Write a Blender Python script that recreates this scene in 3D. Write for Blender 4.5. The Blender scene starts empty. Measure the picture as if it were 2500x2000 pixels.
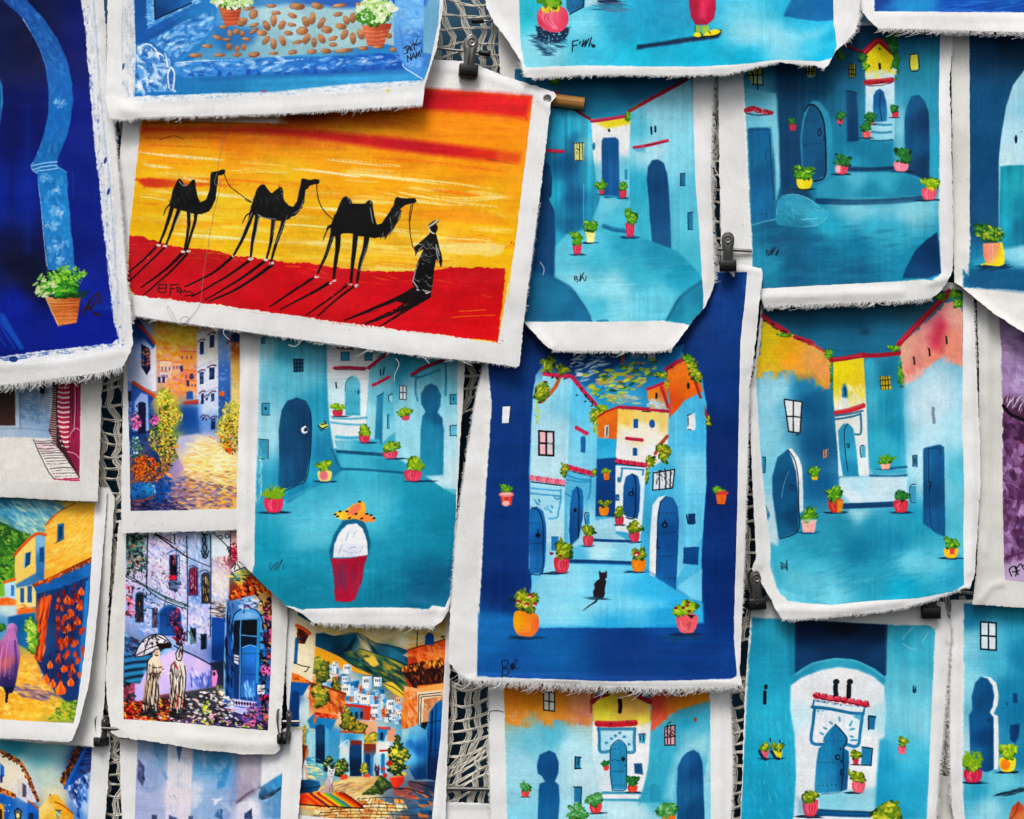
import bpy, math, random
import numpy as np
from mathutils import Vector
from mathutils.geometry import delaunay_2d_cdt

# ---------------------------------------------------------------- camera, sky, sun, exposure
S = 0.00052          # metres per photograph pixel on the hanging plane
D = 2.4              # camera to net, metres
ZC = 1.55            # height of the picture centre above the ground
scene = bpy.context.scene
cam_d = bpy.data.cameras.new("camera")
cam = bpy.data.objects.new("camera", cam_d)
scene.collection.objects.link(cam)
cam.location = (0, -D, ZC)
cam.rotation_euler = (math.radians(90), 0, 0)
cam_d.sensor_width = 36
cam_d.lens = 36 * D / (2500 * S)
cam_d.clip_end = 100
scene.camera = cam

SUN_EL, SUN_AZ = 54, 14          # soft high light, a little from the left
w = bpy.data.worlds.new("World"); scene.world = w; w.use_nodes = True
nt = w.node_tree; nt.nodes.clear()
sky = nt.nodes.new("ShaderNodeTexSky"); sky.sky_type = 'NISHITA'; sky.sun_disc = False
sky.sun_elevation = math.radians(SUN_EL); sky.sun_rotation = math.radians(180 + SUN_AZ)
sky.dust_density = 4.0; sky.ozone_density = 0.6
hs = nt.nodes.new("ShaderNodeHueSaturation"); hs.inputs["Saturation"].default_value = 0.34
bg = nt.nodes.new("ShaderNodeBackground"); bg.inputs["Strength"].default_value = 0.095
wo = nt.nodes.new("ShaderNodeOutputWorld")
nt.links.new(sky.outputs[0], hs.inputs["Color"]); nt.links.new(hs.outputs[0], bg.inputs[0]); nt.links.new(bg.outputs[0], wo.inputs[0])
sun_d = bpy.data.lights.new("sun", 'SUN'); sun_d.energy = 1.4; sun_d.angle = math.radians(24); sun_d.color = (1.0, 0.975, 0.94)
sun = bpy.data.objects.new("sun", sun_d); scene.collection.objects.link(sun)
ev, az = math.radians(SUN_EL), math.radians(SUN_AZ)
to_sun = Vector((-math.sin(az) * math.cos(ev), -math.cos(az) * math.cos(ev), math.sin(ev)))
sun.rotation_euler = to_sun.to_track_quat('Z', 'Y').to_euler()
sun.location = (-1, -3, 5)
vs = scene.view_settings
vs.view_transform = 'Standard'; vs.look = 'None'; vs.exposure = 0.38; vs.gamma = 1.0; vs.use_curve_mapping = False
scene.cycles.max_bounces = 6; scene.cycles.diffuse_bounces = 3
scene.cycles.use_denoising = True
C = scene.collection
rng = np.random.default_rng(7); random.seed(7)

def tag(o, label=None, cat=None, group=None, kind=None):
    if label: o["label"] = label
    if cat: o["category"] = cat
    if group: o["group"] = group
    if kind: o["kind"] = kind
    return o

def W(px, py, d):
    """photograph pixel on a sheet that hangs d metres in front of the net -> world point"""
    k = (D - d) / D
    return ((px - 1250) * S * k, -d, ZC + (1000 - py) * S * k)

def Warr(p, d):
    k = (D - d) / D
    return np.stack([(p[:, 0] - 1250) * S * k, -d, ZC + (1000 - p[:, 1]) * S * k], 1)

# ---------------------------------------------------------------- brush-and-paint kit (numpy): pictures are painted stroke by stroke
R = 0.8
CANVAS = 'ebeae6'
def hexc(h):
    return np.array([int(h[i:i + 2], 16) / 255 for i in (0, 2, 4)], np.float32)
def tile(sx, sy, seed):
    n = 1024
    f = np.fft.fft2(np.random.default_rng(seed).standard_normal((n, n)))
    fx = np.fft.fftfreq(n)[None, :]; fy = np.fft.fftfreq(n)[:, None]
    t = np.fft.ifft2(f * np.exp(-2 * np.pi ** 2 * ((fx * sx) ** 2 + (fy * sy) ** 2))).real
    return (t / t.std()).astype(np.float32)
T1, T2, T4, T9, T30 = tile(.9, .9, 1), tile(2, 2, 2), tile(4, 4, 3), tile(9, 9, 4), tile(30, 30, 5)
TV, TH, TWX = tile(2.0, 40, 6), tile(40, 2.0, 7), tile(2, 2, 8)
TB = tile(34, 1.2, 11)
TD = tile(1.6, 1.6, 9)
def tk(t, ys, xs):
    return t[(ys % 1024)[:, None], (xs % 1024)[None, :]]

class Pic: pass
cur = None; fr = (0., 0., 1.)
PICS = {}
def pic(name, x0, y0, x1, y1, base=CANVAS):
    global cur
    p = Pic(); p.name = name; p.x0, p.y0, p.x1, p.y1 = x0, y0, x1, y1
    p.w, p.h = int(round((x1 - x0) * R)), int(round((y1 - y0) * R))
    p.a = np.empty((p.h, p.w, 3), np.float32); p.a[:] = hexc(base)
    cur = p; PICS[name] = p
    return p
KZ = 700 / 2156
def F(x0, y0, k=KZ):
    global fr
    fr = (x0, y0, k)
def pp(s):
    """'x,y x,y' in frame units -> picture pixels"""
    if isinstance(s, str):
        s = [tuple(map(float, t.split(',')[:2])) for t in s.split()]
    q = np.array(s, np.float64).reshape(-1, 2)
    q = q * fr[2] + np.array(fr[:2])
    return (q - np.array([cur.x0, cur.y0])) * R
def catmull(q, closed, n=5):
    m = len(q); out = []
    for i in range(m if closed else m - 1):
        if closed: a, b, c, d = q[(i - 1) % m], q[i], q[(i + 1) % m], q[(i + 2) % m]
        else: a, b, c, d = q[max(i - 1, 0)], q[i], q[i + 1], q[min(i + 2, m - 1)]
        for t in np.arange(n) / n:
            out.append(.5 * (2 * b + (c - a) * t + (2 * a - 5 * b + 4 * c - d) * t * t + (3 * b - a - 3 * c + d) * t ** 3))
    if not closed: out.append(q[-1])
    return np.array(out)
def colour(col, x0, y0, x1, y1):
    if col[0] == '@':
        col = col[1:]
    if ',' not in col:
        return hexc(col)
    pts = []; cs = []
    for t in col.split():
        x, y, h = t.split(','); pts.append((float(x), float(y))); cs.append(hexc(h))
    q = pp(pts)
    st = 4                                    # gradients are soft: evaluate on a coarse lattice
    xs = np.arange(x0, x1 + st, st, dtype=np.float32); ys = np.arange(y0, y1 + st, st, dtype=np.float32)
    acc = 0; ws = 0
    sc = 60.0
    for (qx, qy), c in zip(q, cs):
        d2 = (((xs - qx) / sc) ** 2)[None, :] + (((ys - qy) / sc) ** 2)[:, None]
        wgt = 1 / (d2 + 0.02) ** 1.6
        acc = acc + wgt[..., None] * c; ws = ws + wgt
    g = acc / ws[..., None]
    yi = (np.arange(y1 - y0) / st); xi = (np.arange(x1 - x0) / st)
    j = yi.astype(int); i = xi.astype(int); fy = (yi - j)[:, None, None].astype(np.float32); fx = (xi - i)[None, :, None].astype(np.float32)
    g0 = g[j][:, i] * (1 - fx) + g[j][:, i + 1] * fx
    g1 = g[j + 1][:, i] * (1 - fx) + g[j + 1][:, i + 1] * fx
    return (g0 * (1 - fy) + g1 * fy).astype(np.float32)
def window(q, pad):
    x0 = max(0, int(q[:, 0].min() - pad)); x1 = min(cur.w, int(q[:, 0].max() + pad) + 2)
    y0 = max(0, int(q[:, 1].min() - pad)); y1 = min(cur.h, int(q[:, 1].max() + pad) + 2)
    return x0, y0, x1, y1
def lay(win, cov, col, a, st, m, dry, bris=None):
    x0, y0, x1, y1 = win
    ox, oy = int(rng.integers(1024)), int(rng.integers(1024))
    ys = np.arange(y0, y1) + oy; xs = np.arange(x0, x1) + ox
    c = colour(col, x0, y0, x1, y1)
    if c.ndim == 1: c = np.broadcast_to(c, (y1 - y0, x1 - x0, 3))
    v = 1 + m * (.25 * tk(T4, ys, xs) + .38 * tk(T30, ys, xs))
    if st > 0: v = v + .35 * st * tk(TV, ys, xs)
    if st < 0: v = v - .4 * st * tk(TH, ys, xs)
    c = np.clip(c * v[..., None], 0, 1)
    if bris is not None:
        c = np.clip(c * (1 + .07 * bris)[..., None], 0, 1)
        if dry: cov = cov * np.clip(.5 + (bris * .8 + .35 * tk(T1, ys, xs) + 1.25 - 2.4 * dry) * 1.1, 0, 1)
    elif dry: cov = cov * np.clip(.5 + (tk(T1, ys, xs) * .5 + tk(TD, ys, xs) * .7 + 1.1 - 2.2 * dry) * 1.2, 0, 1)
    cov = (cov * a)[..., None]
    t = cur.a[y0:y1, x0:x1]
    t += (c - t) * cov
def coords(win, r):
    x0, y0, x1, y1 = win
    X = np.broadcast_to(np.arange(x0, x1, dtype=np.float32)[None, :], (y1 - y0, x1 - x0))
    Y = np.broadcast_to(np.arange(y0, y1, dtype=np.float32)[:, None], (y1 - y0, x1 - x0))
    if r > 0:
        ox, oy = int(rng.integers(1024)), int(rng.integers(1024))
        ys = np.arange(y0, y1) + oy; xs = np.arange(x0, x1) + ox
        r = r * .32
        X = X + r * (.75 * tk(T2, ys, xs) + .6 * tk(T9, ys, xs)); Y = Y + r * (.75 * tk(TWX, ys, xs) + .6 * tk(T9, ys[::-1], xs))
    return X, Y
def segd(X, Y, x1, y1, x2, y2):
    dx, dy = x2 - x1, y2 - y1
    L2 = dx * dx + dy * dy + 1e-9
    t = np.clip(((X - x1) * dx + (Y - y1) * dy) / L2, 0, 1)
    return np.hypot(X - x1 - t * dx, Y - y1 - t * dy), t
def P(pts, col, s=1.6, r=.8, a=1, sm=False, st=0, m=.03, dry=0):
    """a filled patch of paint: s edge softness, r edge wobble, st brush streaks (+ upright, - level)"""
    q = pp(pts)
    if sm: q = catmull(q, True)
    s = max(s * fr[2] / KZ * R * .8, 1.0); r = r * fr[2] / KZ * R
    pad = s + 3 * r + 2
    win = window(q, pad)
    x0, y0, x1, y1 = win
    if x1 <= x0 or y1 <= y0: return
    X, Y = coords(win, r)
    ins = np.zeros(X.shape, bool); dist = np.full(X.shape, 1e6, np.float32)
    n = len(q)
    for i in range(n):
        ax, ay = q[i]; bx, by = q[(i + 1) % n]
        j0 = max(0, int(min(ay, by) - pad) - y0); j1 = min(y1 - y0, int(max(ay, by) + pad) + 2 - y0)
        if j1 <= j0: continue
        if abs(ay - by) > 1e-6:
            Ys = Y[j0:j1]
            c = ((ay > Ys) != (by > Ys))
            ins[j0:j1] ^= c & (X[j0:j1] < ax + (Ys - ay) * ((bx - ax) / (by - ay)))
        i0 = max(0, int(min(ax, bx) - pad) - x0); i1 = min(x1 - x0, int(max(ax, bx) + pad) + 2 - x0)
        if i1 <= i0: continue
        dd, _ = segd(X[j0:j1, i0:i1], Y[j0:j1, i0:i1], ax, ay, bx, by)
        np.minimum(dist[j0:j1, i0:i1], dd, out=dist[j0:j1, i0:i1])
    cov = np.clip(.5 + np.where(ins, dist, -dist) / s, 0, 1)
    lay(win, cov, col, a, st, m, dry)
def L(pts, wd, col, s=1.2, r=.6, a=1, sm=True, taper=0, m=.04, dry=0, w2=None, st=0):
    """a brush or pen stroke"""
    q = pp(pts)
    if sm and len(q) > 2: q = catmull(q, False, 4)
    k = fr[2] * R
    wd = wd * k; w2 = wd if w2 is None else w2 * k
    s = max(s * fr[2] / KZ * R * .8, .9); r = r * fr[2] / KZ * R
    pad = max(wd, w2) / 2 + s + 3 * r + 2
    win = window(q, pad); x0, y0, x1, y1 = win
    if x1 <= x0 or y1 <= y0: return
    X, Y = coords(win, r)
    cov = np.zeros(X.shape, np.float32)
    br = np.zeros(X.shape, np.float32); bo = int(rng.integers(1024)); run = 0.
    n = len(q) - 1
    for i in range(n):
        ax, ay = q[i]; bx, by = q[i + 1]
        j0 = max(0, int(min(ay, by) - pad) - y0); j1 = min(y1 - y0, int(max(ay, by) + pad) + 2 - y0)
        i0 = max(0, int(min(ax, bx) - pad) - x0); i1 = min(x1 - x0, int(max(ax, bx) + pad) + 2 - x0)
        if j1 <= j0 or i1 <= i0: continue
        dd, t = segd(X[j0:j1, i0:i1], Y[j0:j1, i0:i1], ax, ay, bx, by)
        u = (i + t) / n
        ww = wd + (w2 - wd) * u
        if taper: ww = ww * (1 - taper * np.abs(2 * u - 1) ** 2)
        cn = np.clip(.5 + (ww / 2 - dd) / s, 0, 1) * np.minimum(1, (ww + .3) / .9)
        ln = math.hypot(bx - ax, by - ay) + 1e-6
        if dry or wd > 6:
            sg = ((X[j0:j1, i0:i1] - ax) * (by - ay) - (Y[j0:j1, i0:i1] - ay) * (bx - ax)) / ln
            bn = TB[(np.floor(sg * 1.2).astype(int) + bo) % 1024, (np.floor(run + t * ln).astype(int) + bo) % 1024]
            br[j0:j1, i0:i1] = np.where(cn > cov[j0:j1, i0:i1], bn, br[j0:j1, i0:i1])
        run += ln
        np.maximum(cov[j0:j1, i0:i1], cn, out=cov[j0:j1, i0:i1])
    lay(win, cov, col, a, st, m, dry, br)
def E(x, y, rx, ry, col, rot=0, **k):
    n = 18; t = np.arange(n) * 2 * np.pi / n; c, s_ = math.cos(rot), math.sin(rot)
    P([(x + rx * math.cos(u) * c - ry * math.sin(u) * s_, y + rx * math.cos(u) * s_ + ry * math.sin(u) * c) for u in t], col, **k)
def dab(x, y, lx, ly, ang, c, a, soft_=False):
    """one small touch of the brush, picture pixels"""
    rad = max(lx, ly) + 1.5
    x0 = max(0, int(x - rad)); x1 = min(cur.w, int(x + rad) + 2); y0 = max(0, int(y - rad)); y1 = min(cur.h, int(y + rad) + 2)
    if x1 <= x0 or y1 <= y0: return
    X = np.arange(x0, x1, dtype=np.float32)[None, :] - x; Y = np.arange(y0, y1, dtype=np.float32)[:, None] - y
    ca, sa = math.cos(ang), math.sin(ang)
    u = (X * ca + Y * sa) / lx; v = (Y * ca - X * sa) / ly
    g = np.clip(1 - (u * u + v * v), 0, 1) ** 1.5 if soft_ else np.clip((1 - np.sqrt(u * u + v * v)) * min(lx, ly) + .4, 0, 1)
    t = cur.a[y0:y1, x0:x1]
    t += (c - t) * (g * a)[..., None]
def B(region, n, ln, wd, pal, ang=0, ja=.4, a=.85, mask=None, jl=.5):
    """n brush touches inside an ellipse 'cx,cy,rx,ry' ('o' prefix) or a polygon"""
    k = fr[2] * R
    pal = [hexc(c) for c in pal.split()]
    sf = a < .33
    if sf: wd = wd * 2.0; ln = ln * 1.3; n = int(n * .6); a = a * .8
    if region[0] == 'o':
        cx, cy, rx, ry = map(float, region[1:].split(','))
        t = rng.random(n) * 2 * np.pi; rr = np.sqrt(rng.random(n))
        pts = np.stack([cx + rx * rr * np.cos(t), cy + ry * rr * np.sin(t)], 1)
        pts = pp(pts)
    else:
        q = pp(region)
        lo, hi = q.min(0), q.max(0); pts = np.zeros((0, 2))
        while len(pts) < n:
            c = lo + rng.random((n * 2, 2)) * (hi - lo)
            ins = np.zeros(len(c), bool)
            for i in range(len(q)):
                (ax, ay), (bx, by) = q[i], q[(i + 1) % len(q)]
                if ay != by: ins ^= ((ay > c[:, 1]) != (by > c[:, 1])) & (c[:, 0] < ax + (c[:, 1] - ay) * (bx - ax) / (by - ay))
            pts = np.concatenate([pts, c[ins]])
        pts = pts[:n]
    for x, y in pts:
        f = 1 + jl * (rng.random() - .5) * 2
        c = np.clip(pal[int(rng.integers(len(pal)))] * (1 + .12 * (rng.random() - .5)), 0, 1)
        dab(x, y, max(ln * k * f / 2, .55), max(wd * k * f / 2, .5), ang + ja * (rng.random() - .5) * 2, c, a, sf)

# ---------------------------------------------------------------- motifs that come back in many pictures
def arch(x0, y0, x1, y1, f=1.0, lean=0):
    r_ = (x1 - x0) / 2; h = r_ * f; cx = (x0 + x1) / 2
    pts = [(x0 + lean, y1), (x0, y0 + h)]
    for t in np.linspace(math.pi, 0, 11)[1:-1]:
        pts.append((cx + r_ * math.cos(t), y0 + h - h * math.sin(t)))
    return pts + [(x1, y0 + h), (x1 + lean, y1)]
GREEN = ('1f4a18 2c6a1c 275c22', '3f8a1e 5aa022 4a9420', '8cc02c a9cf3a')
LIME = ('3d6a12 4f7d16', '7aa81c 8cb520', 'b9cf34 c8d848')
DKG = ('0f3a1e 164a22', '1f6a30 2a7a34', '3f9440')
OLIVE = ('24401a 33591c', '6f8a1c 8a9a1e 5d8020', 'd0c832 c2cc3a e0d84a')
def leaves(x, y, rx, ry, g=GREEN, n=60, sz=None):
    """a spray of leaves: uneven lobes of flat brush touches, dark first"""
    sz = sz or min(rx, ry) * .5
    k = int(4 + rng.integers(4)); lobes = []
    for i in range(k):
        t = rng.random() * 6.28; u = .25 + .55 * rng.random()
        lobes.append((x + rx * u * math.cos(t), y + ry * u * math.sin(t) * .9, .28 + .3 * rng.random(), t))
    lobes.append((x, y + ry * .35, .5, 0))
    for lx, ly, q, t in lobes:
        B('o%f,%f,%f,%f' % (lx, ly, rx * q, ry * q), max(4, n // (k + 2)), sz * 1.5, sz * .85, g[0], t, .9, .95)
    for lx, ly, q, t in lobes:
        B('o%f,%f,%f,%f' % (lx, ly - ry * .08, rx * q, ry * q), max(4, n // (k + 2)), sz * 1.5, sz * .6, g[1], t + .6 * rng.normal(), .8, .9)
        B('o%f,%f,%f,%f' % (lx - rx * .06, ly - ry * .16, rx * q * .8, ry * q * .7), max(2, n // (2 * k + 4)), sz * 1.1, sz * .42, g[2], t, .9, .85)
def pot(x, y, w, h, c1='d8284c', c2='f06a80', lw=None, lh=None, g=GREEN, sh='10305c', shw=1.0, n=50, shape=0, c3=None, shx=0):
    """x,y = middle of the pot's rim; w,h its size"""
    lw = (lw or w * .75) * .94; lh = (lh or h * .6) * .95
    if sh:
        B('o%f,%f,%f,%f' % (x + shx, y + h * 1.03, w * .62 * shw, h * .10), 26, w * .5, h * .06, sh, 0, .12, .8)
    if shape == 0:
        q = [(x - w * .42, y), (x + w * .42, y), (x + w * .52, y + h * .38), (x + w * .44, y + h * .78), (x + w * .25, y + h), (x - w * .25, y + h), (x - w * .44, y + h * .78), (x - w * .52, y + h * .38)]
        P(q, c1, sm=True, s=1.6, r=.7, m=.05)
    else:
        q = [(x - w * .5, y), (x + w * .5, y), (x + w * .36, y + h), (x - w * .36, y + h)]
        P(q, c1, s=1.6, r=.8, m=.05)
    for i in range(5):
        u = (i - 2) / 2.6 + .1
        L([(x + w * .42 * u, y + h * .15), (x + w * .5 * u, y + h * .5), (x + w * .3 * u, y + h * .9)], w * .05, c2 if not (c3 and i > 2) else c3, a=.55, dry=.35, s=1)
    L([(x - w * .1, y + h * .2), (x - w * .25, y + h * .5), (x - w * .1, y + h * .8)], w * .09, c2, a=.6, s=2.5)
    leaves(x, y - lh * .45, lw, lh * .62, g, n)
def strokes(paths, wd, col, **k):
    for t in paths.split("|"): L(t.strip(), wd, col, **k)
def studs(x0, x1, y, n, col='0a1c3c', rr=5):
    for i in range(n): E(x0 + (x1 - x0) * i / max(n - 1, 1), y + rng.normal() * 2, rr, rr * .7, col, s=1)
def box(x0, y0, x1, y1): return [(x0, y0), (x1, y0), (x1, y1), (x0, y1)]
def win(x0, y0, x1, y1, col='0d1c30', fill=None, wd=9, nx=2, ny=2, sk=0):
    q = [(x0, y0), (x1, y0 + sk), (x1, y1 + sk), (x0, y1)]
    if fill: P(q, fill, s=2)
    for i in range(nx + 1):
        t = i / nx; L([(x0 + (x1 - x0) * t, y0 + sk * t), (x0 + (x1 - x0) * t, y1 + sk * t)], wd, col, sm=False)
    for i in range(ny + 1):
        y = y0 + (y1 - y0) * i / ny; L([(x0, y), (x1, y + sk)], wd, col, sm=False)
def sconce(x0, y0, x1, y1, fill='1f7fae', col='0d2440'):
    P(box(x0, y0, x1, y1), fill, s=2); strokes('%f,%f %f,%f %f,%f' % (x0, y1, x0, y0, x1, y0 - 4), 6, col, sm=False); L([(x0, y1), (x1, y1)], 5, col)
def scrib(x, y, w, h, col='12182a', n=7, wd=6):
    """a scribbled signature"""
    q = []
    for i in range(n): q.append((x + w * (i / (n - 1)) + rng.normal() * w * .06, y + (h * .5 if i % 2 else -h * .5) * (.5 + .6 * rng.random())))
    L(q, wd, col, taper=.5)
def soft(pts, col, a=.6, s=40, **k): P(pts, col, s=s, r=3, a=a, **k)

# ---------------------------------------------------------------- materials
def new_mat(name):
    m = bpy.data.materials.new(name); m.use_nodes = True
    n = m.node_tree; b = n.nodes["Principled BSDF"]
    return m, n, b
def node(n, t, **k):
    x = n.nodes.new(t)
    for a, v in k.items(): setattr(x, a, v)
    return x
def weave(n, b, strength=.26, dist=.0006, fine=1500):
    """cotton canvas relief: crossed threads plus slubs"""
    tc = node(n, "ShaderNodeTexCoord")
    wa = node(n, "ShaderNodeTexWave", wave_type='BANDS', bands_direction='X'); wa.inputs["Scale"].default_value = fine / 6.28; wa.inputs["Distortion"].default_value = 3; wa.inputs["Detail"].default_value = 1
    wb = node(n, "ShaderNodeTexWave", wave_type='BANDS', bands_direction='Z'); wb.inputs["Scale"].default_value = fine / 6.28; wb.inputs["Distortion"].default_value = 3; wb.inputs["Detail"].default_value = 1
    no = node(n, "ShaderNodeTexNoise"); no.inputs["Scale"].default_value = 330; no.inputs["Detail"].default_value = 4
    a1 = node(n, "ShaderNodeMath", operation='ADD'); a2 = node(n, "ShaderNodeMath", operation='MULTIPLY_ADD'); a2.inputs[1].default_value = 3.0
    for x in (wa, wb, no): n.links.new(tc.outputs["Object"], x.inputs["Vector"])
    n.links.new(wa.outputs["Fac"], a1.inputs[0]); n.links.new(wb.outputs["Fac"], a1.inputs[1])
    n.links.new(no.outputs["Fac"], a2.inputs[0]); n.links.new(a1.outputs[0], a2.inputs[2])
    bp = node(n, "ShaderNodeBump"); bp.inputs["Strength"].default_value = strength; bp.inputs["Distance"].default_value = dist
    n.links.new(a2.outputs[0], bp.inputs["Height"]); n.links.new(bp.outputs[0], b.inputs["Normal"])
    return tc
def lin(h):
    c = hexc(h); return tuple(float(x) for x in np.where(c < .04045, c / 12.92, ((c + .055) / 1.055) ** 2.4)) + (1,)
def canvas_mat(name, h1, h2, stain=None):
    m, n, b = new_mat(name)
    tc = weave(n, b)
    no = node(n, "ShaderNodeTexNoise"); no.inputs["Scale"].default_value = 9; no.inputs["Detail"].default_value = 6; no.inputs["Roughness"].default_value = .65
    cr = node(n, "ShaderNodeValToRGB"); cr.color_ramp.elements[0].position = .32; cr.color_ramp.elements[1].position = .62
    cr.color_ramp.elements[0].color = lin(h2); cr.color_ramp.elements[1].color = lin(h1)
    mp = node(n, "ShaderNodeMapping"); mp.inputs["Scale"].default_value = (520, 90, 90); nf = node(n, "ShaderNodeTexNoise"); nf.inputs["Scale"].default_value = 1.0; nf.inputs["Detail"].default_value = 3
    n.links.new(tc.outputs["Object"], mp.inputs[0]); n.links.new(mp.outputs[0], nf.inputs["Vector"])
    av = node(n, "ShaderNodeMath", operation='MULTIPLY_ADD'); av.inputs[1].default_value = .78
    sb = node(n, "ShaderNodeMath", operation='MULTIPLY'); sb.inputs[1].default_value = .24
    sp = node(n, "ShaderNodeTexVoronoi"); sp.inputs["Scale"].default_value = 60
    lt = node(n, "ShaderNodeMath", operation='LESS_THAN'); lt.inputs[1].default_value = .035
    n.links.new(tc.outputs["Object"], no.inputs["Vector"]); n.links.new(no.outputs["Fac"], av.inputs[0]); n.links.new(nf.outputs["Fac"], sb.inputs[0]); n.links.new(sb.outputs[0], av.inputs[2]); n.links.new(av.outputs[0], cr.inputs[0])
    n.links.new(tc.outputs["Object"], sp.inputs["Vector"]); n.links.new(sp.outputs["Distance"], lt.inputs[0])
    mx = node(n, "ShaderNodeMix", data_type='RGBA'); mx.inputs["B"].default_value = lin('8d867a')
    n.links.new(lt.outputs[0], mx.inputs["Factor"]); n.links.new(cr.outputs[0], mx.inputs["A"])
    n.links.new(mx.outputs["Result"], b.inputs["Base Color"])
    b.inputs["Roughness"].default_value = .95; b.inputs["Specular IOR Level"].default_value = .12
    b.inputs["Sheen Weight"].default_value = .12
    return m
MC = {'white': canvas_mat("primed_cotton_canvas", 'f4f4f4', 'e2e1de'), 'cream': canvas_mat("cream_cotton_canvas", 'efeeea', 'dad8d0'), 'grey': canvas_mat("unbleached_cotton_canvas", 'e6e5e1', 'cfccc4')}
def plain(name, h, rough=.6, metal=0, spec=.4, bump=0, scale=300):
    m, n, b = new_mat(name)
    tc = node(n, "ShaderNodeTexCoord"); no = node(n, "ShaderNodeTexNoise"); no.inputs["Scale"].default_value = scale; no.inputs["Detail"].default_value = 4
    n.links.new(tc.outputs["Object"], no.inputs["Vector"])
    mx = node(n, "ShaderNodeMix", data_type='RGBA'); c = lin(h); mx.inputs["A"].default_value = tuple(x * .72 for x in c[:3]) + (1,); mx.inputs["B"].default_value = tuple(min(1, x * 1.2) for x in c[:3]) + (1,)
    n.links.new(no.outputs["Fac"], mx.inputs["Factor"]); n.links.new(mx.outputs["Result"], b.inputs["Base Color"])
    b.inputs["Roughness"].default_value = rough; b.inputs["Metallic"].default_value = metal; b.inputs["Specular IOR Level"].default_value = spec
    if bump:
        bp = node(n, "ShaderNodeBump"); bp.inputs["Strength"].default_value = bump; bp.inputs["Distance"].default_value = .0005
        n.links.new(no.outputs["Fac"], bp.inputs["Height"]); n.links.new(bp.outputs[0], b.inputs["Normal"])
    return m
M_THREAD = plain("cotton_thread", 'f2f1ee', .95, 0, .1)
M_CORD = plain("net_cord", 'e0dbcd', .95, 0, .1, .6, 500)
M_STEEL = plain("nickel_steel", '8a8886', .34, .85, .5, .05, 900)
M_DARKSTEEL = plain("tarnished_steel", '6c6a68', .42, .75, .5, .1, 700)
M_RUBBER = plain("black_rubber", '0f0f11', .45, 0, .45, .15, 700)
M_WOOD = plain("turned_wood", 'b07a3c', .6, 0, .3, .3, 60)
M_GREYTH = plain("grey_thread", '9a9a90', .9)
M_BLUETH = plain("navy_thread", '23295c', .8)
PRINTS = {'flower_street': .75, 'umbrella_print': .85, 'hill_town': .7, 'lantern_market': .6, 'blue_eaves': .5, 'crimson_door': .3, 'camels': .12, 'blue_arch': .2}
def picture_mat(p):
    """acrylic paint on canvas; the colour layer is the picture painted above by code"""
    img = bpy.data.images.new(p.name, p.w, p.h, alpha=False)
    ys, xs = np.arange(p.h), np.arange(p.w)
    a = np.clip(p.a, 0, 1)
    con = PRINTS.get(p.name, .30)
    lum = (a * np.array([.3, .55, .15], np.float32)).sum(-1, keepdims=True) + 1e-4
    a = a * (1 + con * ((lum * lum * (3 - 2 * lum)) / lum - 1))       # strong pigments: deep darks, clean lights
    lum = (a * np.array([.3, .55, .15], np.float32)).sum(-1, keepdims=True)
    a = lum + (a - lum) * (1.1 + .25 * (con > .4))
    a[..., 1] += .085 * np.maximum(a[..., 2] - a[..., 1], 0)
    a = np.clip(a, 0, 1)
    if p.name not in PRINTS or p.name == 'blue_arch':                  # bristle marks left in the acrylic, running up or across by area
        mk = np.clip(.5 + tk(T30, ys, xs), 0, 1); st = mk * tk(TB, ys, xs) + (1 - mk) * tk(TB.T, ys, xs)
        a = np.clip(a * (1 + .013 * st * np.clip(.7 + .5 * tk(T30, ys + 300, xs), 0, 1.2))[..., None], 0, 1)
    a = a * (1 + .016 * tk(T1, ys, xs) + .008 * tk(T4, ys, xs))[..., None]
    px = np.ones((p.h, p.w, 4), np.float32); px[..., :3] = np.clip(a, 0, 1)[::-1]
    img.pixels.foreach_set(px.ravel()); img.update(); img.pack()
    m, n, b = new_mat(p.name + "_paint")
    weave(n, b, .13, .0005)
    ti = node(n, "ShaderNodeTexImage"); ti.image = img; ti.extension = 'EXTEND'; ti.interpolation = 'Linear'
    uv = node(n, "ShaderNodeUVMap", uv_map="picture")
    n.links.new(uv.outputs[0], ti.inputs[0]); n.links.new(ti.outputs[0], b.inputs["Base Color"])
    wb_ = b.inputs["Normal"].links[0].from_socket; ip = node(n, "ShaderNodeBump"); ip.inputs["Strength"].default_value = .22; ip.inputs["Distance"].default_value = .0007
    n.links.new(ti.outputs[0], ip.inputs["Height"]); n.links.new(wb_, ip.inputs["Normal"]); n.links.new(ip.outputs[0], b.inputs["Normal"])
    b.inputs["Roughness"].default_value = .5; b.inputs["Specular IOR Level"].default_value = .08
    return m

# ---------------------------------------------------------------- hanging sheets
def S2(s):
    """outline in photograph pixels, 'x,y x,y'"""
    return np.array([tuple(map(float, t.split(','))) for t in s.split()])
def dens(q, step, closed=True, jit=0, smooth=False):
    if smooth: q = catmull(q, closed, 6)
    out = []; n = len(q)
    for i in range(n if closed else n - 1):
        a, b = q[i], q[(i + 1) % n]; L_ = np.hypot(*(b - a)); m = max(1, int(L_ / step))
        nrm = np.array([-(b - a)[1], (b - a)[0]]) / max(L_, 1e-6)
        for k in range(m):
            out.append(a + (b - a) * k / m + (nrm * rng.normal() * jit if k else 0))
    if not closed: out.append(q[-1])
    return np.array(out)
def inside(c, q):
    ins = np.zeros(len(c), bool)
    for i in range(len(q)):
        (ax, ay), (bx, by) = q[i], q[(i + 1) % len(q)]
        if ay != by: ins ^= ((ay > c[:, 1]) != (by > c[:, 1])) & (c[:, 0] < ax + (c[:, 1] - ay) * (bx - ax) / (by - ay))
    return ins
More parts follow.
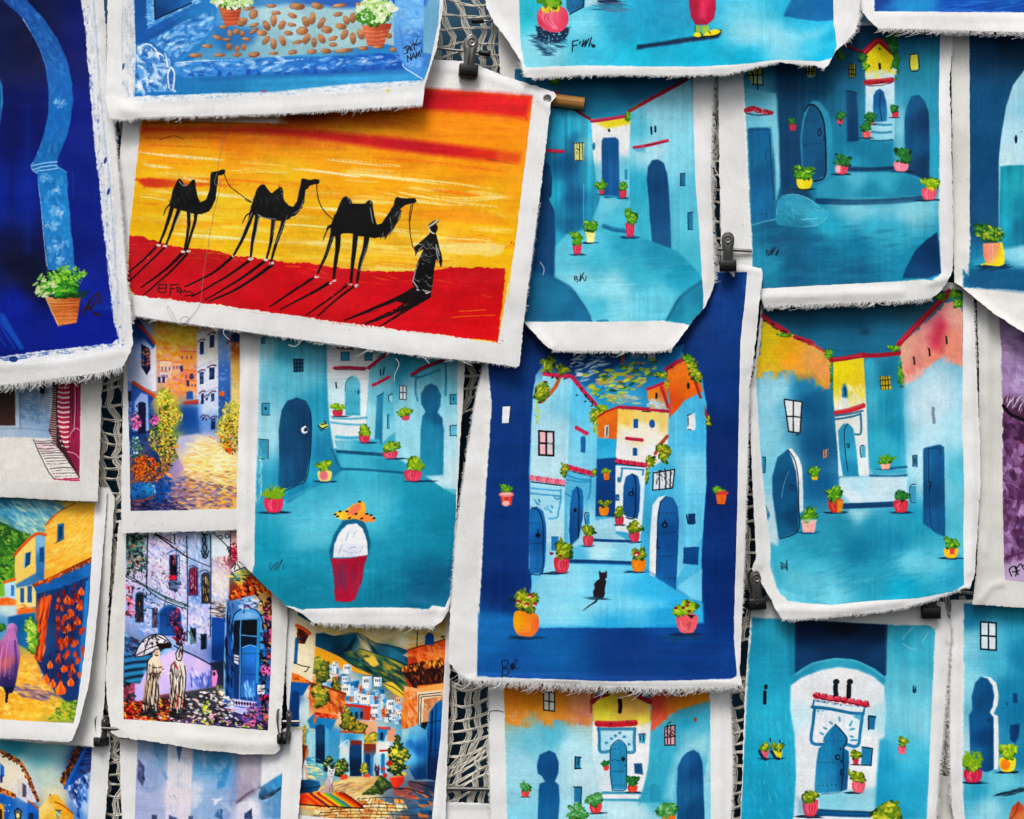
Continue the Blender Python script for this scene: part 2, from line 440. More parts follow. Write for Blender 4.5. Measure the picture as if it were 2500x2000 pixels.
def tps(anchors):
    A = np.array(anchors, float); P_ = A[:, :2] / 500; n = len(A)
    def U(r2): return np.where(r2 > 1e-12, r2 * np.log(np.maximum(r2, 1e-12)), 0)
    K = U(((P_[:, None] - P_[None]) ** 2).sum(-1)) + 1e-3 * np.eye(n)
    Q = np.concatenate([np.ones((n, 1)), P_], 1)
    M = np.block([[K, Q], [Q.T, np.zeros((3, 3))]])
    try: sol = np.linalg.solve(M, np.concatenate([A[:, 2], np.zeros(3)]))
    except np.linalg.LinAlgError: sol = np.linalg.lstsq(M, np.concatenate([A[:, 2], np.zeros(3)]), rcond=None)[0]
    def f(q):
        q = q / 500
        return U(((q[:, None] - P_[None]) ** 2).sum(-1)) @ sol[:n] + sol[n] + q @ sol[n + 1:]
    return f
def pdist(q, pl):
    d = np.full(len(q), 1e9)
    for (ax, ay), (bx, by) in zip(pl[:-1], pl[1:]):
        dd, _ = segd(q[:, 0], q[:, 1], ax, ay, bx, by); d = np.minimum(d, dd)
    return d
def mesh_obj(name, v, f, mat, parent=None, smooth=True):
    me = bpy.data.meshes.new(name); me.from_pydata([tuple(x) for x in v], [], [tuple(map(int, x)) for x in f]); me.materials.append(mat)
    if smooth: me.polygons.foreach_set("use_smooth", np.ones(len(me.polygons), bool))
    me.update()
    o = bpy.data.objects.new(name, me); C.objects.link(o)
    if parent: o.parent = parent; o.location = -Vector(parent.location)
    return o
def empty(name, loc):
    o = bpy.data.objects.new(name, None); C.objects.link(o); o.location = loc; o.empty_display_size = .02
    return o
def tubes(chains, radii, sides=3):
    """chains: list of (n,3) arrays -> one vertex and face list of tapered tubes"""
    V, Fc = [], []; b = 0
    for ch, rad in zip(chains, radii):
        n = len(ch); rr = np.broadcast_to(np.asarray(rad, float), (n,)) if np.ndim(rad) else np.full(n, rad)
        tan = np.gradient(ch, axis=0); tan /= np.linalg.norm(tan, axis=1, keepdims=True) + 1e-12
        ref = np.array([0, -1., 0]); sd = np.cross(tan, ref); ln = np.linalg.norm(sd, axis=1, keepdims=True)
        sd = np.where(ln < 1e-3, np.array([1., 0, 0]), sd / np.maximum(ln, 1e-9)); up = np.cross(sd, tan)
        for k in range(sides):
            t = 2 * math.pi * k / sides + .5
            V.append(ch + rr[:, None] * (sd * math.cos(t) + up * math.sin(t)))
        idx = b + np.arange(sides * n).reshape(sides, n)
        for k in range(sides):
            i0, i1 = idx[k], idx[(k + 1) % sides]
            Fc.append(np.stack([i0[:-1], i0[1:], i1[1:], i1[:-1]], 1))
        b += sides * n
    return np.concatenate(V), np.concatenate(Fc)
SHEETS = {}; ZS = .62
def sheet(name, label, cat, outline, picture, depth, ridges=(), pic_name=None, mat='white', fringe=(), noise=1.6, step=8, smooth_pic=False, jit=.7, group='canvases pegged over one another on the net', ns=0):
    """a loose canvas: outline and picture edge in photograph pixels, depth anchors 'x,y,mm' off the net,
    ridges (polyline, width px, mm) for folds, hems and rolled edges"""
    o = dens(S2(outline), 6, jit=jit)
    anch = [(x, y, z * ZS) for x, y, z in (map(float, t.split(',')) for t in depth.split())]
    f0 = tps(anch)
    rd = [(S2(a) if len(a.split()) > 1 else None, b, c) for a, b, c in ((a, b * (.75 if c < 0 else .85), c * (.13 if c < 0 else .5)) for a, b, c in ridges)]
    seed = len(SHEETS) * 137
    def f(q):
        d = f0(q)
        xi = (q[:, 0] * .35).astype(int) + seed; yi = (q[:, 1] * .35).astype(int) + seed
        def smp(t, k):
            x = q[:, 0] * k + seed; y = q[:, 1] * k; x0 = np.floor(x).astype(int); y0 = np.floor(y).astype(int); fx = x - x0; fy = y - y0
            g = lambda a, b: t[b % 1024, a % 1024]
            return (g(x0, y0) * (1 - fx) + g(x0 + 1, y0) * fx) * (1 - fy) + (g(x0, y0 + 1) * (1 - fx) + g(x0 + 1, y0 + 1) * fx) * fy
        d = d + noise * .6 * smp(T30, .45) + noise * .2 * smp(T30, 1.6) + noise * .05 * smp(T9, 1.2)
        for pl, wd, h in rd: d = d + h * np.exp(-(pdist(q, pl) / wd) ** 2)
        return d / 1000
    lo, hi = o.min(0), o.max(0)
    pts = [o]; edges = [(i, (i + 1) % len(o)) for i in range(len(o))]; n = len(o)
    pq = None
    if picture:
        pq = dens(S2(picture), 9, jit=.3, smooth=smooth_pic); pts.append(pq); edges += [(n + i, n + (i + 1) % len(pq)) for i in range(len(pq))]; n += len(pq)
    gx, gy = np.meshgrid(np.arange(lo[0], hi[0], step), np.arange(lo[1], hi[1], step)); gx = gx + (np.arange(gx.shape[0]) % 2 * step / 2)[:, None]
    g = np.stack([gx.ravel(), gy.ravel()], 1); g = g[inside(g, o)]
    g = g[pdist(g, np.vstack([o, o[:1]])) > 3.5]
    if pq is not None: g = g[pdist(g, np.vstack([pq, pq[:1]])) > 3.0]
    pts.append(g); q = np.concatenate(pts)
    r = delaunay_2d_cdt([Vector(p) for p in q], edges, [], 0, 1e-4)
    v2 = np.array([tuple(x) for x in r[0]]); tri = np.array(r[2])
    cen = v2[tri].mean(1)
    keep = inside(cen, o); tri = tri[keep]; cen = cen[keep]
    # orient towards the camera
    a, b, c = v2[tri[:, 0]], v2[tri[:, 1]], v2[tri[:, 2]]
    cr = (b[:, 0] - a[:, 0]) * (c[:, 1] - a[:, 1]) - (b[:, 1] - a[:, 1]) * (c[:, 0] - a[:, 0])
    tri[cr > 0] = tri[cr > 0][:, ::-1]
    inp = inside(cen, pq) if pq is not None else np.zeros(len(tri), bool)
    d = f(v2); v3 = Warr(v2, d)
    fn = np.cross(v3[tri[:, 1]] - v3[tri[:, 0]], v3[tri[:, 2]] - v3[tri[:, 0]])
    if fn[:, 1].mean() > 0: tri = tri[:, ::-1]; fn = -fn
    vn = np.zeros_like(v3)
    for k in range(3): np.add.at(vn, tri[:, k], fn)
    vn /= np.linalg.norm(vn, axis=1, keepdims=True) + 1e-15
    cx, by_ = (lo[0] + hi[0]) / 2, hi[1]
    root = empty(name, W(cx, by_, float(f(np.array([[cx, by_ - 5]]))[0])))
    tag(root, label, cat, group)
    # canvas: margin in front, whole back, cut edge all round
    nv = len(v2); back = v3.copy(); back[:, 1] += .0007
    he = {}
    for t in tri:
        for k in range(3):
            e = (int(t[k]), int(t[(k + 1) % 3])); he[e] = he.get(e, 0) + 1
    rim = [e for e in he if (e[1], e[0]) not in he]
    faces = [tuple(t) for t in tri[~inp]] + [(t[2] + nv, t[1] + nv, t[0] + nv) for t in tri] + [(a_, a_ + nv, b_ + nv, b_) for a_, b_ in rim]
    vv = np.concatenate([v3, back]); nn = np.concatenate([vn, -vn])
    def part(nm, faces, mat_):
        fa = [list(map(int, x)) for x in faces]
        us = sorted(set(i for x in fa for i in x)); mp = {i: k for k, i in enumerate(us)}
        ob = mesh_obj(nm, vv[us], [[mp[i] for i in x] for x in fa], mat_, root)
        ob.data.normals_split_custom_set_from_vertices([tuple(x) for x in nn[us]])
        return ob, us
    part("canvas", faces, MC[mat])
    if inp.any():
        p = PICS[pic_name]
        ob, us = part("picture", tri[inp], picture_mat(p))
        uvl = ob.data.uv_layers.new(name="picture")
        uu = v2[us] if max(us) < nv else None
        uvv = np.stack([(uu[:, 0] - p.x0) / (p.x1 - p.x0), 1 - (uu[:, 1] - p.y0) / (p.y1 - p.y0)], 1)
        li = np.empty(len(ob.data.loops), np.int32); ob.data.loops.foreach_get("vertex_index", li)
        uvl.data.foreach_set("uv", uvv[li].astype(np.float32).ravel())
    # frayed threads along cut edges: (polyline, direction dx,dy, length px, threads per px, curl)
    ch, rad = [], []
    for pl, (dx, dy), ln, den, curl in fringe:
        q = dens(S2(pl), .62 / den, closed=False)
        q = q + rng.normal(size=q.shape) * .6
        dd = f(q)
        clump = np.repeat(rng.normal(size=len(q) // 5 + 1), 5)[:len(q)]
        for i in range(len(q)):
            l = ln * (.3 + .65 * rng.random()) * (1 + .3 * clump[i]); s_ = (clump[i] * .5 + rng.normal() * .55) * curl
            if clump[i] < -.9 and rng.random() < .6: continue
            if rng.random() < .02: l *= 1.8; s_ *= 1.3
            m = 4 if ln < 14 else 6
            t = np.linspace(-.15, 1, m)
            px = q[i, 0] + dx * l * t + -dy * l * s_ * np.maximum(t, 0) ** 2
            py = q[i, 1] + dy * l * t + dx * l * s_ * np.maximum(t, 0) ** 2
            dep = dd[i] + .0007 + (rng.normal() * .002 + .0004) * np.maximum(t, 0) * min(l / 14, 1.5)
            k = (D - dep) / D
            ch.append(np.stack([(px - 1250) * S * k, -dep, ZC + (1000 - py) * S * k], 1)); rad.append(np.linspace(.00032, .00016, m))
    if ch:
        v, fc = tubes(ch, rad, 3)
        fo = mesh_obj("frayed_edge", v, fc, M_THREAD, root); fo["kind"] = "stuff"
    SHEETS[name + pic_name if pic_name else name + str(len(SHEETS))] = f
    return root, f

# ================================================================ the pictures,painted from the wall of canvases
# ---- deep blue arch with a terracotta pot
pic('blue_arch',-60,-60,345,960,'e4e5e8')
F(0,0)
P("-200,-200 600,-200 602,0 640,200 662,500 690,900 722,1200 755,1500 770,1725 795,1850 820,2150 850,2400 890,2540 840,2580 400,2630 0,2680 -200,2690",
  "0,300,021050 200,300,02063c 640,300,050d70 620,900,07158c 100,900,03096a 100,1500,041a96 640,1500,07168e 640,2200,0818a0 100,1950,020638 250,2100,04083c 100,2300,0716a0 600,2450,0612a0 0,2000,03105a",s=2.5,r=3.2,st=.04,m=.05)
P("0,1900 330,1940 345,2300 120,2080 0,1990","03072e",s=30,a=.75)
for i in range(4): soft([(60 + 120 * i,800),(110 + 120 * i,800),(110 + 120 * i,1900),(60 + 120 * i,1900)],'0a2aa8' if i % 2 else '030a50',a=.35,s=25)
P("0,590 18,650 22,760 0,930","2a7ab4",s=4)
P("20,0 170,140 280,330 340,500 365,700 360,850 330,1000 280,1150 235,1240 245,1285 280,1310 285,1400 300,1500 325,1725 335,1800 355,2030 565,2030 545,1800 530,1725 515,1500 505,1400 500,1290 425,1240 425,1200 460,1120 500,1020 530,900 548,750 540,620 500,450 430,290 330,140 190,-10 20,-40",
  "100,40,1a4aa4 400,300,1654ac 470,700,1763bc 400,1000,1a68c0 430,1400,1f78c8 420,1650,2580cc 460,1950,2274c4",s=2.5,r=1.5,m=.09)
for (x,y) in ((440,770),(350,1340),(420,1435),(420,1580),(440,1600),(400,1880),(450,1830),(390,1690),(460,1960)):
    B('o%d,%d,45,38' % (x,y),14,34,20,'c8e0f8 9ac4ee 6aa6e4',-.6,1,.5)
B("60,10 180,120 300,330 360,560 500,560 430,300 300,120 150,0",110,46,18,'3a7cc8 2a68b8 4d8fd4 1850a8',.9,.4,.35)
B("370,600 540,600 530,900 400,1150 300,1160 360,900",90,46,18,'3a86d0 2a70c0 1c5cb0',1.8,.4,.35)
B("290,1330 500,1330 560,2030 360,2030",130,50,20,'3c90d8 2a7ccc 1f6cc0 6ab0e6',1.5,.4,.34)
strokes("170,140 280,330 345,520 366,700 358,860 330,1010 280,1155|285,1330 300,1480 322,1720 350,2000",7,'cfe0f4',a=.65,dry=.45)
L("545,1290 548,1500",5,'3a7ac8',a=.3)
strokes("240,1245 330,1225 430,1215|245,1275 330,1252 428,1240|275,1285 360,1275 440,1262",7,'d6e6f8',a=.75)
L("245,1225 232,1245 245,1280 275,1300",9,'a8c8ec',a=.7)
L("500,1295 420,1250",9,'6aa8e0',a=.6)
P("0,2350 30,2360 180,2620 150,2630 0,2420","1650c0",s=6,a=.8); strokes("0,2435 70,2560 110,2620|0,2540 40,2600",9,'1a58c4',a=.6)
P("560,2130 640,2330 840,2330 840,2300 660,2290",'0f34b0',s=10,a=.5)
F(0,500)
P("345,695 605,690 595,760 575,885 435,912 400,830","350,720,e09a5c 470,800,c86a30 590,760,a84a1e 500,890,d88040",s=2,r=1.2)
for i in range(22):
    y=735 + i * 7.5; L([(365 + i * 3,y),(450,y + 6 * math.sin(i)),(590 - i,y - 5)],5,('f0b070','a8481c','e88a48','d06a30')[i % 4],a=.75,dry=.3)
L("345,705 400,830 437,905",9,'f0c080',a=.8)
leaves(480,590,185,125,('0e4416 165a1c','2f8a20 3fa028 1f7020','6cb030 8cc83a'),190,34)
B('o340,610,90,90',34,46,16,'d4e4a8 c8dca0 9cc868 5a9a38',-.6,.9,.9)
B('o520,530,130,70',90,26,15,'7cc038 9cd048 4a9a28',.6,1.2,.85)
P("420,690 660,640 640,700 560,700 540,690 480,705",'0d3f14',s=6,a=.7)
strokes("610,840 650,760 690,700 640,800|660,800 720,730 680,790|700,690 740,660 700,760|740,740 760,680|690,800 750,830 700,820|620,790 700,760",13,'34181c',taper=.4)
# ragged primer and stains of the margin
F(0,0)
for i in range(150):
    y=rng.random() * 2600; x=np.interp(y,[0,500,1200,1725,2150,2540],[606,665,722,772,822,880])
    E(x + rng.random() ** 2 * 50,y,3 + 5 * rng.random(),5 + 14 * rng.random(),'2a45a8',a=.55,dry=.35,s=2)
for i in range(120):
    x=rng.random() * 860; E(x,np.interp(x,[0,400,860],[2690,2640,2585]) + rng.random() ** 2 * 30,6 + 16 * rng.random(),4 + 3 * rng.random(),'3a5ab0',a=.5,dry=.4,s=2)
strokes("700,0 725,300 745,600 770,880 800,1160 830,1450 850,1720|850,1720 870,2000 890,2280",9,'6f8fb4',a=.55,s=6)
strokes("0,2800 250,2750 500,2730 820,2690",9,'6f93b8',a=.6,s=6)
B("650,60 720,60 860,1700 900,2400 850,2400 770,1600 690,800",260,60,14,'c4ccd8 eceae6 aab8cc f0efec',1.5,.3,.4)
for (x,y) in ((790,1205),(815,1440)): E(x,y,10,26,'1c2f88',s=3,rot=.3)
E(100,2700,34,22,'1a2a80',s=3); L("40,2710 200,2690",9,'24408c',a=.7)

# ---- blue courtyard with pebbles in flower patterns
pic('courtyard',255,-60,1100,300,'e6e7e9')
F(0,0)
P("1000,-180 3330,-180 3330,180 3300,500 3190,600 2600,630 2100,680 1600,700 1010,725 1020,400","1100,100,1450a8 1200,560,1f6fc0 1700,600,1f7cbc 2300,600,2a8cc8 2900,560,2a8ad0 3200,500,3f7cc8 1600,60,2c7cc8 2400,300,5a9cc4 2900,20,1040b0",s=2.5,r=2)
P("1010,-180 1500,-180 1500,40 1100,280 1020,330","1010,0,1450a4 1400,100,2a70c8 1200,200,1c5cb8",s=3,st=.05)
# window
P("1085,-180 1505,-180 1505,20 1440,40 1110,215",'4f94d8',s=3,r=2); B("1095,30 1110,205 1430,50 1500,20 1500,-40 1440,0 1160,140 1150,0",120,30,10,'8cc0ec 5aa0e0 b4d8f4 2f78c8',-.4,.6,.6)
P("1150,-180 1440,-180 1435,20 1165,145","1300,0,1250a0 1200,120,0c3c84 1400,20,1a66b4",s=2); strokes("1160,0 1165,145 1440,20",10,'0c1c3c',sm=False)
# ledge with foamy strokes
P("1120,300 1500,110 1600,60 1615,160 1600,230 1350,470 1290,450 1250,380","1200,330,2a74c4 1550,130,3a86d0 1400,350,2f80cc",s=3,r=2)
B("1130,300 1500,110 1600,70 1590,210 1360,430 1270,400",240,52,22,'a8ccf0 4a90d8 1c5cb4 d8e8f8 2c6cc0 6aa8e4',-.45,.5,.5)
P("1440,460 1620,200 1640,-180 3300,-180 3300,420 2900,330 2100,430","1700,400,5f9cc0 1900,240,86b4c4 2050,80,aac8d0 2200,400,8ab6c0 2600,250,9cc0c4 2900,300,a0c0c4 3100,200,6aa0c8 1650,300,3a84c4",s=4,r=1.5)
P("1850,60 1850,-180 3250,-180 3200,40 2600,60 2200,30","1900,30,3a7cc4 2600,10,1748b4 3100,20,1c4cc0",s=16,a=.85)
P("1600,190 1960,210 1900,330 1680,390 1620,300",'2468b4',s=22,a=.8)
P("2150,40 2250,90 2330,260 2250,340 2150,280",'c4dadc',s=26,a=.4)
# scalloped front edge
P("1290,470 1700,440 2050,430 2500,420 2900,400 3180,395 3180,500 2900,540 2500,560 2000,560 1400,580 1310,560","1400,520,3f8ad8 1900,500,2f78cc 2500,490,2468c8 3000,450,1a50c0",s=4,r=3)
for i in range(26):
    x=1340 + i * 72; y=545 - i * 1.6 + (i % 3) * 6
    P([(x,y + 22),(x + 22,y - 30 - (i % 4) * 9),(x + 48,y + 20)],'1a50b4' if i % 3 else '2a6cc8',s=5,r=3)
B("1320,460 2100,440 3150,400 3170,470 2500,520 1900,545 1350,560",250,60,20,'e8f0fa a8ccf0 3a80d4 1c54b8 5a9ae0 2a6cc8',-.1,.5,.5)
strokes("1330,470 1500,455 1800,450 2040,430|2060,470 2300,440 2450,450",9,'e4effa',a=.7,dry=.4)
P("1350,590 2200,575 3190,505 3300,520 3290,590 2600,630 2050,690 1300,700","1500,640,1f78bc 2200,630,2f90c8 2900,570,3a98d4",s=8,a=.9,st=-.05)
P("3150,500 1500,585 1500,610 3170,540",'1546a0',s=14,a=.45)
# foam ball in the corner
P("1025,330 1120,320 1240,380 1300,470 1318,600 1300,690 1150,690 1020,700","1080,380,3a7cc8 1280,500,2c6cc0 1150,640,6aa4dc",s=3,r=2)
B("1025,340 1130,330 1290,480 1310,680 1030,690",150,56,24,'f4f8fc c8dcf2 5a98dc 2a66bc e0ecf8 1c50a8',.8,1.0,.6)
strokes("1040,360 1100,330 1160,360 1190,430|1190,400 1240,430 1260,500|1270,660 1260,560 1285,505 1310,560 1300,670",13,'f0f5fb',a=.85)
strokes("1150,345 1210,380 1240,440|1060,420 1090,360 1130,380",9,'1c56b0',a=.8)
# right pillar
F(600,0)
P("1120,-180 1340,-180 1330,600 1180,480 1110,330","1150,50,6aa8e4 1280,150,7ab4ec 1250,450,5a98e0 1300,560,4a88d8 1320,300,3068c0",s=4,r=2)
B("1130,0 1320,0 1320,560 1190,460",140,44,18,'8cc0f0 5a9ce4 a8d0f4 4a8adc',.4,1,.35)
L("1180,480 1195,510 1330,595",9,'e4eefa',a=.85); L("1150,190 1180,350 1185,480",7,'2f68c0',a=.4)
strokes("1200,350 1216,395 1190,402|1185,362 1217,342|1212,390 1228,345 1242,386|1216,374 1240,368|1256,333 1238,355 1254,378|1258,318 1270,374|1292,288 1264,345 1312,322",7,'0f1830',sm=False)
strokes("1217,464 1212,415 1242,452 1238,403|1246,450 1259,398 1277,442|1251,430 1272,424|1279,442 1281,392 1293,426 1303,380 1313,422|1318,366 1323,396",7,'0f1830',sm=False)
# pebbles
def peb(s,sz=1):
    for t in s.split():
        x,y,rx,ry,ro=map(float,t.split(',')); ro=math.radians(ro)
        E(x,y + 3,rx * 1.04,ry * 1.08,'6a3c22',ro,s=2,r=1.6,a=.75); E(x,y,rx,ry,'%f,%f,c89468 %f,%f,8a5232' % (x - rx * .4,y - ry * .4,x + rx * .6,y + ry * .5),ro,s=2,r=1.4,m=.08)
        L([(x - rx * .5,y - ry * .2),(x + rx * .4,y - ry * .3)],4,'d8a878',a=.6)
peb("55,105,38,26,-50 62,185,36,12,-15 225,95,36,14,0 210,150,24,44,0 155,190,24,40,-30 270,185,24,34,40 120,245,40,22,5 318,245,34,16,5 152,300,20,36,40 208,328,22,40,0 275,305,22,40,-20 350,115,32,18,20 345,182,34,12,5 500,135,24,44,5 450,160,26,40,-25 567,170,22,42,25 424,230,44,30,-10 610,222,42,26,10 455,288,26,40,30 512,315,20,36,0 569,288,24,38,-35 388,315,38,14,-10 655,285,34,16,-20 655,333,28,14,0 715,195,42,22,10 755,150,22,34,-20 740,258,24,40,30 805,285,24,44,0 692,105,34,16,-10 803,130,24,36,0 865,255,26,40,-25 1075,265,22,18,0")
peb("190,42,36,12,0 385,45,58,24,5 535,42,46,22,15 702,40,52,13,-5 850,30,28,14,0 60,408,44,18,-10 205,397,34,12,0 350,390,36,16,-10 495,385,38,16,-5 600,380,40,18,0 735,378,68,14,-5 880,362,40,14,0 995,350,44,12,0 1105,370,26,16,0 -20,30,40,14,0 -115,140,30,46,0")
F(0,0)
peb("1905,105,36,30,-60 2040,42,36,10,0 1870,60,44,12,-10 1555,345,42,12,5 1468,415,48,16,0 1650,412,40,12,0 1780,410,34,14,-5 1912,408,38,16,-10 1905,230,40,12,-30 1680,200,34,12,0 1635,280,42,14,20 1705,295,30,12,0 1775,235,24,22,0 1725,248,18,26,-10 1820,250,18,22,0 1850,292,38,12,10 1720,345,22,26,20 1780,365,18,24,0 1830,350,20,24,0 1810,160,40,30,0 1830,150,30,20,0")
P("1640,40 1815,50 1785,190 1690,192","1660,80,d06a3c 1780,80,a83c20 1720,170,c8583a",s=2,r=1.4)
for i in range(14): L([(1650 + i * 2,55 + i * 9),(1730,62 + i * 9),(1810 - i * 2,55 + i * 9)],4,('e8a07c','8a2c18','d87850')[i % 3],a=.7,dry=.3)
leaves(1740,10,150,45,GREEN,110,34); B('o1740,10,160,50',90,34,18,'eef2dc d4e4b8 b8d890',0,1.5,.9)
F(600,0)
P("870,190 1095,175 1035,340 915,345","890,220,e87850 1000,260,c05030 1080,220,a83c22",s=2,r=1.2)
for i in range(18): L([(885 + i * 2,205 + i * 7.6),(980,212 + i * 7.4),(1085 - i * 3,195 + i * 8)],4,('f0b090','8a2c18','d87850','e89068')[i % 4],a=.7,dry=.3)
leaves(980,95,155,90,GREEN,170,34); B('o985,80,150,85',150,34,22,'f0f4e0 dceac4 c4dca0 9cc468',0,1.5,.92)
B('o900,120,70,60',40,26,14,'2f7a20 4a9a2a',0,1.5,.8)
# primer of the margin: grey-blue seam line,dry edges,a yellow and a red touch
F(0,0)
strokes("1030,800 1300,790 1700,765 2150,740 2500,735 2900,715 3190,700",8,'8ea2b4',a=.55,s=5)
for i in range(240):
    x=1020 + rng.random() * 2250; E(x,np.interp(x,[1020,1600,2100,2600,3300],[730,705,680,640,600]) + rng.random() ** 2 * 36,8 + 16 * rng.random(),3 + 5 * rng.random(),'5a8cc0',a=.3,dry=.45,s=2)
for i in range(120):
    y=rng.random() * 720; E(1008 - rng.random() ** 2 * 60,y,4 + 5 * rng.random(),8 + 12 * rng.random(),'7090c0',a=.35,dry=.4,s=2)
B("860,0 1000,0 1010,650 870,650",160,70,16,'d0d2d6 ecebe8 b4bcc8',1.5,.2,.4)
L("918,0 915,300 910,640",8,'98a4b0',a=.6,s=5)
for x,y in ((925,500),(915,640)): E(x,y,8,26,'1f3f88',s=3,rot=.2)
E(600 / KZ + 1068,686,12,16,'d8c820',s=4,a=.8); E(600 / KZ + 130,684,20,10,'b03a5c',s=5,a=.6); E(1990,686,18,8,'b0506c',s=5,a=.6)

# ---- camel caravan at sunset
pic('camels',275,120,1380,910)
F(0,0)
P("1065,900 2160,930 2160,600 4000,720 3980,1000 3920,1450 3880,1800 3740,2570 3200,2500 2600,2420 2000,2330 970,2210 960,2000 975,1700 1000,1500 1020,1300 1045,1050",
  "1100,1000,e88a10 1700,1000,e07a0c 2200,940,d86a0a 1100,1300,f2b41c 1600,1250,f0b01c 2200,1300,f2b824 2600,1250,f0a41c 3000,1100,ee9410 3600,1250,f0980c 1050,1600,f0b61c 1600,1600,f4c634 2400,1600,f2bc24 3200,1500,f0ac1a 3700,1500,f2b418 1100,1850,f2c41c 1800,1900,f2c024 2600,1900,f4c434 3300,1900,f4c43c 3700,1850,f2b818 3300,800,e8800c 3700,900,f08a0a",s=2,r=1.6,st=-.05,m=.05)
# broad streaks of the sky
P("2160,600 4000,720 3960,900 3700,860 3200,820 2700,760 2160,760","2400,680,c01028 3000,700,cc1024 3800,780,d81c20",s=22,r=3,st=-.06)
P("2160,790 3000,830 3930,900 3930,1010 3200,960 2600,930 2100,930","2300,860,9a4408 2700,880,c8640a 3400,930,f08c08",s=26,a=.9,st=-.05)
strokes("2700,850 3100,880 3600,910 3900,960|2900,900 3400,980 3850,1010",22,'f09a18',a=.5,dry=.4,s=6)
P("1070,950 1500,960 2000,950 2500,990 3000,1040 3500,1100 3920,1150 3900,1230 3500,1190 3000,1130 2600,1080 2200,1020 1700,990 1200,990 1060,1000","1100,970,d4381c 1700,975,c83018 2400,1000,d02820 3200,1090,c81424 3850,1180,d83018",s=18,r=2,st=-.06)
P("1060,1000 1500,1010 2000,1030 2600,1080 2600,1130 2000,1080 1500,1050 1080,1050",'e06a18',s=18,a=.6,dry=.2)
strokes("1080,930 1500,920 2100,935 2600,960|1100,1040 1400,1030 1700,1040",16,'b85a08',a=.55,dry=.3)
strokes("1200,1050 1300,1020 1375,1045",7,'6a3c08',a=.7); L("3660,1195 3860,1230",7,'4a3a14',a=.6)
for i in range(70):
    x=1060 + rng.random() * 2500; y=1080 + rng.random() * 850 + (x - 1000) * .06; l=200 + 500 * rng.random()
    x2=min(x + l,3860); c=('fae07c','f4cc40','ee9c18','e88a18','fbe8a4','f0a820')[int(rng.integers(6))]
    L([(x,y),((x + x2) / 2,y + .035 * l + 6 * rng.normal()),(x2,y + .07 * l)],24 + 40 * rng.random(),c,a=.5,dry=.25,s=8,taper=.6)
strokes("1050,1140 1200,1160 1400,1180 1680,1205|1060,1220 1150,1250 1300,1260|1050,1290 1200,1300 1400,1340 1550,1365|2460,1195 2700,1220 3000,1250|2150,1270 2400,1290 2700,1330",24,'fbf0cc',a=.85,dry=.35,taper=.5,s=3)
strokes("1750,1290 1950,1275 2150,1300|1050,1470 1150,1475 1260,1500|2700,1420 3100,1500 3500,1540 3750,1560|3000,1440 3400,1500 3800,1480|2700,1700 3200,1760 3700,1800|3100,1830 3500,1850 3750,1870|1000,1640 1200,1660 1500,1680|2100,1690 2500,1720 2800,1750",38,'fbe7a4',a=.7,dry=.45,taper=.5,s=4)
P("3150,1850 3700,1820 3800,1850 3780,1900 3700,1930 3400,1900",'f8e090',s=8,a=.75,r=4)
P("1015,1340 1100,1335 1500,1370 1800,1390 1500,1400 1180,1410 1080,1400","1050,1370,cc3a1c 1500,1385,e0681c",s=8,r=4,st=-.06)
P("2100,1360 2500,1400 2600,1420 2300,1420",'e8801c',s=10,a=.6,dry=.2)
P("2900,1560 3350,1580 3500,1550 3750,1620 3860,1700 3600,1680 3200,1640",'e8941c',s=12,a=.75,r=3,st=-.05)
P("1040,1520 1200,1530 1150,1545",'d87028',s=6,a=.6); P("3100,1950 3400,1960 3200,1985",'e06a1c',s=8,a=.6)
strokes("3300,1760 3500,1790 3600,1770 3760,1810|2960,1430 3150,1310 3300,1330 3500,1360",7,'d87a1c',a=.55,dry=.2)
P("3720,1060 3970,1010 3890,1500 3850,1650 3790,1650",'f0981c',s=20,a=.35)
strokes("1100,1430 1500,1450 1900,1490|2300,1560 2700,1590 3000,1640|1300,1760 1700,1790 2100,1830|2600,1300 3100,1350 3700,1420",30,'fdf0b4',a=.75,dry=.32,taper=.6,s=3)
strokes("1100,1090 1500,1100 1900,1140|2800,1180 3300,1230 3800,1290|1500,1340 1900,1360 2200,1400|3200,1420 3600,1470",26,'e4641c',a=.55,dry=.3,taper=.6,s=4)
# red sand
F(0,500)
P("970,230 1100,245 1200,280 1400,320 1600,340 1750,380 2000,410 2160,430 2300,440 2600,480 2900,500 3200,500 3400,470 3600,465 3800,480 3740,1032 3500,1000 3000,940 2600,890 2200,830 1700,760 1000,675 960,600",
  "1000,400,c01422 1500,550,cc0c20 2200,600,d00818 3000,650,d40a1c 3600,800,d80c18 3500,520,c80c1c 1500,350,c01c1c 2500,520,cc1420",s=2.5,r=4,st=-.03,m=.05)
B("990,250 1400,340 2100,440 2900,520 3700,500 3700,580 2900,600 2100,520 1000,340",130,90,8,'e04a20 b80c1c e8681c c01020',.1,.2,.4)
strokes("1560,360 1700,375 1800,395|1700,395 1850,420|2150,460 2250,465",12,'e87820',a=.6,dry=.4)
strokes("3400,845 3560,835 3720,828|3450,800 3650,790",6,'f0801c',a=.85); E(3050,758,12,14,'f08828',s=2); E(1105,400,14,16,'e8701c',s=3,dry=.4); L("3620,675 3700,695",9,'e84c20',a=.7)
for i in range(50):
    x=1000 + rng.random() * 2600; y=480 + rng.random() * 350; L([(x,y),(x + 120 * rng.random() + 40,y + 12)],4,'f03a30',a=.25,dry=.3)
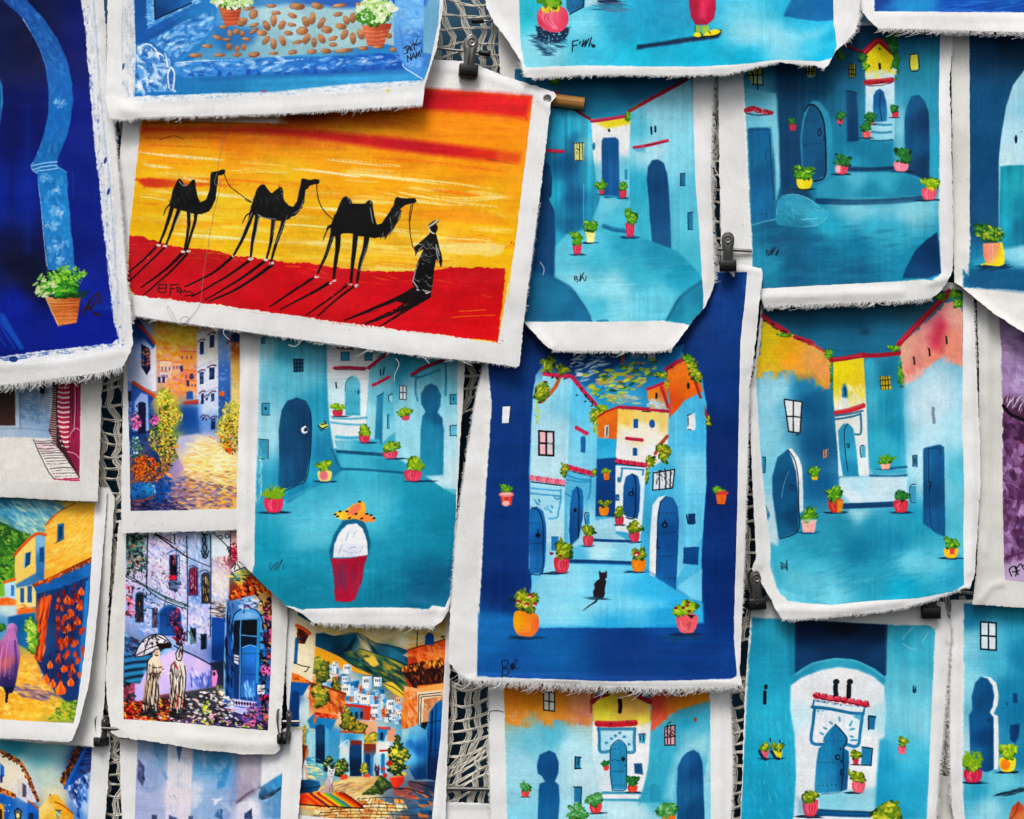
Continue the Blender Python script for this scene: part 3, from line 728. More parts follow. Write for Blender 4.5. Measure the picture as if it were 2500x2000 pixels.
# shadows of legs on the sand
for s_,w1,w2 in (("1175,310 1080,410 970,500",14,9),("1240,315 1130,420 975,570",13,8),("1370,360 1250,480 1060,620",22,7),("1405,365 1280,500 1080,675",16,7),("1740,395 1600,510 1390,615",18,8),("1870,420 1700,540 1440,690",18,7),("1985,425 1800,560 1540,715",20,6),("2040,455 1800,620 1570,725",22,6)):
    L(s_,w1 * 1.25,'12080c',w2=w2 * 1.3)
F(600,500)
for s_,w1,w2 in (("500,548 350,650 180,765",22,7),("620,590 480,670 260,785",22,7),("760,600 620,710 450,830",20,7),("805,615 680,710 540,835",18,7),("1270,640 1100,720 740,868",40,8),("1330,670 1180,770 900,895",62,10),("1370,685 1220,780 1010,912",34,8)):
    L(s_,w1 * 1.2,'12080c',w2=w2 * 1.3,dry=.02)
P("1250,620 1390,650 1390,690 1180,740 1120,720",'12080c',s=3)
strokes("1000,790 880,820 740,868|1180,790 1000,850 860,890",5,'12080c',a=.6,dry=.3)
BK='0e0f10'
def camel(fx,fy,body,neck,legs,hi,tail):
    F(fx,fy); P(body,BK,sm=True,s=1.4,r=1.2); P(neck,BK,s=1.4,r=1)
    for a_,w1,w2 in legs: L(a_,w1 * .7,BK,w2=w2 * .85,s=1.4)
    L(tail,14,BK,w2=4)
    B(body,60,46,14,'22262a 2c3034 1a1c1e',1.3,.4,.4)
    for a_,w1 in hi: L(a_,w1,'a8acb0',a=.75,dry=.25,taper=.4)
camel(0,0,"1280,1500 1300,1420 1340,1345 1360,1350 1395,1395 1420,1380 1445,1350 1465,1360 1475,1440 1500,1520 1540,1530 1590,1550 1560,1590 1480,1610 1400,1590 1320,1570 1275,1545",
      "1500,1525 1545,1500 1575,1420 1580,1320 1590,1290 1600,1292 1640,1285 1670,1270 1692,1275 1690,1300 1665,1315 1640,1320 1630,1400 1625,1450 1618,1500 1590,1560 1520,1595",
      (("1295,1540 1280,1600 1245,1710 1195,1836",52,18),("1345,1570 1320,1640 1285,1740 1245,1842",44,16),("1415,1580 1418,1680 1408,1760 1385,1890",40,20),("1470,1590 1465,1660 1430,1780 1400,1890",40,16)),
      (("1345,1360 1370,1390 1400,1395",9),("1365,1585 1335,1640 1310,1700",8),("1425,1600 1420,1680 1412,1740",6),("1340,1490 1345,1520",6)),"1275,1535 1245,1570 1228,1620")
E(1190,1843 - 0,16,9,'d8d4c0',s=1.2)
camel(0,0,"1885,1560 1910,1480 1945,1400 1985,1388 2010,1420 2040,1450 2070,1430 2100,1408 2122,1420 2135,1500 2165,1540 2200,1560 2180,1640 2100,1660 1990,1640 1900,1610","2150,1540 2190,1570 2230,1520 2255,1400 2265,1345 2285,1342 2330,1350 2370,1342 2400,1355 2395,1380 2360,1385 2330,1395 2295,1430 2285,1520 2270,1560 2220,1620 2120,1650",
      (("1895,1590 1880,1650 1830,1780 1756,1918",56,18),("1935,1620 1915,1720 1895,1820 1882,1940",52,18),("2055,1640 2045,1740 2030,1840 2002,1948",46,18),("2130,1640 2120,1700 2075,1830 2034,1972",52,18)),
      (("1895,1600 1850,1690 1800,1800",8),("1945,1620 1930,1720 1915,1800 1905,1830",9),("1935,1610 1990,1640 2080,1645",9),("2160,1620 2130,1690 2090,1790 2070,1830",9),("2062,1650 2055,1720 2045,1770",7),("1985,1395 2030,1450",9),("2105,1415 2125,1480 2150,1540",10),("2280,1500 2255,1570 2200,1610",8)),"1890,1600 1850,1620 1820,1680")
camel(600,0,"650,1690 680,1600 720,1500 755,1475 785,1500 810,1545 850,1560 890,1545 915,1510 945,1515 958,1600 985,1690 1000,1730 960,1760 860,1730 740,1700 660,1720","975,1690 1020,1680 1075,1600 1110,1540 1120,1490 1140,1478 1170,1490 1230,1490 1275,1490 1285,1515 1260,1530 1200,1540 1160,1570 1150,1640 1110,1720 960,1740",
      (),(("760,1485 790,1530",10),("935,1515 945,1600 955,1650",12),("1160,1570 1150,1620 1130,1680",8),("1145,1560 1140,1640",6)),"650,1690 620,1700 605,1722")
F(600,500)
P("640,150 660,80 720,20 760,-10 950,-10 985,170 1060,150 1100,60 1140,20 1165,40 1160,80 1130,140 1080,210 1030,245 960,250 900,240 850,235 800,215 730,215 680,240 650,230",BK,s=1.4,r=1.2)
for a_,w1,w2 in (("655,160 645,240 600,380 540,510",56,18),("690,190 690,300 675,420 660,550",66,22),("825,200 815,320 800,450 790,580",60,22),("910,230 895,330 860,440 835,580",60,20)): L(a_,w1 * .72,BK,w2=w2 * .85)
L("645,150 610,190 580,265",16,BK,w2=5)
B("1060,180 1100,60 1165,50 1160,100 1090,230 1000,250",60,40,7,'0e0f10 0e0f10 1a1a1c 8a8c8e',1.9,.4,.8)
strokes("655,240 620,330 580,420 550,490|940,255 900,340 870,440 850,500|845,240 835,290|935,20 945,90 955,140",9,'a8acb0',a=.75,dry=.25,taper=.4)
E(530,540,20,9,'d8d4d0',s=1.2,dry=.2); E(655,578,34,9,'d8d4d0',-.5,s=1.2,dry=.2); E(780,597,22,9,'d8d4d0',s=1.2,dry=.2); E(832,605,20,14,'d8d4d0',-.5,s=1.2,dry=.2)
for x,y in ((35,405),(150,412),(190,440),(1305,632),(1362,655)): E(x,y,22,12,'dcdad8',-.3,s=1.2,dry=.15)
F(0,500)
for x,y in ((1190,303),(1240,310),(1375,352),(1415,348),(1755,385),(1880,408)): E(x,y,17,10,'d8d2c0',s=1.2,dry=.1)
F(0,0); L("1685,1310 1720,1390 1790,1450 1890,1520",6,'1a160c')
F(600,0); L("530,1375 545,1500 590,1590 650,1645",7,'1a160c'); L("1255,1530 1235,1640 1228,1722",6,'1a160c'); L("-5,1500 20,1515 45,1520",6,'1a160c')
# the robed guide
F(600,500)
L("1240,0 1228,90 1235,220 1255,320",6,'14120e')
P("1385,205 1430,215 1450,300 1435,380 1415,480 1405,600 1390,650 1320,650 1265,615 1248,585 1255,540 1285,450 1320,370 1345,310 1360,250",BK,sm=False,s=1.4,r=1)
P("1385,215 1300,290 1258,320 1270,350 1275,385 1290,355 1340,330 1400,260",BK,s=1.4); P("1425,230 1450,300 1475,400 1475,450 1465,470 1450,430 1425,400 1410,300",BK,s=1.4)
P("1375,150 1410,130 1440,160 1435,195 1420,215 1390,205",BK,sm=True); P("1365,160 1400,125 1445,112 1450,125 1420,150 1385,172",'2a2a2c',s=1.2)
strokes("1375,165 1440,118|1380,180 1395,205 1415,215",12,'e0e0dc',a=.9,dry=.15)
for i in range(26):
    y=290 + 330 * rng.random(); x=1372 - (y - 290) * .2 + 34 * rng.normal(); q=10 + 26 * rng.random(); L([(x - q,y - q),(x,y + 5),(x + q * .9,y - 6)],5,'c4c6c8',a=.6,dry=.35,taper=.7)
strokes("1300,425 1270,510 1255,580|1430,300 1435,360 1450,420|1440,320 1455,380|1340,300 1300,340|1260,580 1290,620|1330,640 1385,655",9,'d0d0d0',a=.75,dry=.3)
F(0,500)
strokes("1195,600 1190,650 1240,660|1200,600 1245,598|1195,628 1235,625|1250,600 1245,655|1285,600 1275,680|1280,602 1340,598|1278,630 1310,628|1330,640 1325,620 1350,625 1330,650 1350,655|1360,630 1355,670|1360,640 1375,655 1390,640 1400,660 1420,650 1455,668|1385,685 1450,675",8,'1a0a10')
F(600,500)
strokes("2055,180 2070,140|2090,160 2097,140|1995,290 1998,280|2012,298 2016,290",10,'c01828',a=.85,dry=.2)
for i in range(26): E(1780 + rng.random() * 160,1020 + rng.random() * 60,3 + 5 * rng.random(),4,'b81420',s=1.2,a=.7,dry=.3)
for i in range(40):
    x=500 + rng.random() * 560; L([(x,850 + (x - 500) * .13),(x + 14 + 20 * rng.random(),870 + (x - 500) * .13 + 40 * rng.random())],4,'c41824',a=.35,dry=.4)
strokes("1990,480 1980,600 1965,700",7,'e8b010',a=.9,dry=.2); strokes("1700,1010 1880,1028",9,'e8b818',a=.8,dry=.3); L("2025,60 2030,180 2010,300",9,'e09a10',a=.7,dry=.2)

# ---- shared colours of the teal alley pictures
NAVY='0f2c58'
# ---- teal square with a man under a straw hat
pic('hat_man',560,800,1140,1530)
F(600,500)
P("125,980 1600,1000 1590,1150 1590,2100 1580,2480 1560,2900 1510,3030 1400,3010 1370,3035 900,3025 500,3060 250,3000 40,2900 60,2580 70,2300 85,1900 100,1500",
  "150,1050,8cccdc 300,1100,4ab0cc 200,1500,94d0e2 450,1450,3aa8c8 560,1900,2a9cc0 800,1900,44b0cc 1300,1300,5ab8d2 1550,1300,8ccfe0 1000,1300,48b0ce 900,2300,3cb0cc 400,2300,4cb4d0 1300,2300,1c94b4 1500,2500,148aac 200,2600,1a98b8 900,2700,1a90b0 400,2950,1488a8 1000,2980,0f7a9c 1500,2900,0c6c94 1400,2800,0f6a92 100,2800,1a94b4",s=4,r=2,st=.03)
P("105,1000 590,1000 615,1500 640,1800 710,1950 720,1990 640,2040 250,2240 70,2330 90,1600","150,1100,9cd4e2 280,1120,48aecb 200,1700,a0d4e4 440,1250,66bcd4 560,1500,2c9cc0 600,1900,1a7ca8 500,2000,2a9cc0 400,2130,1a86b0 130,2200,2c9abc",s=6,st=.07)
P("590,1000 640,1000 610,1300 640,1760 690,1900 625,1900 600,1500",'2a8cb4',s=16,a=.6)
# white house in the middle
P("605,1030 1030,1080 1010,1110 930,1250 905,1620 1000,1760 1020,1860 660,1830 625,1600 610,1300","650,1200,eceef0 900,1150,f0f0f0 750,1700,e8f0f2 880,1720,f0f2f4 640,1400,c8e2ea",s=5)
L("690,1075 800,1082",16,'c02848'); P("712,1105 780,1105 778,1170 712,1172",'3a98bc',s=2); P("893,1108 955,1108 945,1168 895,1172",'3a98bc',s=2)
win(715,1108,778,1170,'1c3a54',None,4,1,1); win(895,1110,948,1168,'1c3a54',None,4,1,1)
L("665,1225 760,1222 895,1230",24,'d02a50'); L("670,1238 890,1242",5,'1c1424',dry=.3)
P(arch(745,1285,860,1585,1.3),"800,1300,6ac0d8 800,1500,4ab0cc",s=5); strokes("745,1400 755,1330 800,1290|745,1580 743,1420",5,'1a4a6c',dry=.2); studs(760,850,1400,4,rr=3); studs(760,850,1490,4,rr=3); studs(760,850,1570,5,rr=4); E(845,1408,9,18,'1a5a80',s=2)
L("675,1335 680,1375",11,'121a30')
# right row of houses
P("930,1250 1060,1100 1120,1120 1130,1700 1010,1800 965,1820 905,1800 905,1600","1000,1300,7cc6da 960,1600,a0d8e6 1080,1500,5cb8d2",s=5,st=.05)
P("1130,1120 1500,1160 1590,1170 1590,2140 1480,2130 1310,2010 1130,1900 1110,1500","1180,1200,3aa8c8 1250,1400,8ccde0 1150,1700,94d2e4 1250,1850,9cd6e6 1550,1250,88cce0 1550,1800,b4dfec 1530,2000,c8e6f0 1400,1200,5cb8d0",s=5,st=.05)
P("1000,1180 1130,1110 1130,1300 1000,1330",'4aa8c4',s=10,a=.5)
P("1130,1120 1240,1120 1130,1480 1110,1400",'2f9cc0',s=24,a=.7)
strokes("920,1225 980,1180 1060,1118|1245,1275 1350,1215 1500,1162|955,1355 1010,1330 1075,1292",24,'d0284c'); strokes("925,1238 1000,1185|1250,1285 1350,1230 1480,1180|960,1360 1060,1308",6,'1a1426',dry=.45)
strokes("1280,1280 1275,1400 1290,1470|1290,1300 1380,1270 1460,1235|1500,1170 1505,1300 1500,1430",16,'2a86ae',a=.85); L("1240,1290 1290,1290",12,'2a86ae')
strokes("1010,1238 1012,1278|1040,1222 1030,1275",9,'14203a')
win(1155,1358,1205,1460,'16283c','e8ecec',6,2,2,4)
P("1035,1415 1030,1500 1025,1800 965,1815 975,1600 985,1440","1000,1500,2f86ac 1000,1750,1f7aa4",s=4,st=.06); L("985,1440 1035,1412",6,'14304c')
P(box(1070,1430,1100,1480),'9cd4e4',s=2); strokes("1075,1478 1072,1435 1100,1422",7,'14304c')
sconce(1535,1428,1585,1498,'3a9cc0'); L("1560,1450 1562,1465",8,'0f2840'); sconce(1535,1660,1585,1735,'5cb4d0'); sconce(1065,1580,1080,1680,'4aa4c4')
# keyhole doorway
P("1390,1340 1440,1365 1468,1430 1462,1510 1440,1560 1475,1600 1488,1700 1482,2030 1310,2040 1312,1700 1325,1590 1350,1555 1318,1500 1315,1420 1345,1365","1390,1400,1c6490 1390,1500,186494 1350,1650,1c7ca8 1440,1600,14588c 1400,1900,1a84ac 1350,2000,2a90b4",s=4,r=1,st=.07)
P("1330,1650 1480,1650 1480,2040 1310,2040",'2a94b8',s=20,a=.45)
# door on the left
P("245,2150 250,1900 245,1680 268,1540 310,1475 380,1448 440,1470 482,1540 496,1640 488,1850 450,2060 380,2110","300,1600,16588c 400,1550,0f4478 350,1800,134a7c 300,2000,14588c 450,1700,0e3c6c 420,2000,124474",s=4,st=.08)
strokes("450,1475 485,1560 492,1680 485,1850 455,2060 380,2110 290,2150",7,'0c1c38',a=.8); studs(320,470,1610,5); studs(320,450,1830,5,rr=4); studs(340,440,2075,4)
E(440,1690,26,30,'e4e8ea',s=2,r=2); E(446,1690,11,15,'0c1c34',s=1.5); L("455,1660 460,1700",7,'101c30')
P("310,2250 700,1980 720,2000 640,2060 300,2220",'14709c',s=10,a=.7); strokes("640,1830 690,1950 715,1980",9,'14486c',a=.6,s=3)
sconce(120,1495,180,1580,'3a98bc'); E(148,1530,8,11,'0f1c30',s=1.5); sconce(118,1000,145,1040,'3a98bc')
P(box(95,1765,165,1910),'3c98b8',s=2); strokes("95,1762 168,1766 166,1912|92,1905 140,1914",6,'14304c',sm=False)
P("355,1160 430,1165 425,1255 360,1260",'1f5c84',s=4,r=2); win(360,1162,428,1250,'101c34',None,8,3,3)
E(585,1660,34,24,'d8dc6c',s=2,r=2); strokes("545,1660 575,1682 610,1665|565,1650 600,1645|590,1625 600,1640",9,'10202c'); P("540,1655 560,1690 600,1690 560,1700",'0f4468',s=4)
# steps
strokes("650,1600 780,1608 905,1600|640,1635 760,1650 905,1655",16,'3a9cbc',a=.8,s=4); L("680,1745 760,1752 900,1748",26,'3aa4c4',a=.9,s=5)
P("665,1770 1000,1760 1040,1870 1000,1880 690,1850","700,1800,70c0d6 900,1820,3ca4c4",s=6); L("690,1855 850,1865 1040,1880",26,'10507c',a=.9,s=3); L("720,1985 900,1990 1190,2015",20,'105884',a=.85,s=4)
P("700,1890 1030,1900 1180,1930 1190,2000 720,1970","800,1930,48b0cc 1100,1950,2a9cbc",s=6)
P("1480,2130 1590,2185 1590,2140 1485,2100",'94d0e0',s=6,a=.6)
# light on the ground
soft("650,2150 1000,2100 1150,2200 1000,2450 500,2450",'6cc4da',.5,60); soft("350,2350 650,2250 700,2500 300,2600",'74c8dc',.45,50); soft("400,2500 650,2480 640,2570 400,2580",'86cfe0',.4,40)
soft("1200,2200 1590,2250 1590,2700 1300,2600",'0f84a8',.45,60); soft("1250,2800 1560,2700 1550,2950 1200,3000",'0a5480',.55,60)
B("120,2250 1580,2250 1560,2900 300,2950",260,120,14,'2aa0c0 4cb4d0 1484a8 74c8dc',-.05,.15,.16)
for x,y,w_,h_,c1,c2 in ((690,1545,74,44,'cc2046','e85878'),(890,1720,80,66,'d02c4c','ee7484'),(1085,1850,110,56,'d83a5c','f08a98')): pot(x,y,w_,h_,c1,c2,w_ * .75,h_ * 1.1,LIME,NAVY,1.3,shx=30)
pot(592,2000,104,78,'e8dc78','f4ecb0',70,78,LIME,NAVY,1.3); E(583,2035,32,36,'e06880',s=3,a=.9)
pot(1255,1995,126,80,'dc3458','f08098',92,90,LIME,NAVY,1.4,shx=60); pot(1200,1580,60,40,'d83458','f08098',76,62,LIME,None)
pot(208,2200,138,110,'dc2a54','f27a94',88,76,LIME,NAVY,1.3); P("105,2185 150,2150 200,2155 250,2115 245,2160 278,2160 270,2210 150,2200",'78a81c',s=3,r=3)
# the man and his hat
P("640,2700 625,2600 660,2480 730,2370 800,2335 870,2350 915,2440 940,2540 925,2640 900,2640 880,2500 840,2420 780,2400 720,2440 680,2520 660,2620",'12648c',s=5,r=1)
P("655,2650 665,2560 700,2470 760,2405 830,2395 880,2440 910,2530 915,2630 890,2640 760,2650","700,2550,f0f0f6 850,2500,f6f6fa 800,2600,dde2ee",s=3,r=1)
strokes("800,2500 830,2440|750,2520 770,2470|700,2620 720,2560|780,2580 830,2570|850,2620 880,2560|740,2600 800,2620 860,2600|690,2640 760,2630 820,2640",9,'7088b0',a=.6,dry=.35)
P("642,2655 700,2660 780,2655 860,2640 910,2635 890,2720 860,2850 820,2960 790,2985 670,2985 660,2800","680,2750,c01034 850,2700,b80c34 750,2900,c41238 720,2800,98204c",s=4,r=2)
for i in range(26): x=665 + 215 * rng.random(); L([(x,2680 + 60 * rng.random()),(x - 6,2760 + 60 * rng.random()),(770 + (x - 770) * .6,2860 + 110 * rng.random())],9 + 12 * rng.random(),('7a3058','503c68','c01438','98183c')[i % 4],a=.45,dry=.25,taper=.6,s=4)
F(600,504.5)
P("658,2310 690,2290 740,2285 800,2240 850,2218 885,2218 900,2260 900,2310 960,2330 975,2350 960,2370 900,2372 820,2345 740,2355 680,2340","700,2310,e8b824 850,2260,e8b428 900,2350,e8803c 800,2330,f0a030 680,2335,f0d870",s=3,r=1.2)
P("760,2310 800,2250 860,2225 870,2260 830,2320 780,2320",'e4705c',s=8,a=.85)
for x,y in ((670,2312),(690,2328),(708,2292),(760,2290),(778,2340),(828,2310),(870,2345),(908,2308),(940,2318),(962,2342),(855,2218)): E(x,y,13,7,'14120e',-.3,s=1.2)
F(600,500)
strokes("185,2690 178,2720 195,2750|215,2700 190,2740 230,2690|240,2680 215,2750 270,2670 235,2750 275,2670|280,2740 278,2700",6,'24506c')
B("62,2300 125,2200 100,980 60,980",120,40,10,'c4dfe8 e8ecec a4d0de',1.5,.2,.4)

# ---- dark blue frame round a sunny alley with a black cat
pic('cat',1090,620,1870,1690)
F(1200,500)
P("-105,380 -105,480 1930,505 1905,900 1870,1400 1850,2400 1830,2900 1820,3260 1840,3500 1835,3560 1500,3575 900,3585 0,3550 -110,3540 -105,3300 -60,2400 0,1500",
  "-50,1000,0a2c80 0,1500,0c3488 150,1300,0c3c90 0,2500,0c3890 100,2900,0a2c80 -50,3200,0f5cb0 300,3400,0f50ac 1000,3350,0c3a90 1600,3400,0a3490 1750,3000,082a80 1700,2000,08287c 1650,1200,0a3488 1700,700,0a3c94 1400,3250,0c4ca4 700,3500,0c4498 1400,700,08307c 300,900,072664",s=3,r=2,st=.05,m=.05)
P("1900,510 1945,520 1920,620 1880,660 1880,520",'0c44a4',s=3,r=5,dry=.15)
# floor band of the frame
P("-110,3070 150,3080 350,3180 800,3190 1500,3260 1835,3270 1835,3560 -110,3540","0,3150,1a6cbc 400,3300,1464b4 1000,3330,0c3a90 1500,3400,0c3c94 200,3480,1052a4",s=16,a=.85,st=-.05)
# view through the arch
P("300,2900 295,2400 280,2000 300,1600 310,1400 330,1280 400,1180 500,1110 1400,1090 1500,1150 1580,1280 1615,1500 1610,2100 1580,2600 1575,2900 1590,3130 1480,3180 800,3180 330,3180 270,3000",
  "400,1500,9cd8ee 700,1500,5cbce4 1000,1300,1c88c4 600,1150,0e3c84 1100,1200,1474b8 1450,1700,5ac0ea 1300,2300,40a8d8 1500,2800,52b8e4 600,2950,7cd0ee 1000,2950,3cb0e4 800,3120,2aa0dc 1400,3100,1c88d0",s=4,r=1.2)
P("450,1120 1000,1100 1010,1170 800,1330 700,1380 600,1250","600,1180,0c2e74 900,1150,10428c 700,1320,1460a8",s=16)
P("800,1330 1000,1170 1200,1160 1330,1250 1150,1500 850,1520 780,1480 720,1390","900,1400,2090cc 1100,1250,1c74b4 1000,1480,3aa4d8",s=16)
B("560,1120 950,1120 700,1330 600,1250",46,54,12,'e8eef4 b4c8dc 8aa8c8',-.2,.4,.75); B("700,1270 1250,1150 1200,1300 900,1500 740,1400",130,46,18,'9cae1c c4cc2c 3a6a34 1c4c3c b8c030 c88a58 d8d84c',-.15,.5,.8); B("850,1420 1110,1440 1100,1500 900,1500",40,50,10,'c4a078 e0d8b4 c8d060',.1,.3,.6)
L("985,1100 985,1185",22,'b04c2c'); P(box(1040,1095,1230,1150),'c0ccd4',s=6,dry=.2); strokes("1070,1100 1072,1120|1100,1100 1102,1115|1165,1095 1165,1150",12,'10203c'); L("1240,1095 1242,1165",20,'2a5c94')
P("1250,1100 1450,1050 1420,1130 1310,1230 1260,1160","1350,1110,1470b4",s=8)
# left house
P("330,1500 390,1270 580,1290 610,1310 585,1700 570,2090 290,2060 300,1700","400,1400,9cd6ec 450,1700,b4e0f0 400,1950,c0e4f2 560,1500,80c8e4",s=4,st=.05)
P("610,1300 780,1500 795,1800 780,2050 570,1950 585,1600","650,1450,5cbae0 700,1800,74c8e8 620,1900,8cd2ee",s=4,st=.04)
L("515,1280 470,1380 375,1480",28,'b8602c'); strokes("395,1270 470,1280 600,1290|610,1300 690,1400 780,1500",30,'cc2050'); B("600,1310 620,1330 790,1510 770,1520",14,16,11,'101828',.8,.3,.9); B("395,1282 600,1302 600,1315 395,1300",10,18,8,'101828',.1,.3,.9)
for x,y in ((640,1430),(705,1478),(750,1512)): E(x,y,9,6,'14304c',s=1.5)
leaves(430,1200,50,60,OLIVE,45,26); leaves(370,1390,45,120,OLIVE,70,26); leaves(520,1235,60,40,OLIVE,40,24); B("330,1480 370,1480 350,1650 335,1650",20,24,10,'d8d83a b8c434',1.4,.4,.7); E(660,1275,24,14,'e8ecec',s=2)
leaves(800,1560,45,110,OLIVE,80,26); leaves(840,1520,40,30,LIME,24,22); B("760,1640 800,1640 790,1720 760,1720",20,22,12,'c8d040 8cb030',1.4,.5,.8)
win(355,1700,465,1880,'14121c','e8b8bc',14,2,2,6); P("420,1715 455,1715 455,1870 420,1870",'c8dce8',a=.6,s=5)
L("635,1675 680,1700 715,1718",28,'cc2450'); P(arch(668,1745,702,1858,.6),'1c64ac',s=2); strokes("672,1750 700,1745 700,1855 672,1850",6,'10305c',a=.7)
# gate roofs and doors,left
P("290,2080 550,2110 540,2700 410,2770 280,2740","400,2200,a8dcf0 350,2600,8cd0ec 500,2500,c4e6f4",s=4)
P("550,2000 790,2040 770,2560 580,2580","650,2150,5cb8e0 740,2400,94d4ec 600,2500,8ccee8",s=4)
for i in range(11):
    x=300 + i * 24; E(x,2052 + i * 3.6,17,22,('e8607c','ee8098','d84468')[i % 3],s=2); L([(x - 6,2042 + i * 3.6),(x + 4,2064 + i * 3.6)],6,'f8b4c0',a=.7)
L("290,2082 420,2098 545,2112",8,'14182c',dry=.3)
for i in range(9):
    x=565 + i * 24; E(x,1968 + i * 6.6,17,20,'cc2048' if i % 2 else 'd83458',s=2)
L("555,1990 650,2015 765,2045",8,'14182c',dry=.3); leaves(548,1990,22,60,OLIVE,34,18); leaves(772,2010,14,26,OLIVE,16,14)
strokes("290,2130 400,2140 520,2150|290,2170 400,2180 520,2190|520,2140 515,2240 500,2300 490,2350 430,2360|470,2190 490,2215 520,2200",14,'3a94cc',a=.8)
strokes("560,2030 650,2060 745,2070|560,2065 650,2080 740,2085|745,2050 740,2150 725,2210|555,2170 590,2190",14,'2f88c4',a=.8)
B("320,2210 470,2260 450,2320 330,2240",10,26,14,'4aa4d4 2f84bc',.8,.8,.85)
P("285,2775 282,2300 300,2275 340,2268 385,2300 408,2400 410,2500 400,2700 385,2770","300,2400,1c6cb8 380,2500,1050a0 320,2700,1c68b4",s=3,st=.06); strokes("300,2275 350,2300 385,2400 385,2600 378,2770 290,2775",7,'0a1430'); studs(282,380,2390,5); studs(285,375,2545,5); studs(290,370,2730,3); E(348,2485,20,18,'0a0f20',s=1.5); L("348,2440 345,2480",8,'0a0f20')
P("590,2560 580,2450 590,2250 605,2150 640,2115 680,2140 690,2200 685,2350 650,2530","620,2200,1a68b4 650,2400,0f4c98",s=3,st=.05); strokes("640,2120 655,2200 652,2400 648,2530 590,2555",7,'0a1430'); E(627,2295,13,16,'0a1024',s=1.5)
P(box(448,2492,502,2600),'2a7cc0',s=2); strokes("705,2400 700,2320 730,2318",8,'0f2448'); P(box(708,2325,735,2400),'2a84c0',s=2)
# centre houses
P("795,1580 950,1520 950,1760 910,1760 800,1750","850,1600,e87820 900,1700,d8641c 830,1720,dc6c20",s=3,r=2,m=.06); L("800,1590 870,1550 950,1520",16,'c02a1c')
P("950,1530 1330,1560 1325,1720 1320,1950 1180,1980 930,1930 940,1750","1000,1600,f0c85c 1200,1620,f4d478 1100,1700,f0d890 1000,1850,f4f4f6 1200,1850,f8f8fa",s=3,r=1.5)
soft("960,1650 1050,1690 1060,1640 1250,1640 1260,1720 1300,1720 1300,1780 960,1760",'f8f8f6',.75,16); L("955,1520 1100,1530 1325,1550",26,'cc1c4c'); strokes("975,1535 1050,1545|1130,1552 1190,1556|1270,1560 1300,1560",7,'14101c',dry=.3)
P(arch(1065,1608,1100,1678,.5),'1c58a4',s=2); E(1205,1645,22,32,'1c58a4',s=2); P("848,1660 880,1655 878,1750 848,1748",'c8d4dc',s=4); L("868,1670 864,1740",9,'14182c')
P("790,1755 940,1760 930,1910 790,1905","850,1800,2aa0d4 850,1880,3cb0de",s=4)
L("1015,1755 1070,1762 1130,1768",26,'d02450'); P(arch(1060,1825,1095,1885,.6),'1c60a4',s=2); L("1075,1835 1078,1885",6,'0f2040')
P("1170,1380 1320,1330 1330,1540 1200,1530 1170,1450","1220,1430,e88420 1300,1400,d86a1c 1230,1520,a0d0e4",s=3); strokes("1168,1385 1240,1360 1300,1335|1275,1370 1300,1440 1325,1520",22,'c81c3c'); E(1238,1435,9,24,'14120e',s=1.5); B("1170,1465 1290,1470 1280,1530 1175,1530",30,30,14,'b8d8e8 d8e4ea e0a468',.2,.6,.7)
P("1310,1240 1450,1150 1500,1180 1560,1290 1590,1400 1530,1430 1440,1480 1400,1560 1360,1600 1340,1500","1400,1250,e87820 1500,1300,e8741c 1380,1450,dc5418 1450,1400,e06818",s=4,r=3,m=.06)
L("1310,1235 1380,1190 1460,1145",30,'cc1c48'); B("1310,1235 1460,1150 1470,1160 1330,1245",10,16,8,'101828',.5,.3,.8); L("1520,1300 1570,1450 1620,1600",20,'b42c28'); E(1477,1360,10,26,'14100e',s=1.5); L("1335,1500 1345,1600",16,'d8402c',a=.8)
leaves(1475,1160,34,30,GREEN,26,22); leaves(1515,1240,34,80,OLIVE,60,26); leaves(1555,1290,26,40,OLIVE,30,22); leaves(1290,1280,55,26,OLIVE,34,20); leaves(1625,1630,20,40,OLIVE,26,18); B("1300,1320 1330,1320 1325,1380 1300,1380",14,18,12,'c8c430 5a8020',1.2,.5,.8)
# right house
P("1340,1600 1450,1480 1600,1450 1615,2100 1580,2500 1400,2800 1190,2700 1140,2300 1160,2000 1320,1900","1400,1700,60c4ec 1550,1700,48b4e4 1500,2000,84d2f0 1300,2050,44acd8 1200,2400,3aa0cc 1550,2400,68c4ea 1480,2700,7ccfee",s=5,st=.05)
P("1480,1575 1530,1570 1530,1690 1480,1695 1468,1680",'e8ecee',s=3,r=2); strokes("1470,1585 1500,1570|1475,1690 1500,1692|1478,1600 1475,1660",7,'14203a',dry=.2)
L("1320,1740 1270,1800 1230,1870",26,'b4502c'); leaves(1290,1870,48,60,OLIVE,60,26); leaves(1190,1930,46,40,OLIVE,40,22); leaves(1165,2040,22,70,OLIVE,34,16); E(1280,1850,10,9,'c02c28',s=2)
P("1215,2005 1375,1990 1360,2130 1215,2145",'dfe6ea',s=3); strokes("1215,2010 1210,2145 1360,2130 1375,1990 1215,2015|1262,2008 1260,2140|1310,2002 1308,2135|1345,1998 1340,2130",9,'10141f',sm=False); B("1225,2020 1360,2010 1350,2120 1225,2130",18,30,7,'1c2430 2a3440',1.2,.5,.8); strokes("1250,2010 1265,1995 1285,2005|1300,1985 1302,2000",8,'10141f')
P("1185,2780 1190,2500 1210,2260 1250,2200 1310,2182 1300,2200 1260,2260 1245,2400 1240,2790 1215,2800","1220,2400,eef4f8 1210,2700,f4f8fa",s=3)
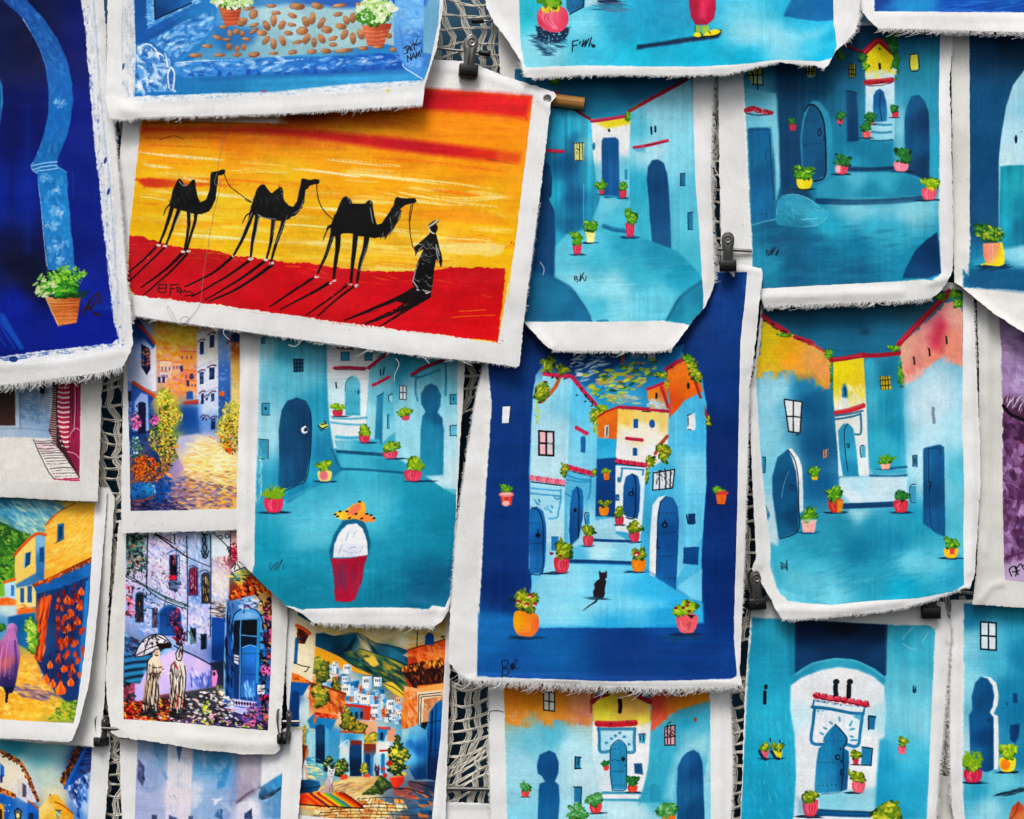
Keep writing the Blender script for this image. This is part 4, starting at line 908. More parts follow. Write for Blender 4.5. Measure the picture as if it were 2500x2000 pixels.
P("1235,2800 1240,2500 1245,2340 1265,2230 1310,2188 1360,2200 1400,2270 1408,2380 1400,2600 1385,2900","1280,2300,1a60ac 1350,2500,0f4a98 1300,2700,1458a8",s=3,st=.06); strokes("1310,2190 1270,2240 1250,2350 1245,2500 1235,2790",6,'0a1430',a=.8)
for y,n_ in ((2320,5),(2465,5),(2640,5),(2810,4)): studs(1262,1372,y,n_,rr=6)
E(1300,2405,22,24,'0a1024',s=1.5); E(1300,2408,11,12,'1a58a4',s=1.5); L("1303,2370 1300,2390",9,'0a1024'); strokes("1245,2515 1242,2575 1262,2575",9,'0a1430')
P("1475,2320 1530,2318 1530,2400 1475,2402",'12346c',s=3,r=1.5); L("1465,2330 1475,2395",9,'0c1c40'); P("1442,2575 1558,2570 1552,2705 1440,2698",'0e4a96',s=3,r=1.5,st=.08)
P("1400,2860 1580,2740 1580,2980 1480,2960 1390,2900","1450,2850,7cd0f0 1550,2800,70c8ec",s=5)
# middle lane,steps and door
P("790,1910 940,1900 930,2350 780,2330","850,1980,0e4494 850,2200,0c3c8c",s=5)
for i in range(9): x=945 + i * 26; E(x,1928 + i * 3.5,17,20,'c81c44' if i % 2 else 'd43056',s=2)
L("935,1945 1050,1960 1150,1970",8,'14101c',dry=.3)
P("930,1960 1160,1975 1130,2400 1120,2480 930,2450","1000,2000,f0f6fa 1130,2200,d8ecf6 950,2300,eef6fa",s=3); strokes("975,1980 1060,1985 1140,1992|980,1985 975,2030 965,2080|1140,1990 1135,2030",16,'2f80bc',a=.85); P(box(945,2048,970,2085),'2a70ac',s=2)
P("1015,2345 985,2320 990,2120 1010,2045 1055,2018 1100,2040 1118,2120 1110,2300 1095,2360","1040,2100,1a5cac 1080,2250,104c98",s=3,st=.05); strokes("1055,2025 1080,2060 1082,2200 1072,2350 1010,2350",9,'0a1430'); E(1048,2172,22,20,'0a1024',s=1.5); E(1048,2174,11,10,'1458a4',s=1.5); L("1062,2130 1060,2170",8,'0a1024'); P(box(930,2178,960,2225),'1f5c9c',s=2,dry=.1)
P("770,2370 930,2350 930,2470 1020,2520 1120,2480 1110,2660 600,2560 680,2480","800,2420,a8dcf0 1000,2550,b4e2f2 900,2620,88ceea",s=6,st=-.03)
L("765,2520 900,2525 1050,2530",22,'0e4690'); P("650,2560 760,2535 1110,2545 1080,2690 580,2680 590,2600","800,2600,b8e4f4 650,2640,5cb8e0 1000,2650,84cee8",s=5); L("580,2680 800,2685 1060,2695",30,'0f468e',s=3)
P("400,2760 580,2700 1060,2710 1200,2790 1480,2960 1590,3000 1590,3140 1400,3160 800,3170 330,3150 290,2900","600,2850,94daf2 900,2780,70c8ea 1200,2900,3cb4e6 700,3000,74cef0 1100,3000,5cc4ec 500,3080,8cd6f2 1300,3080,2aa4e0 900,3120,34ace4",s=10,st=-.03)
soft("400,3060 700,2950 1000,2930 1300,3000 900,3080",'a4e0f4',.5,40); soft("1000,2900 1250,2800 1400,2900 1150,2980",'34aee4',.5,40)
strokes("1150,2740 1300,2830 1480,2950",12,'1c6cb4',a=.6,s=6)
# white slit windows and wall pots on the frame
P("82,1515 142,1512 130,1640 78,1640",'eef0f2',s=2,r=1); strokes("85,1514 142,1510 140,1560 130,1645",6,'0a1430',a=.9,sm=False)
pot(110,2160,100,100,'d8382c','f4a49c',62,60,GREEN,None,shape=1); E(105,2245,28,22,'f4c0b4',s=3); E(110,2178,58,18,'e88c84',s=2); E(110,2172,44,10,'f8d8d0',s=3,a=.7)
pot(1725,2170,84,80,'e86420','f09040',56,60,GREEN,'0c2448',shape=1); E(1735,2165,46,16,'d8403c',s=2)
pot(862,2010,50,60,'e8701c','f0a83c',38,30,LIME,None,shape=1); L("845,2075 885,2070",7,'101c30')
pot(843,2270,72,66,'e88018','f4b43c',50,60,OLIVE,'0c3c70',n=40); pot(960,2340,66,66,'cc2c48','e86880',50,70,OLIVE,'14406c',n=40); pot(1072,2455,76,78,'d83050','ee7484',62,80,OLIVE,'105080',n=46)
pot(725,2490,78,72,'d83c54','f08c98',58,84,OLIVE,'0f3c6c',n=46); pot(525,2650,112,115,'d4304c','ee8088',72,110,OLIVE,'0c2c54',1.3,60,shx=-50); pot(1105,2665,102,92,'f08018','f4b02c',60,80,OLIVE,'14204c',1.4,46,shx=-40); E(1090,2625,22,20,'b42430',s=2); E(1088,2632,12,9,'f4d0c8',s=2); E(450,2622,15,10,'8a2420',s=2); E(515,2640,12,10,'9c2c20',s=2)
# cat
P("805,2760 812,2750 822,2765 850,2765 860,2750 866,2765 866,2800 850,2815 862,2830 855,2860 850,2890 852,2920 845,2945 830,2965 790,2968 765,2955 762,2910 775,2880 770,2850 785,2830 810,2810",'281c28',s=1.6,r=.8)
L("795,2955 780,2985 740,3010 688,3048",18,'281c28',w2=5); B("700,2950 780,2945 870,2965 760,2975",22,60,6,'28506c',.05,.1,.7)
# big pots on the sill
P("175,3060 250,3050 340,3080 355,3140 345,3200 300,3245 220,3245 175,3200 162,3130","190,3130,f0a810 280,3120,f08820 340,3140,f06838 260,3220,f07838",sm=True,s=2)
for i in range(9): L([(190,3075 + i * 16),(240,3090 + i * 15),(290,3080 + i * 15)],9,'f4bc20',a=.5,dry=.4)
leaves(265,2990,85,80,OLIVE,110,28)
for x,y in ((200,2985),(290,2940),(262,3005),(320,3005)): E(x,y,20,16,'a03020',s=2); E(x - 4,y + 8,14,8,'f0d8c8',s=2,a=.8)
B('o270,3255,130,12',30,80,8,'14406c 0c3054',.05,.1,.8); L("120,2950 150,2970 180,2975",16,'103038',taper=.5)
P("1392,3090 1440,3060 1540,3085 1545,3150 1510,3215 1460,3228 1410,3200 1388,3140","1410,3120,e85868 1500,3120,e8606c 1460,3200,ec6870",sm=True,s=2); L("1470,3160 1490,3140 1480,3190 1450,3200",12,'b43848',a=.6); L("1420,3130 1430,3180 1470,3200",9,'f49ca0',a=.7)
leaves(1455,3030,80,66,LIME,100,30)
for x,y in ((1385,3030),(1478,2990),(1440,3030),(1470,3012),(1485,3055)): E(x,y,13,11,'90281c',s=2)
P("1465,3080 1530,3085 1500,3110",'10181c',s=4)
B('o1450,3230,120,10',26,80,9,'0c2450 241c50',.03,.1,.85); B('o1420,3260,140,34',40,80,8,'124878 0f3c6c',.05,.15,.6)
strokes("75,3440 82,3500 75,3555|75,3432 120,3425 115,3460 85,3480|90,3485 125,3490 120,3530 80,3540",8,'0c1838'); P("135,3465 160,3440 185,3470 165,3500 145,3495",'0c1838',s=3); E(190,3450,30,40,'0f2c68',s=5,dry=.55)

# ---- teal alley with red roof lines
pic('red_rooflines',1240,130,1740,880)
F(1200,0)
P("150,520 1510,520 1520,1000 1530,1400 1560,1700 1570,2050 1590,2150 1590,2330 1500,2450 1440,2440 1300,2410 700,2420 150,2420",
  "300,700,1c6c98 900,650,14608c 1300,620,1c6a94 500,900,1c86ac 900,850,2088b0 450,1300,2aa0c4 700,1300,1f86b0 1300,1100,86cbe0 1400,900,94d2e4 1450,1600,5cbcd6 900,1550,5cbcd6 1000,1800,3cb0cc 800,2000,5cbcd6 1000,2150,88d2e4 1200,1950,2a9cbc 1400,2000,2298b8 700,2250,6cc4da 1300,2350,2f98b8 400,2300,146890 1200,2280,7ccce0",s=4,r=2)
P("420,600 1500,560 1040,800 740,880 480,680","600,650,185e88 1000,600,135680 900,800,1c7ca4 1300,600,185e88",s=14)
# left row
P("480,690 745,890 760,1100 820,1480 700,1800 250,2060 250,1200 430,800","450,900,1f88b0 600,1000,2aa4c8 700,950,40b0d0 560,1250,105c90 620,1500,145c92 680,1600,2a9cc0 450,1450,2aa8c8 470,1800,2fa8c8 700,1350,35acca 560,1700,1c6c9c 720,1100,70c4da",s=5,st=.12)
soft("560,1050 650,1000 680,1300 720,1700 600,1700 560,1400",'0f5088',.6,30,st=.1)
L("690,1380 692,1720",5,'8cd0e0',a=.6); L("480,690 620,820 740,895",22,'a01838'); L("600,810 740,890",10,'501020',a=.8)
leaves(475,600,34,56,GREEN,36,26); L("410,1130 470,1132 540,1138",22,'c82048'); L("430,1150 540,1148",7,'6c1830',a=.7)
P("400,1210 440,1250 455,1350 450,1470 430,1500 470,1580 478,1750 478,2090 350,2060 300,2030 360,1500","400,1300,0f4a84 420,1450,0d4078 440,1700,0f4882 400,1900,0e4880 430,2050,104e88",s=3,st=.07)
P("300,2030 250,2030 250,2400 310,2415 380,2400 760,2420 720,2330 600,2150 470,2080","350,2120,1a6a98 500,2250,1a74a0 600,2350,146490 300,2350,14608c 650,2380,1a70a0",s=4)
L("300,2040 470,2090 600,2170 740,2380",34,'14588c',a=.5,s=14)
P("615,1070 690,1072 688,1205 625,1208",'d8d88c',s=3,r=2); strokes("618,1070 622,1205|640,1075 642,1205|660,1072 662,1200|680,1075 682,1200|615,1075 690,1072|625,1205 688,1205|630,1110 660,1130",6,'12141c',dry=.15)
# white house in the middle
P("745,905 880,895 1045,865 1040,1180 1040,1560 830,1560 790,1400 765,1190","800,980,f0eef0 980,950,f2f0f2 790,1150,eeeeee 800,1300,7cc8dc 1010,1250,6cc0d8 900,1500,60bcd4 1000,1100,f0f0f2",s=4)
P("745,905 1045,870 1045,930 960,950 870,965 800,930",'e8d41c',s=10,a=.9,r=4); L("750,910 900,890 1030,868",26,'cc2c5c'); E(882,980,8,13,'14141c',s=1.5); L("885,970 890,990",4,'14141c')
P("830,1450 825,1060 840,1035 930,1030 955,1050 960,1400 975,1480 850,1490","880,1100,0f5494 870,1350,1258a0 930,1300,1a5c9c",s=4,st=.1); E(768,1100,11,30,'1f74a4',s=2,r=1); P(box(1000,1275,1022,1350),'2a88b0',s=3)
leaves(1025,870,22,40,GREEN,24,18)
# right row
P("1045,840 1500,580 1515,800 1535,1300 1560,1800 1590,2070 1130,1810 1040,1560 1035,1150","1100,950,5cbcd6 1250,900,94d2e4 1450,750,8cd0e4 1200,1150,aadcea 1400,1250,84cce0 1480,1400,5cbad4 1450,1650,62c0d8 1100,1400,2fa4c4 1080,1700,3cacc8 1500,1950,4cb4ce",s=4,st=.05)
strokes("1040,830 1200,740 1350,660 1490,580",28,'b81c38'); L("1090,800 1300,680 1480,590",8,'5c1024',a=.8,dry=.2); L("1045,820 1100,790",10,'4c7a20')
L("1070,1108 1180,1090 1320,1055",24,'c8284c'); L("1150,1095 1320,1062",7,'5c1028',dry=.3); soft("1075,1115 1150,1105 1150,1140 1080,1135",'3a90b8',.7,10); soft("1210,1120 1310,1080 1300,1140 1220,1180",'b8e2ee',.6,16)
strokes("1198,955 1202,1005|1230,950 1230,990",14,'10203c')
P("1180,1500 1165,1350 1175,1250 1205,1205 1250,1195 1295,1225 1318,1300 1330,1400 1345,1700 1350,1870 1240,1840 1205,1820 1190,1650","1220,1300,0f4a84 1290,1400,0e447c 1250,1600,104c88 1300,1800,1a5890",s=4,st=.08)
sconce(1418,1305,1455,1395,'1f6c9c'); sconce(1475,1598,1512,1725,'2276a4')
# lane
P("815,1490 1030,1500 1035,1640 860,1640 700,1800 800,1600","900,1530,74c6da 950,1600,4cb4ce",s=6); L("845,1700 920,1725 1010,1735",32,'145c8c',a=.9,s=6); L("800,1468 900,1475 1020,1500",16,'2f94b8',a=.8,s=4)
P("560,1760 760,1710 830,1755 1140,1790 1400,1890 1590,2080 1590,2130 1340,2400 770,2420 700,2280 600,2150 470,2080 480,1850","700,1830,5cbcd4 1000,1850,2c9cbc 800,1950,48b4ce 1250,1920,2490b4 700,2120,74c8dc 900,2150,98d6e6 1100,2050,3cacc8 1400,2050,2094b4 950,2300,86d0e2 1250,2250,68c2d8 800,2280,4cb4ce",s=8,st=-.03)
soft("520,2070 700,2060 760,2130 620,2150",'9cd8e8',.7,30); soft("700,2180 1050,2140 1000,2220 750,2250",'9cdae8',.6,30); B("650,1900 1500,1950 1400,2350 800,2380",140,120,12,'74c8dc 2a98b8 4cb4d0',-.1,.2,.2)
P("1590,2100 1590,2340 1500,2440 1370,2420 1315,2400 1400,2240","1550,2200,1c7ca0 1400,2350,1f84a8 1500,2380,2f98b8",s=5); L("1580,2115 1480,2180 1400,2260 1320,2400",20,'12587f',a=.6,s=8)
pot(825,1420,38,40,'d02848','e86880',44,60,GREEN,NAVY,1.4); pot(985,1425,52,62,'d42c50','f07890',34,60,GREEN,NAVY,1.2)
pot(742,1740,74,82,'e8e48c','f4f0b8',44,96,GREEN,NAVY,1.2,shape=1); pot(1040,1675,72,105,'d02450','ec6c88',56,90,GREEN,NAVY,1.5,shape=1); pot(642,1832,64,78,'d42850','f07c94',54,80,GREEN,NAVY,1.6)
strokes("620,2080 625,2110|625,2075 645,2085 630,2095 650,2105 640,2120|670,2060 660,2110 690,2050 665,2110|680,2080 700,2110 710,2080",6,'0f1c30')
L("795,2415 860,2408 870,2420",18,'2088ac',a=.8)
# ---- teal ground with a big red pot and a figure's yellow slippers
pic('slippers',1190,-60,2110,195)
F(1200,0)
P("200,-180 2580,-180 2575,150 2600,420 2450,470 2100,460 1800,500 1200,500 700,490 250,505 215,300",
  "250,50,2cb4cc 600,150,66c4dc 350,400,7cccdc 900,100,2ca8cc 1200,200,1c98c4 1100,400,1cb0d0 1600,400,12b0d4 1900,250,84d0e6 2200,350,84d4ea 2300,50,2ab0d8 2500,400,0cb0dc 800,300,3cb4d4 1400,50,2a98c4 1900,450,0cacd4 2400,200,34b8e0",s=3,r=2,m=.05)
soft("220,280 400,250 560,380 500,460 230,470",'8ccfe0',.7,40); soft("600,150 800,60 800,300 600,280",'82cde2',.7,40); soft("900,80 1100,60 1050,300 900,320",'1f90bc',.6,50)
soft("1850,200 2150,180 2200,330 1950,310",'a8deee',.6,40); soft("2150,250 2520,210 2450,300 2300,330",'98dcee',.6,30); soft("2250,400 2420,300 2560,330 2400,450",'5ec8e4',.6,30)
P("2200,120 2260,20 2330,-180 2590,-180 2585,150 2450,160 2300,140","2300,80,1a6cac 2500,50,1468b4 2450,140,1a70b0",s=4); L("2205,115 2250,20 2290,-20",24,'1650a0',a=.5,s=6)
P("700,-180 850,-180 850,30 760,40 700,55",'c8e0ea',s=10,a=.8); P("560,-180 700,-180 695,50 590,105 560,60","620,0,1c70a8 680,20,185e98",s=3); L("695,-20 690,52 585,108",8,'0c1c38',sm=False); studs(610,680,45,3,rr=5)
B('o900,10,70,16',26,60,14,'14345c 0f2c54',.1,.2,.9); B('o900,50,120,44',40,90,8,'3a6c90 245880 7a6c8c',.05,.2,.6)
P("330,200 350,190 560,205 590,195 570,260 520,320 400,330 340,280",'0f2a50',s=6,r=3,dry=.1); B("300,260 560,280 520,360 420,430 320,330",110,60,7,'123058 1c4870',.2,.3,.6)
P("340,100 380,55 450,40 540,55 575,110 570,180 530,230 470,243 400,225 350,180","380,100,e8607c 480,120,e0607c 550,150,d83858 430,210,e04468 360,150,dc2c54",sm=True,s=2)
for i in range(7): L([(480 - i * 16,70 + i * 4),(450 - i * 14,140),(500 - i * 6,215)],9,'f49cac',a=.45,dry=.35)
L("410,80 400,150 450,200",8,'8a1830',a=.4)
leaves(450,0,110,75,('1c4a14 2a6a18','4a8c1c 5ca020','8cb82c'),110,40); B('o440,72,70,14',20,34,12,'d8d020 e8dc3c',1.4,.4,.9)
P("1480,-180 1680,-180 1685,60 1670,140 1620,185 1530,185 1500,130 1485,40","1520,50,b01040 1600,60,dc1c54 1650,80,c01048 1580,160,b01440",s=4,st=.07); soft("1570,0 1620,0 1610,150 1560,140",'f0406c',.5,14)
P(box(1530,190,1570,245),'8cb83a',s=2); P(box(1580,190,1632,250),'9cc048',s=2); L("1530,195 1528,240",6,'183018'); 
P("1090,340 1300,310 1500,275 1730,250 1700,285 1500,310 1300,340 1095,370",'10264c',s=8,r=2); L("1100,355 1400,310 1600,290",14,'142c54',a=.6,dry=.3)
P("1515,260 1530,240 1570,245 1575,270 1545,280 1520,275",'ecdc1c',s=2); P("1585,270 1620,235 1680,218 1720,225 1722,245 1680,268 1620,275",'ecd81c',s=2); strokes("1570,245 1585,270 1625,270 1690,262 1725,235 1712,220|1515,275 1550,282|1630,235 1645,250",7,'141c1c')
strokes("610,310 605,385|610,310 650,300|608,345 640,338|665,310 660,330|690,300 680,350 710,300 700,350 730,290|735,340 750,280 730,350|750,330 760,345",9,'10182c'); E(765,345,14,12,'10182c',s=2)
strokes("950,535 1050,530 1100,530",9,'2fa8c8',a=.8)
# ---- alley with a yellow house and red gable
pic('yellow_gable',1740,40,2330,755)
F(1800,0)
P("-20,60 1540,60 1520,700 1525,1000 1510,1600 1520,1800 1530,2060 1460,2110 1400,2100 1000,2130 600,2150 120,2180 110,1800 90,1500 70,1000 40,500",
  "150,600,3c8cac 150,800,66b0c8 150,1100,4aa0c0 400,650,14507c 350,900,0f4c7c 400,1200,0f4a78 700,400,145880 850,350,10507c 700,700,1c6c98 900,250,0e4468 1250,300,1c6c98 1400,500,24809c 1350,800,2a8cb0 1450,1200,2c9cc0 1230,900,70bcd4 800,1100,1a7ca4 900,1180,1c84a8 900,1400,2084a8 1200,1400,1c7ca4 600,1400,1c7ca4 900,1580,78c4da 1300,1600,86cadc 700,1700,2aa4c4 1000,1700,3caccc 300,1800,125c88 600,1850,146a98 900,1850,1480a8 1200,1750,3caccc 400,2050,14608c 900,2050,146490 1450,1900,1c94b8 200,1950,2488ac 1250,2000,1c88b0",s=4,r=2,st=.04)
P("290,480 310,900 320,1400 330,1500 560,1500 500,1300 480,1000 540,780 600,760 740,900 720,600 600,480","350,700,0e4472 400,1100,0c4070 450,1400,0e4674 600,650,125480 700,750,1a6a94 350,1300,0c4070",s=18,st=.09)
P("65,660 290,700 310,1000 320,1400 290,1500 280,1200 250,960 70,960 60,800","120,750,5caac4 270,900,7cc0d4 290,1200,8cc8da 90,900,6ab4cc 300,1450,7cc4d8",s=8)
# sky and roof line
P("740,300 900,150 1000,100 1540,100 1530,260 1180,300 1060,290 950,380","900,230,0c4068 1100,220,104c78 1400,250,145884",s=20)
L("800,330 880,370 950,395",26,'8c1430'); strokes("800,345 870,375 940,400",6,'101c20',dry=.3)
P("950,410 1060,310 1165,390 1180,560 1100,570 1060,590 960,580","1000,500,e0cc1c 1060,400,e8d41c 1130,480,d8c41c 1000,560,e0d868",s=3,r=2)
strokes("950,400 1000,350 1060,305 1110,340 1165,390",44,'b81830'); strokes("955,390 1060,298 1160,375",12,'d83c48',a=.7)
leaves(775,410,34,50,DKG,34,26); leaves(1170,330,44,90,DKG,60,34); leaves(1190,470,26,70,DKG,34,22); leaves(945,430,26,34,DKG,24,22); leaves(965,495,18,28,GREEN,14,18); E(1192,590,8,14,'2a7a34',s=2); leaves(1160,270,30,24,DKG,20,20); E(1192,530,16,26,'226c30',s=2)
strokes("1068,355 1070,375|1062,365 1078,368",5,'141c14'); L("1068,480 1072,520",18,'14120c',dry=.1)
P("965,560 1180,540 1180,1050 1010,1050 960,900","1000,650,d4e4ec 1150,620,c8e0ec 990,800,b8dcea 1150,900,98cee0 1000,570,d8e0c0",s=5)
B("970,540 1180,520 1180,570 1000,590",40,36,16,'e4dc74 d8e0d4 c0dce8',.2,.5,.6)
L("965,620 1060,612 1160,600",40,'c42438',s=2); L("975,600 1060,598 1155,592",12,'e05060',a=.6); L("970,645 1080,642 1160,620",8,'1c2c54',dry=.3); B("980,610 1140,600 1140,615 990,630",6,14,7,'20101c',.1,.3,.8)
P("1025,920 1018,800 1020,720 1040,680 1070,665 1100,690 1118,760 1125,850 1122,910","1060,750,14589c 1090,850,2478b0",s=3,st=.05); strokes("1075,690 1070,800 1085,910",6,'0c2450'); E(1068,365,3,3,'101010')
# windows
P("85,500 190,500 190,635 110,630 80,560",'b8b850',s=4,r=2); P("125,560 190,560 190,630 125,630",'9cc0c4',s=5,a=.8); strokes("90,500 115,560 120,630|150,500 150,670|188,500 190,635|75,565 190,562|115,632 192,638",9,'0c1418')
P("510,500 590,500 585,575 515,570",'a8a840',s=3,r=2); strokes("515,500 518,560|535,505 535,570|555,500 558,570|575,505 572,560|505,505 590,500|515,540 580,535",8,'0c1418'); P("530,560 570,565 570,585 530,580",'b8d0d8',s=4,a=.7)
P("835,480 890,482 888,585 838,580",'8c8c38',s=3,r=2); strokes("838,480 840,585|855,480 856,585|870,485 872,585|888,485 886,580|835,520 890,525|835,555 890,558|860,475 855,500",8,'0c1010')
P("1295,415 1355,405 1362,520 1305,530",'d8d44c',s=3,r=1.5); strokes("1300,410 1295,470 1305,530 1365,520 1355,405|1300,410 1350,400",7,'101410')
# left door,big arched door
strokes("65,830 120,815 180,835 250,845",36,'b82840',r=2); B("70,805 240,830 240,855 70,845",50,18,12,'e06878 b42038 8c1c30',.1,.5,.8); L("60,850 150,865 240,860",8,'18304c',dry=.3)
P("75,980 90,960 230,958 248,985 255,1200 275,1420 275,1640 180,1660 115,1660 100,1400","150,1050,14649c 200,1300,105890 180,1500,1568a0 120,1200,1a70a4",s=4,st=.08); strokes("80,970 160,975 240,970|240,1000 255,1250 275,1500|212,1130 212,1200",6,'0c2040',a=.7); studs(108,112,995,2); studs(110,112,1215,2); studs(135,138,1455,2); studs(180,215,1610,2)
P("485,1300 470,1050 490,900 520,800 570,755 620,765 680,840 712,960 715,1200 700,1330 660,1350","520,800,3c98b8 690,950,2c90b4 690,1200,2a8cb0 490,1100,2888ac",s=5)
P("495,1330 485,1050 505,880 540,790 580,785 630,840 655,950 665,1150 660,1320 570,1365","540,900,125484 600,1000,14588c 540,1200,145c90 620,1250,104c7c",s=4,st=.05)
strokes("505,830 540,785 590,800 640,880 658,1000 665,1200 655,1330 575,1362",11,'0a1828'); studs(505,575,910,4); studs(505,620,1080,5); studs(600,650,1290,3); L("500,1100 520,1090",5,'0a1828'); strokes("620,965 605,1000 615,1020 632,1005 622,970",8,'0a1828'); strokes("645,1030 660,1025|648,1050 655,1040",7,'0a1828')
P("815,690 895,700 905,850 910,1060 825,1065 820,850","850,750,0c4474 870,950,0a3c6c",s=6,st=.06); L("818,685 870,690 895,705",12,'0a2c50')
P("1258,1300 1255,900 1270,800 1310,720 1360,712 1410,760 1438,850 1445,1100 1440,1350 1420,1360 1340,1320","1300,800,145c90 1400,900,0a3c70 1330,1100,12568c 1420,1250,0a3868",s=4,st=.08)
# steps in the back
P("1010,920 1165,920 1160,1050 1000,1050","1100,960,a8d8e8 1040,1020,88c8dc",s=4); strokes("1030,930 1100,938 1155,935|1010,990 1080,998 1155,992",18,'2a7ca4',a=.8); L("1000,1055 1080,1058 1165,1050",14,'1c6490')
soft("1190,930 1250,900 1250,1300 1200,1300",'88c8da',.6,16,st=.1)
P("800,1080 1170,1060 1170,1250 830,1250 800,1150","900,1120,1c7ca4 1050,1200,1a7ca4 850,1200,2a94b8",s=10)
L("830,1268 1000,1275 1180,1265",36,'0e4474',s=4); P("720,1330 830,1295 1230,1290 1420,1370 1480,1470 600,1490 580,1400","900,1330,54b0ca 750,1400,2c90b0 1100,1320,3ca4c0 1000,1430,1c84a8 1300,1430,1c80a4",s=8)
L("600,1510 800,1520 1100,1515 1400,1490",42,'0d4070',s=5); soft("700,1540 1000,1530 1480,1510 1500,1600 1000,1640 750,1600",'8ccfe0',.6,40)
# round stone
P("285,1660 300,1520 340,1470 420,1458 520,1480 600,1530 680,1590 670,1640 600,1690 480,1712 380,1700 300,1690","340,1550,2c90b4 480,1550,3c9cbc 600,1600,3caac8 450,1680,24809f",s=3); strokes("290,1640 305,1530 345,1472 430,1460 530,1490 620,1560 680,1590 672,1640 600,1690 500,1705",8,'9cd4e2',a=.6,dry=.25); strokes("405,1500 410,1580 425,1650|590,1580 640,1590|480,1650 600,1640",7,'a8dae6',a=.5,dry=.3)
B("330,1500 600,1560 580,1680 340,1680",60,60,8,'5cb4cc 2484a8 74c4d8',.5,.3,.3)
# foreground
L("115,1690 200,1665 280,1650",12,'74c0d4',a=.5); B("120,1700 1480,1700 1450,2080 150,2150",240,140,16,'14608c 2ca4c4 10547e 1c84a8 4cb4d0',-.12,.2,.22)
soft("120,1950 330,1960 330,2160 130,2170",'2c9cbc',.5,40); soft("330,1750 520,1700 480,2000 380,1950",'0f5480',.55,50)
P("1240,2090 1270,2010 1330,1890 1420,1800 1500,1745 1515,1850 1530,2050 1440,2090","1400,1950,0c3c74 1480,1900,0a3468 1350,2050,0e4880",s=4)
strokes("215,1880 218,1915|220,1880 235,1885 225,1900 238,1912 225,1920|255,1870 245,1910 275,1860 255,1915 290,1860|285,1915 310,1870 290,1920 310,1890",6,'0f1c30')
pot(415,928,54,52,'c4203c','e05c6c',30,44,DKG,None,shape=1); pot(772,890,48,42,'cc2c44','e87080',42,54,DKG,None,shape=1); L("765,935 775,945",8,'0c1c2c')
pot(1185,835,58,46,'d02840','e86c74',36,66,DKG,'183050',shape=1); pot(1003,900,48,36,'e04c54','f08c8c',44,66,DKG,'0c2038'); pot(970,985,60,50,'e05458','f09090',46,70,DKG,'0a1828',1.5)
pot(783,1235,92,72,'d42c4c','f0b4bc',66,70,DKG,'0a2038',1.2); E(755,1270,22,30,'f4d8d8',s=5,a=.7); pot(1230,1215,108,72,'ee7890','f8b4c0',70,96,DKG,'0a2038',1.3,shx=20)
pot(503,1335,114,84,'e8d41c','f4ec6c',76,90,GREEN,'123020',1.1); pot(1440,1415,110,86,'e4506c','f49cac',76,78,GREEN,'0c1c38',1.2); P("1420,1410 1470,1380 1495,1400 1470,1440",'e8c820',s=4); leaves(1450,1375,70,34,LIME,34,24)

# ---- blue strip of the canvas at the top right
pic('blue_strip',2090,-60,2560,90)
F(1800,0)
P("1025,-180 2400,-180 2400,95 2000,90 1500,90 1030,85","1100,20,0c3c9c 1300,60,1c84cc 1250,-20,1060b8 1700,20,0f4cc0 2000,60,1050c0 2150,20,0c48b8",s=3,r=2,m=.06)
soft("1080,80 1150,0 1300,-60 1500,-60 1480,70 1200,80",'2a94d4',.6,30); B("1500,-20 2150,-20 2150,80 1500,80",50,120,14,'3a88dc 0c3ca8 2a70d0',-.1,.2,.4)
# ---- tall pale arch with a striped pot
pic('pale_arch',2320,60,2560,830,'dcdcdc')
F(1800,0)
P("1745,200 2400,200 2400,2220 2100,2175 1700,2160 1690,2020 1740,2080 1745,1700 1740,1000","1850,400,0e4674 1850,800,105488 1850,1200,0e4c80 2050,300,0a3860 1850,1700,0f5084 1760,2000,1c84ac 1900,2100,14608f 2150,2150,0f5888 1750,1400,0e4a80",s=4,r=3,st=.06)
P("1965,1900 1965,1200 1985,1000 2020,800 2070,640 2160,520 2400,400 2400,1900","2050,700,a8d4e4 2050,1000,b4dcec 2000,1150,c4e4f0 2140,800,94cce0",s=4,st=.04); E(2093,1045,11,32,'14203c',s=1.5); E(2140,990,3,3,'141c30')
P("1975,1250 2050,1240 2400,1240 2400,1950 1960,1900","2000,1300,1c9cb4 2100,1350,2aa4b8 2080,1600,1888a4 2000,1700,1c94b4 2130,1700,0f6a90",s=6,st=.1); soft("1980,1500 2020,1300 2080,1500 2000,1800",'2cb0c4',.4,30)
P("1960,1880 2400,1800 2400,2050 1780,2020 1760,1960 1870,1910","2050,1920,84c8dc 2140,1880,98d4e4 1850,1980,2c98b8 2000,2000,1f88b0",s=14)
P("1745,2030 1850,2010 2400,2010 2400,2220 1690,2150","1800,2080,0f5488 2000,2100,125c90",s=16,a=.8)
B('o1920,2000,120,24',40,90,10,'0c2c54 0f3c68',-.15,.2,.8)
P("1845,1830 1990,1820 2008,1900 2000,1980 1960,2000 1870,1990 1850,1920","1880,1900,e88470 1930,1880,e48a74 1990,1900,e8dc20 1975,1980,ecdc20",s=3)
for i in range(6): L([(1865 + i * 17,1835),(1872 + i * 16,1900),(1880 + i * 12,1970)],7,'f4b4a4',a=.6,dry=.3)
L("1980,1830 2000,1900 1990,1990 1860,1985 1835,1990",12,'ecdc28',a=.9)
leaves(1890,1750,80,66,('12401c 1c5420','2a6c24 1c5c20','5a8c2c'),80,44); B("1790,1760 1900,1690 1990,1720 2000,1810 1840,1810",30,34,16,'d8c828 8cac2c 2a7024',.5,1.2,.8)
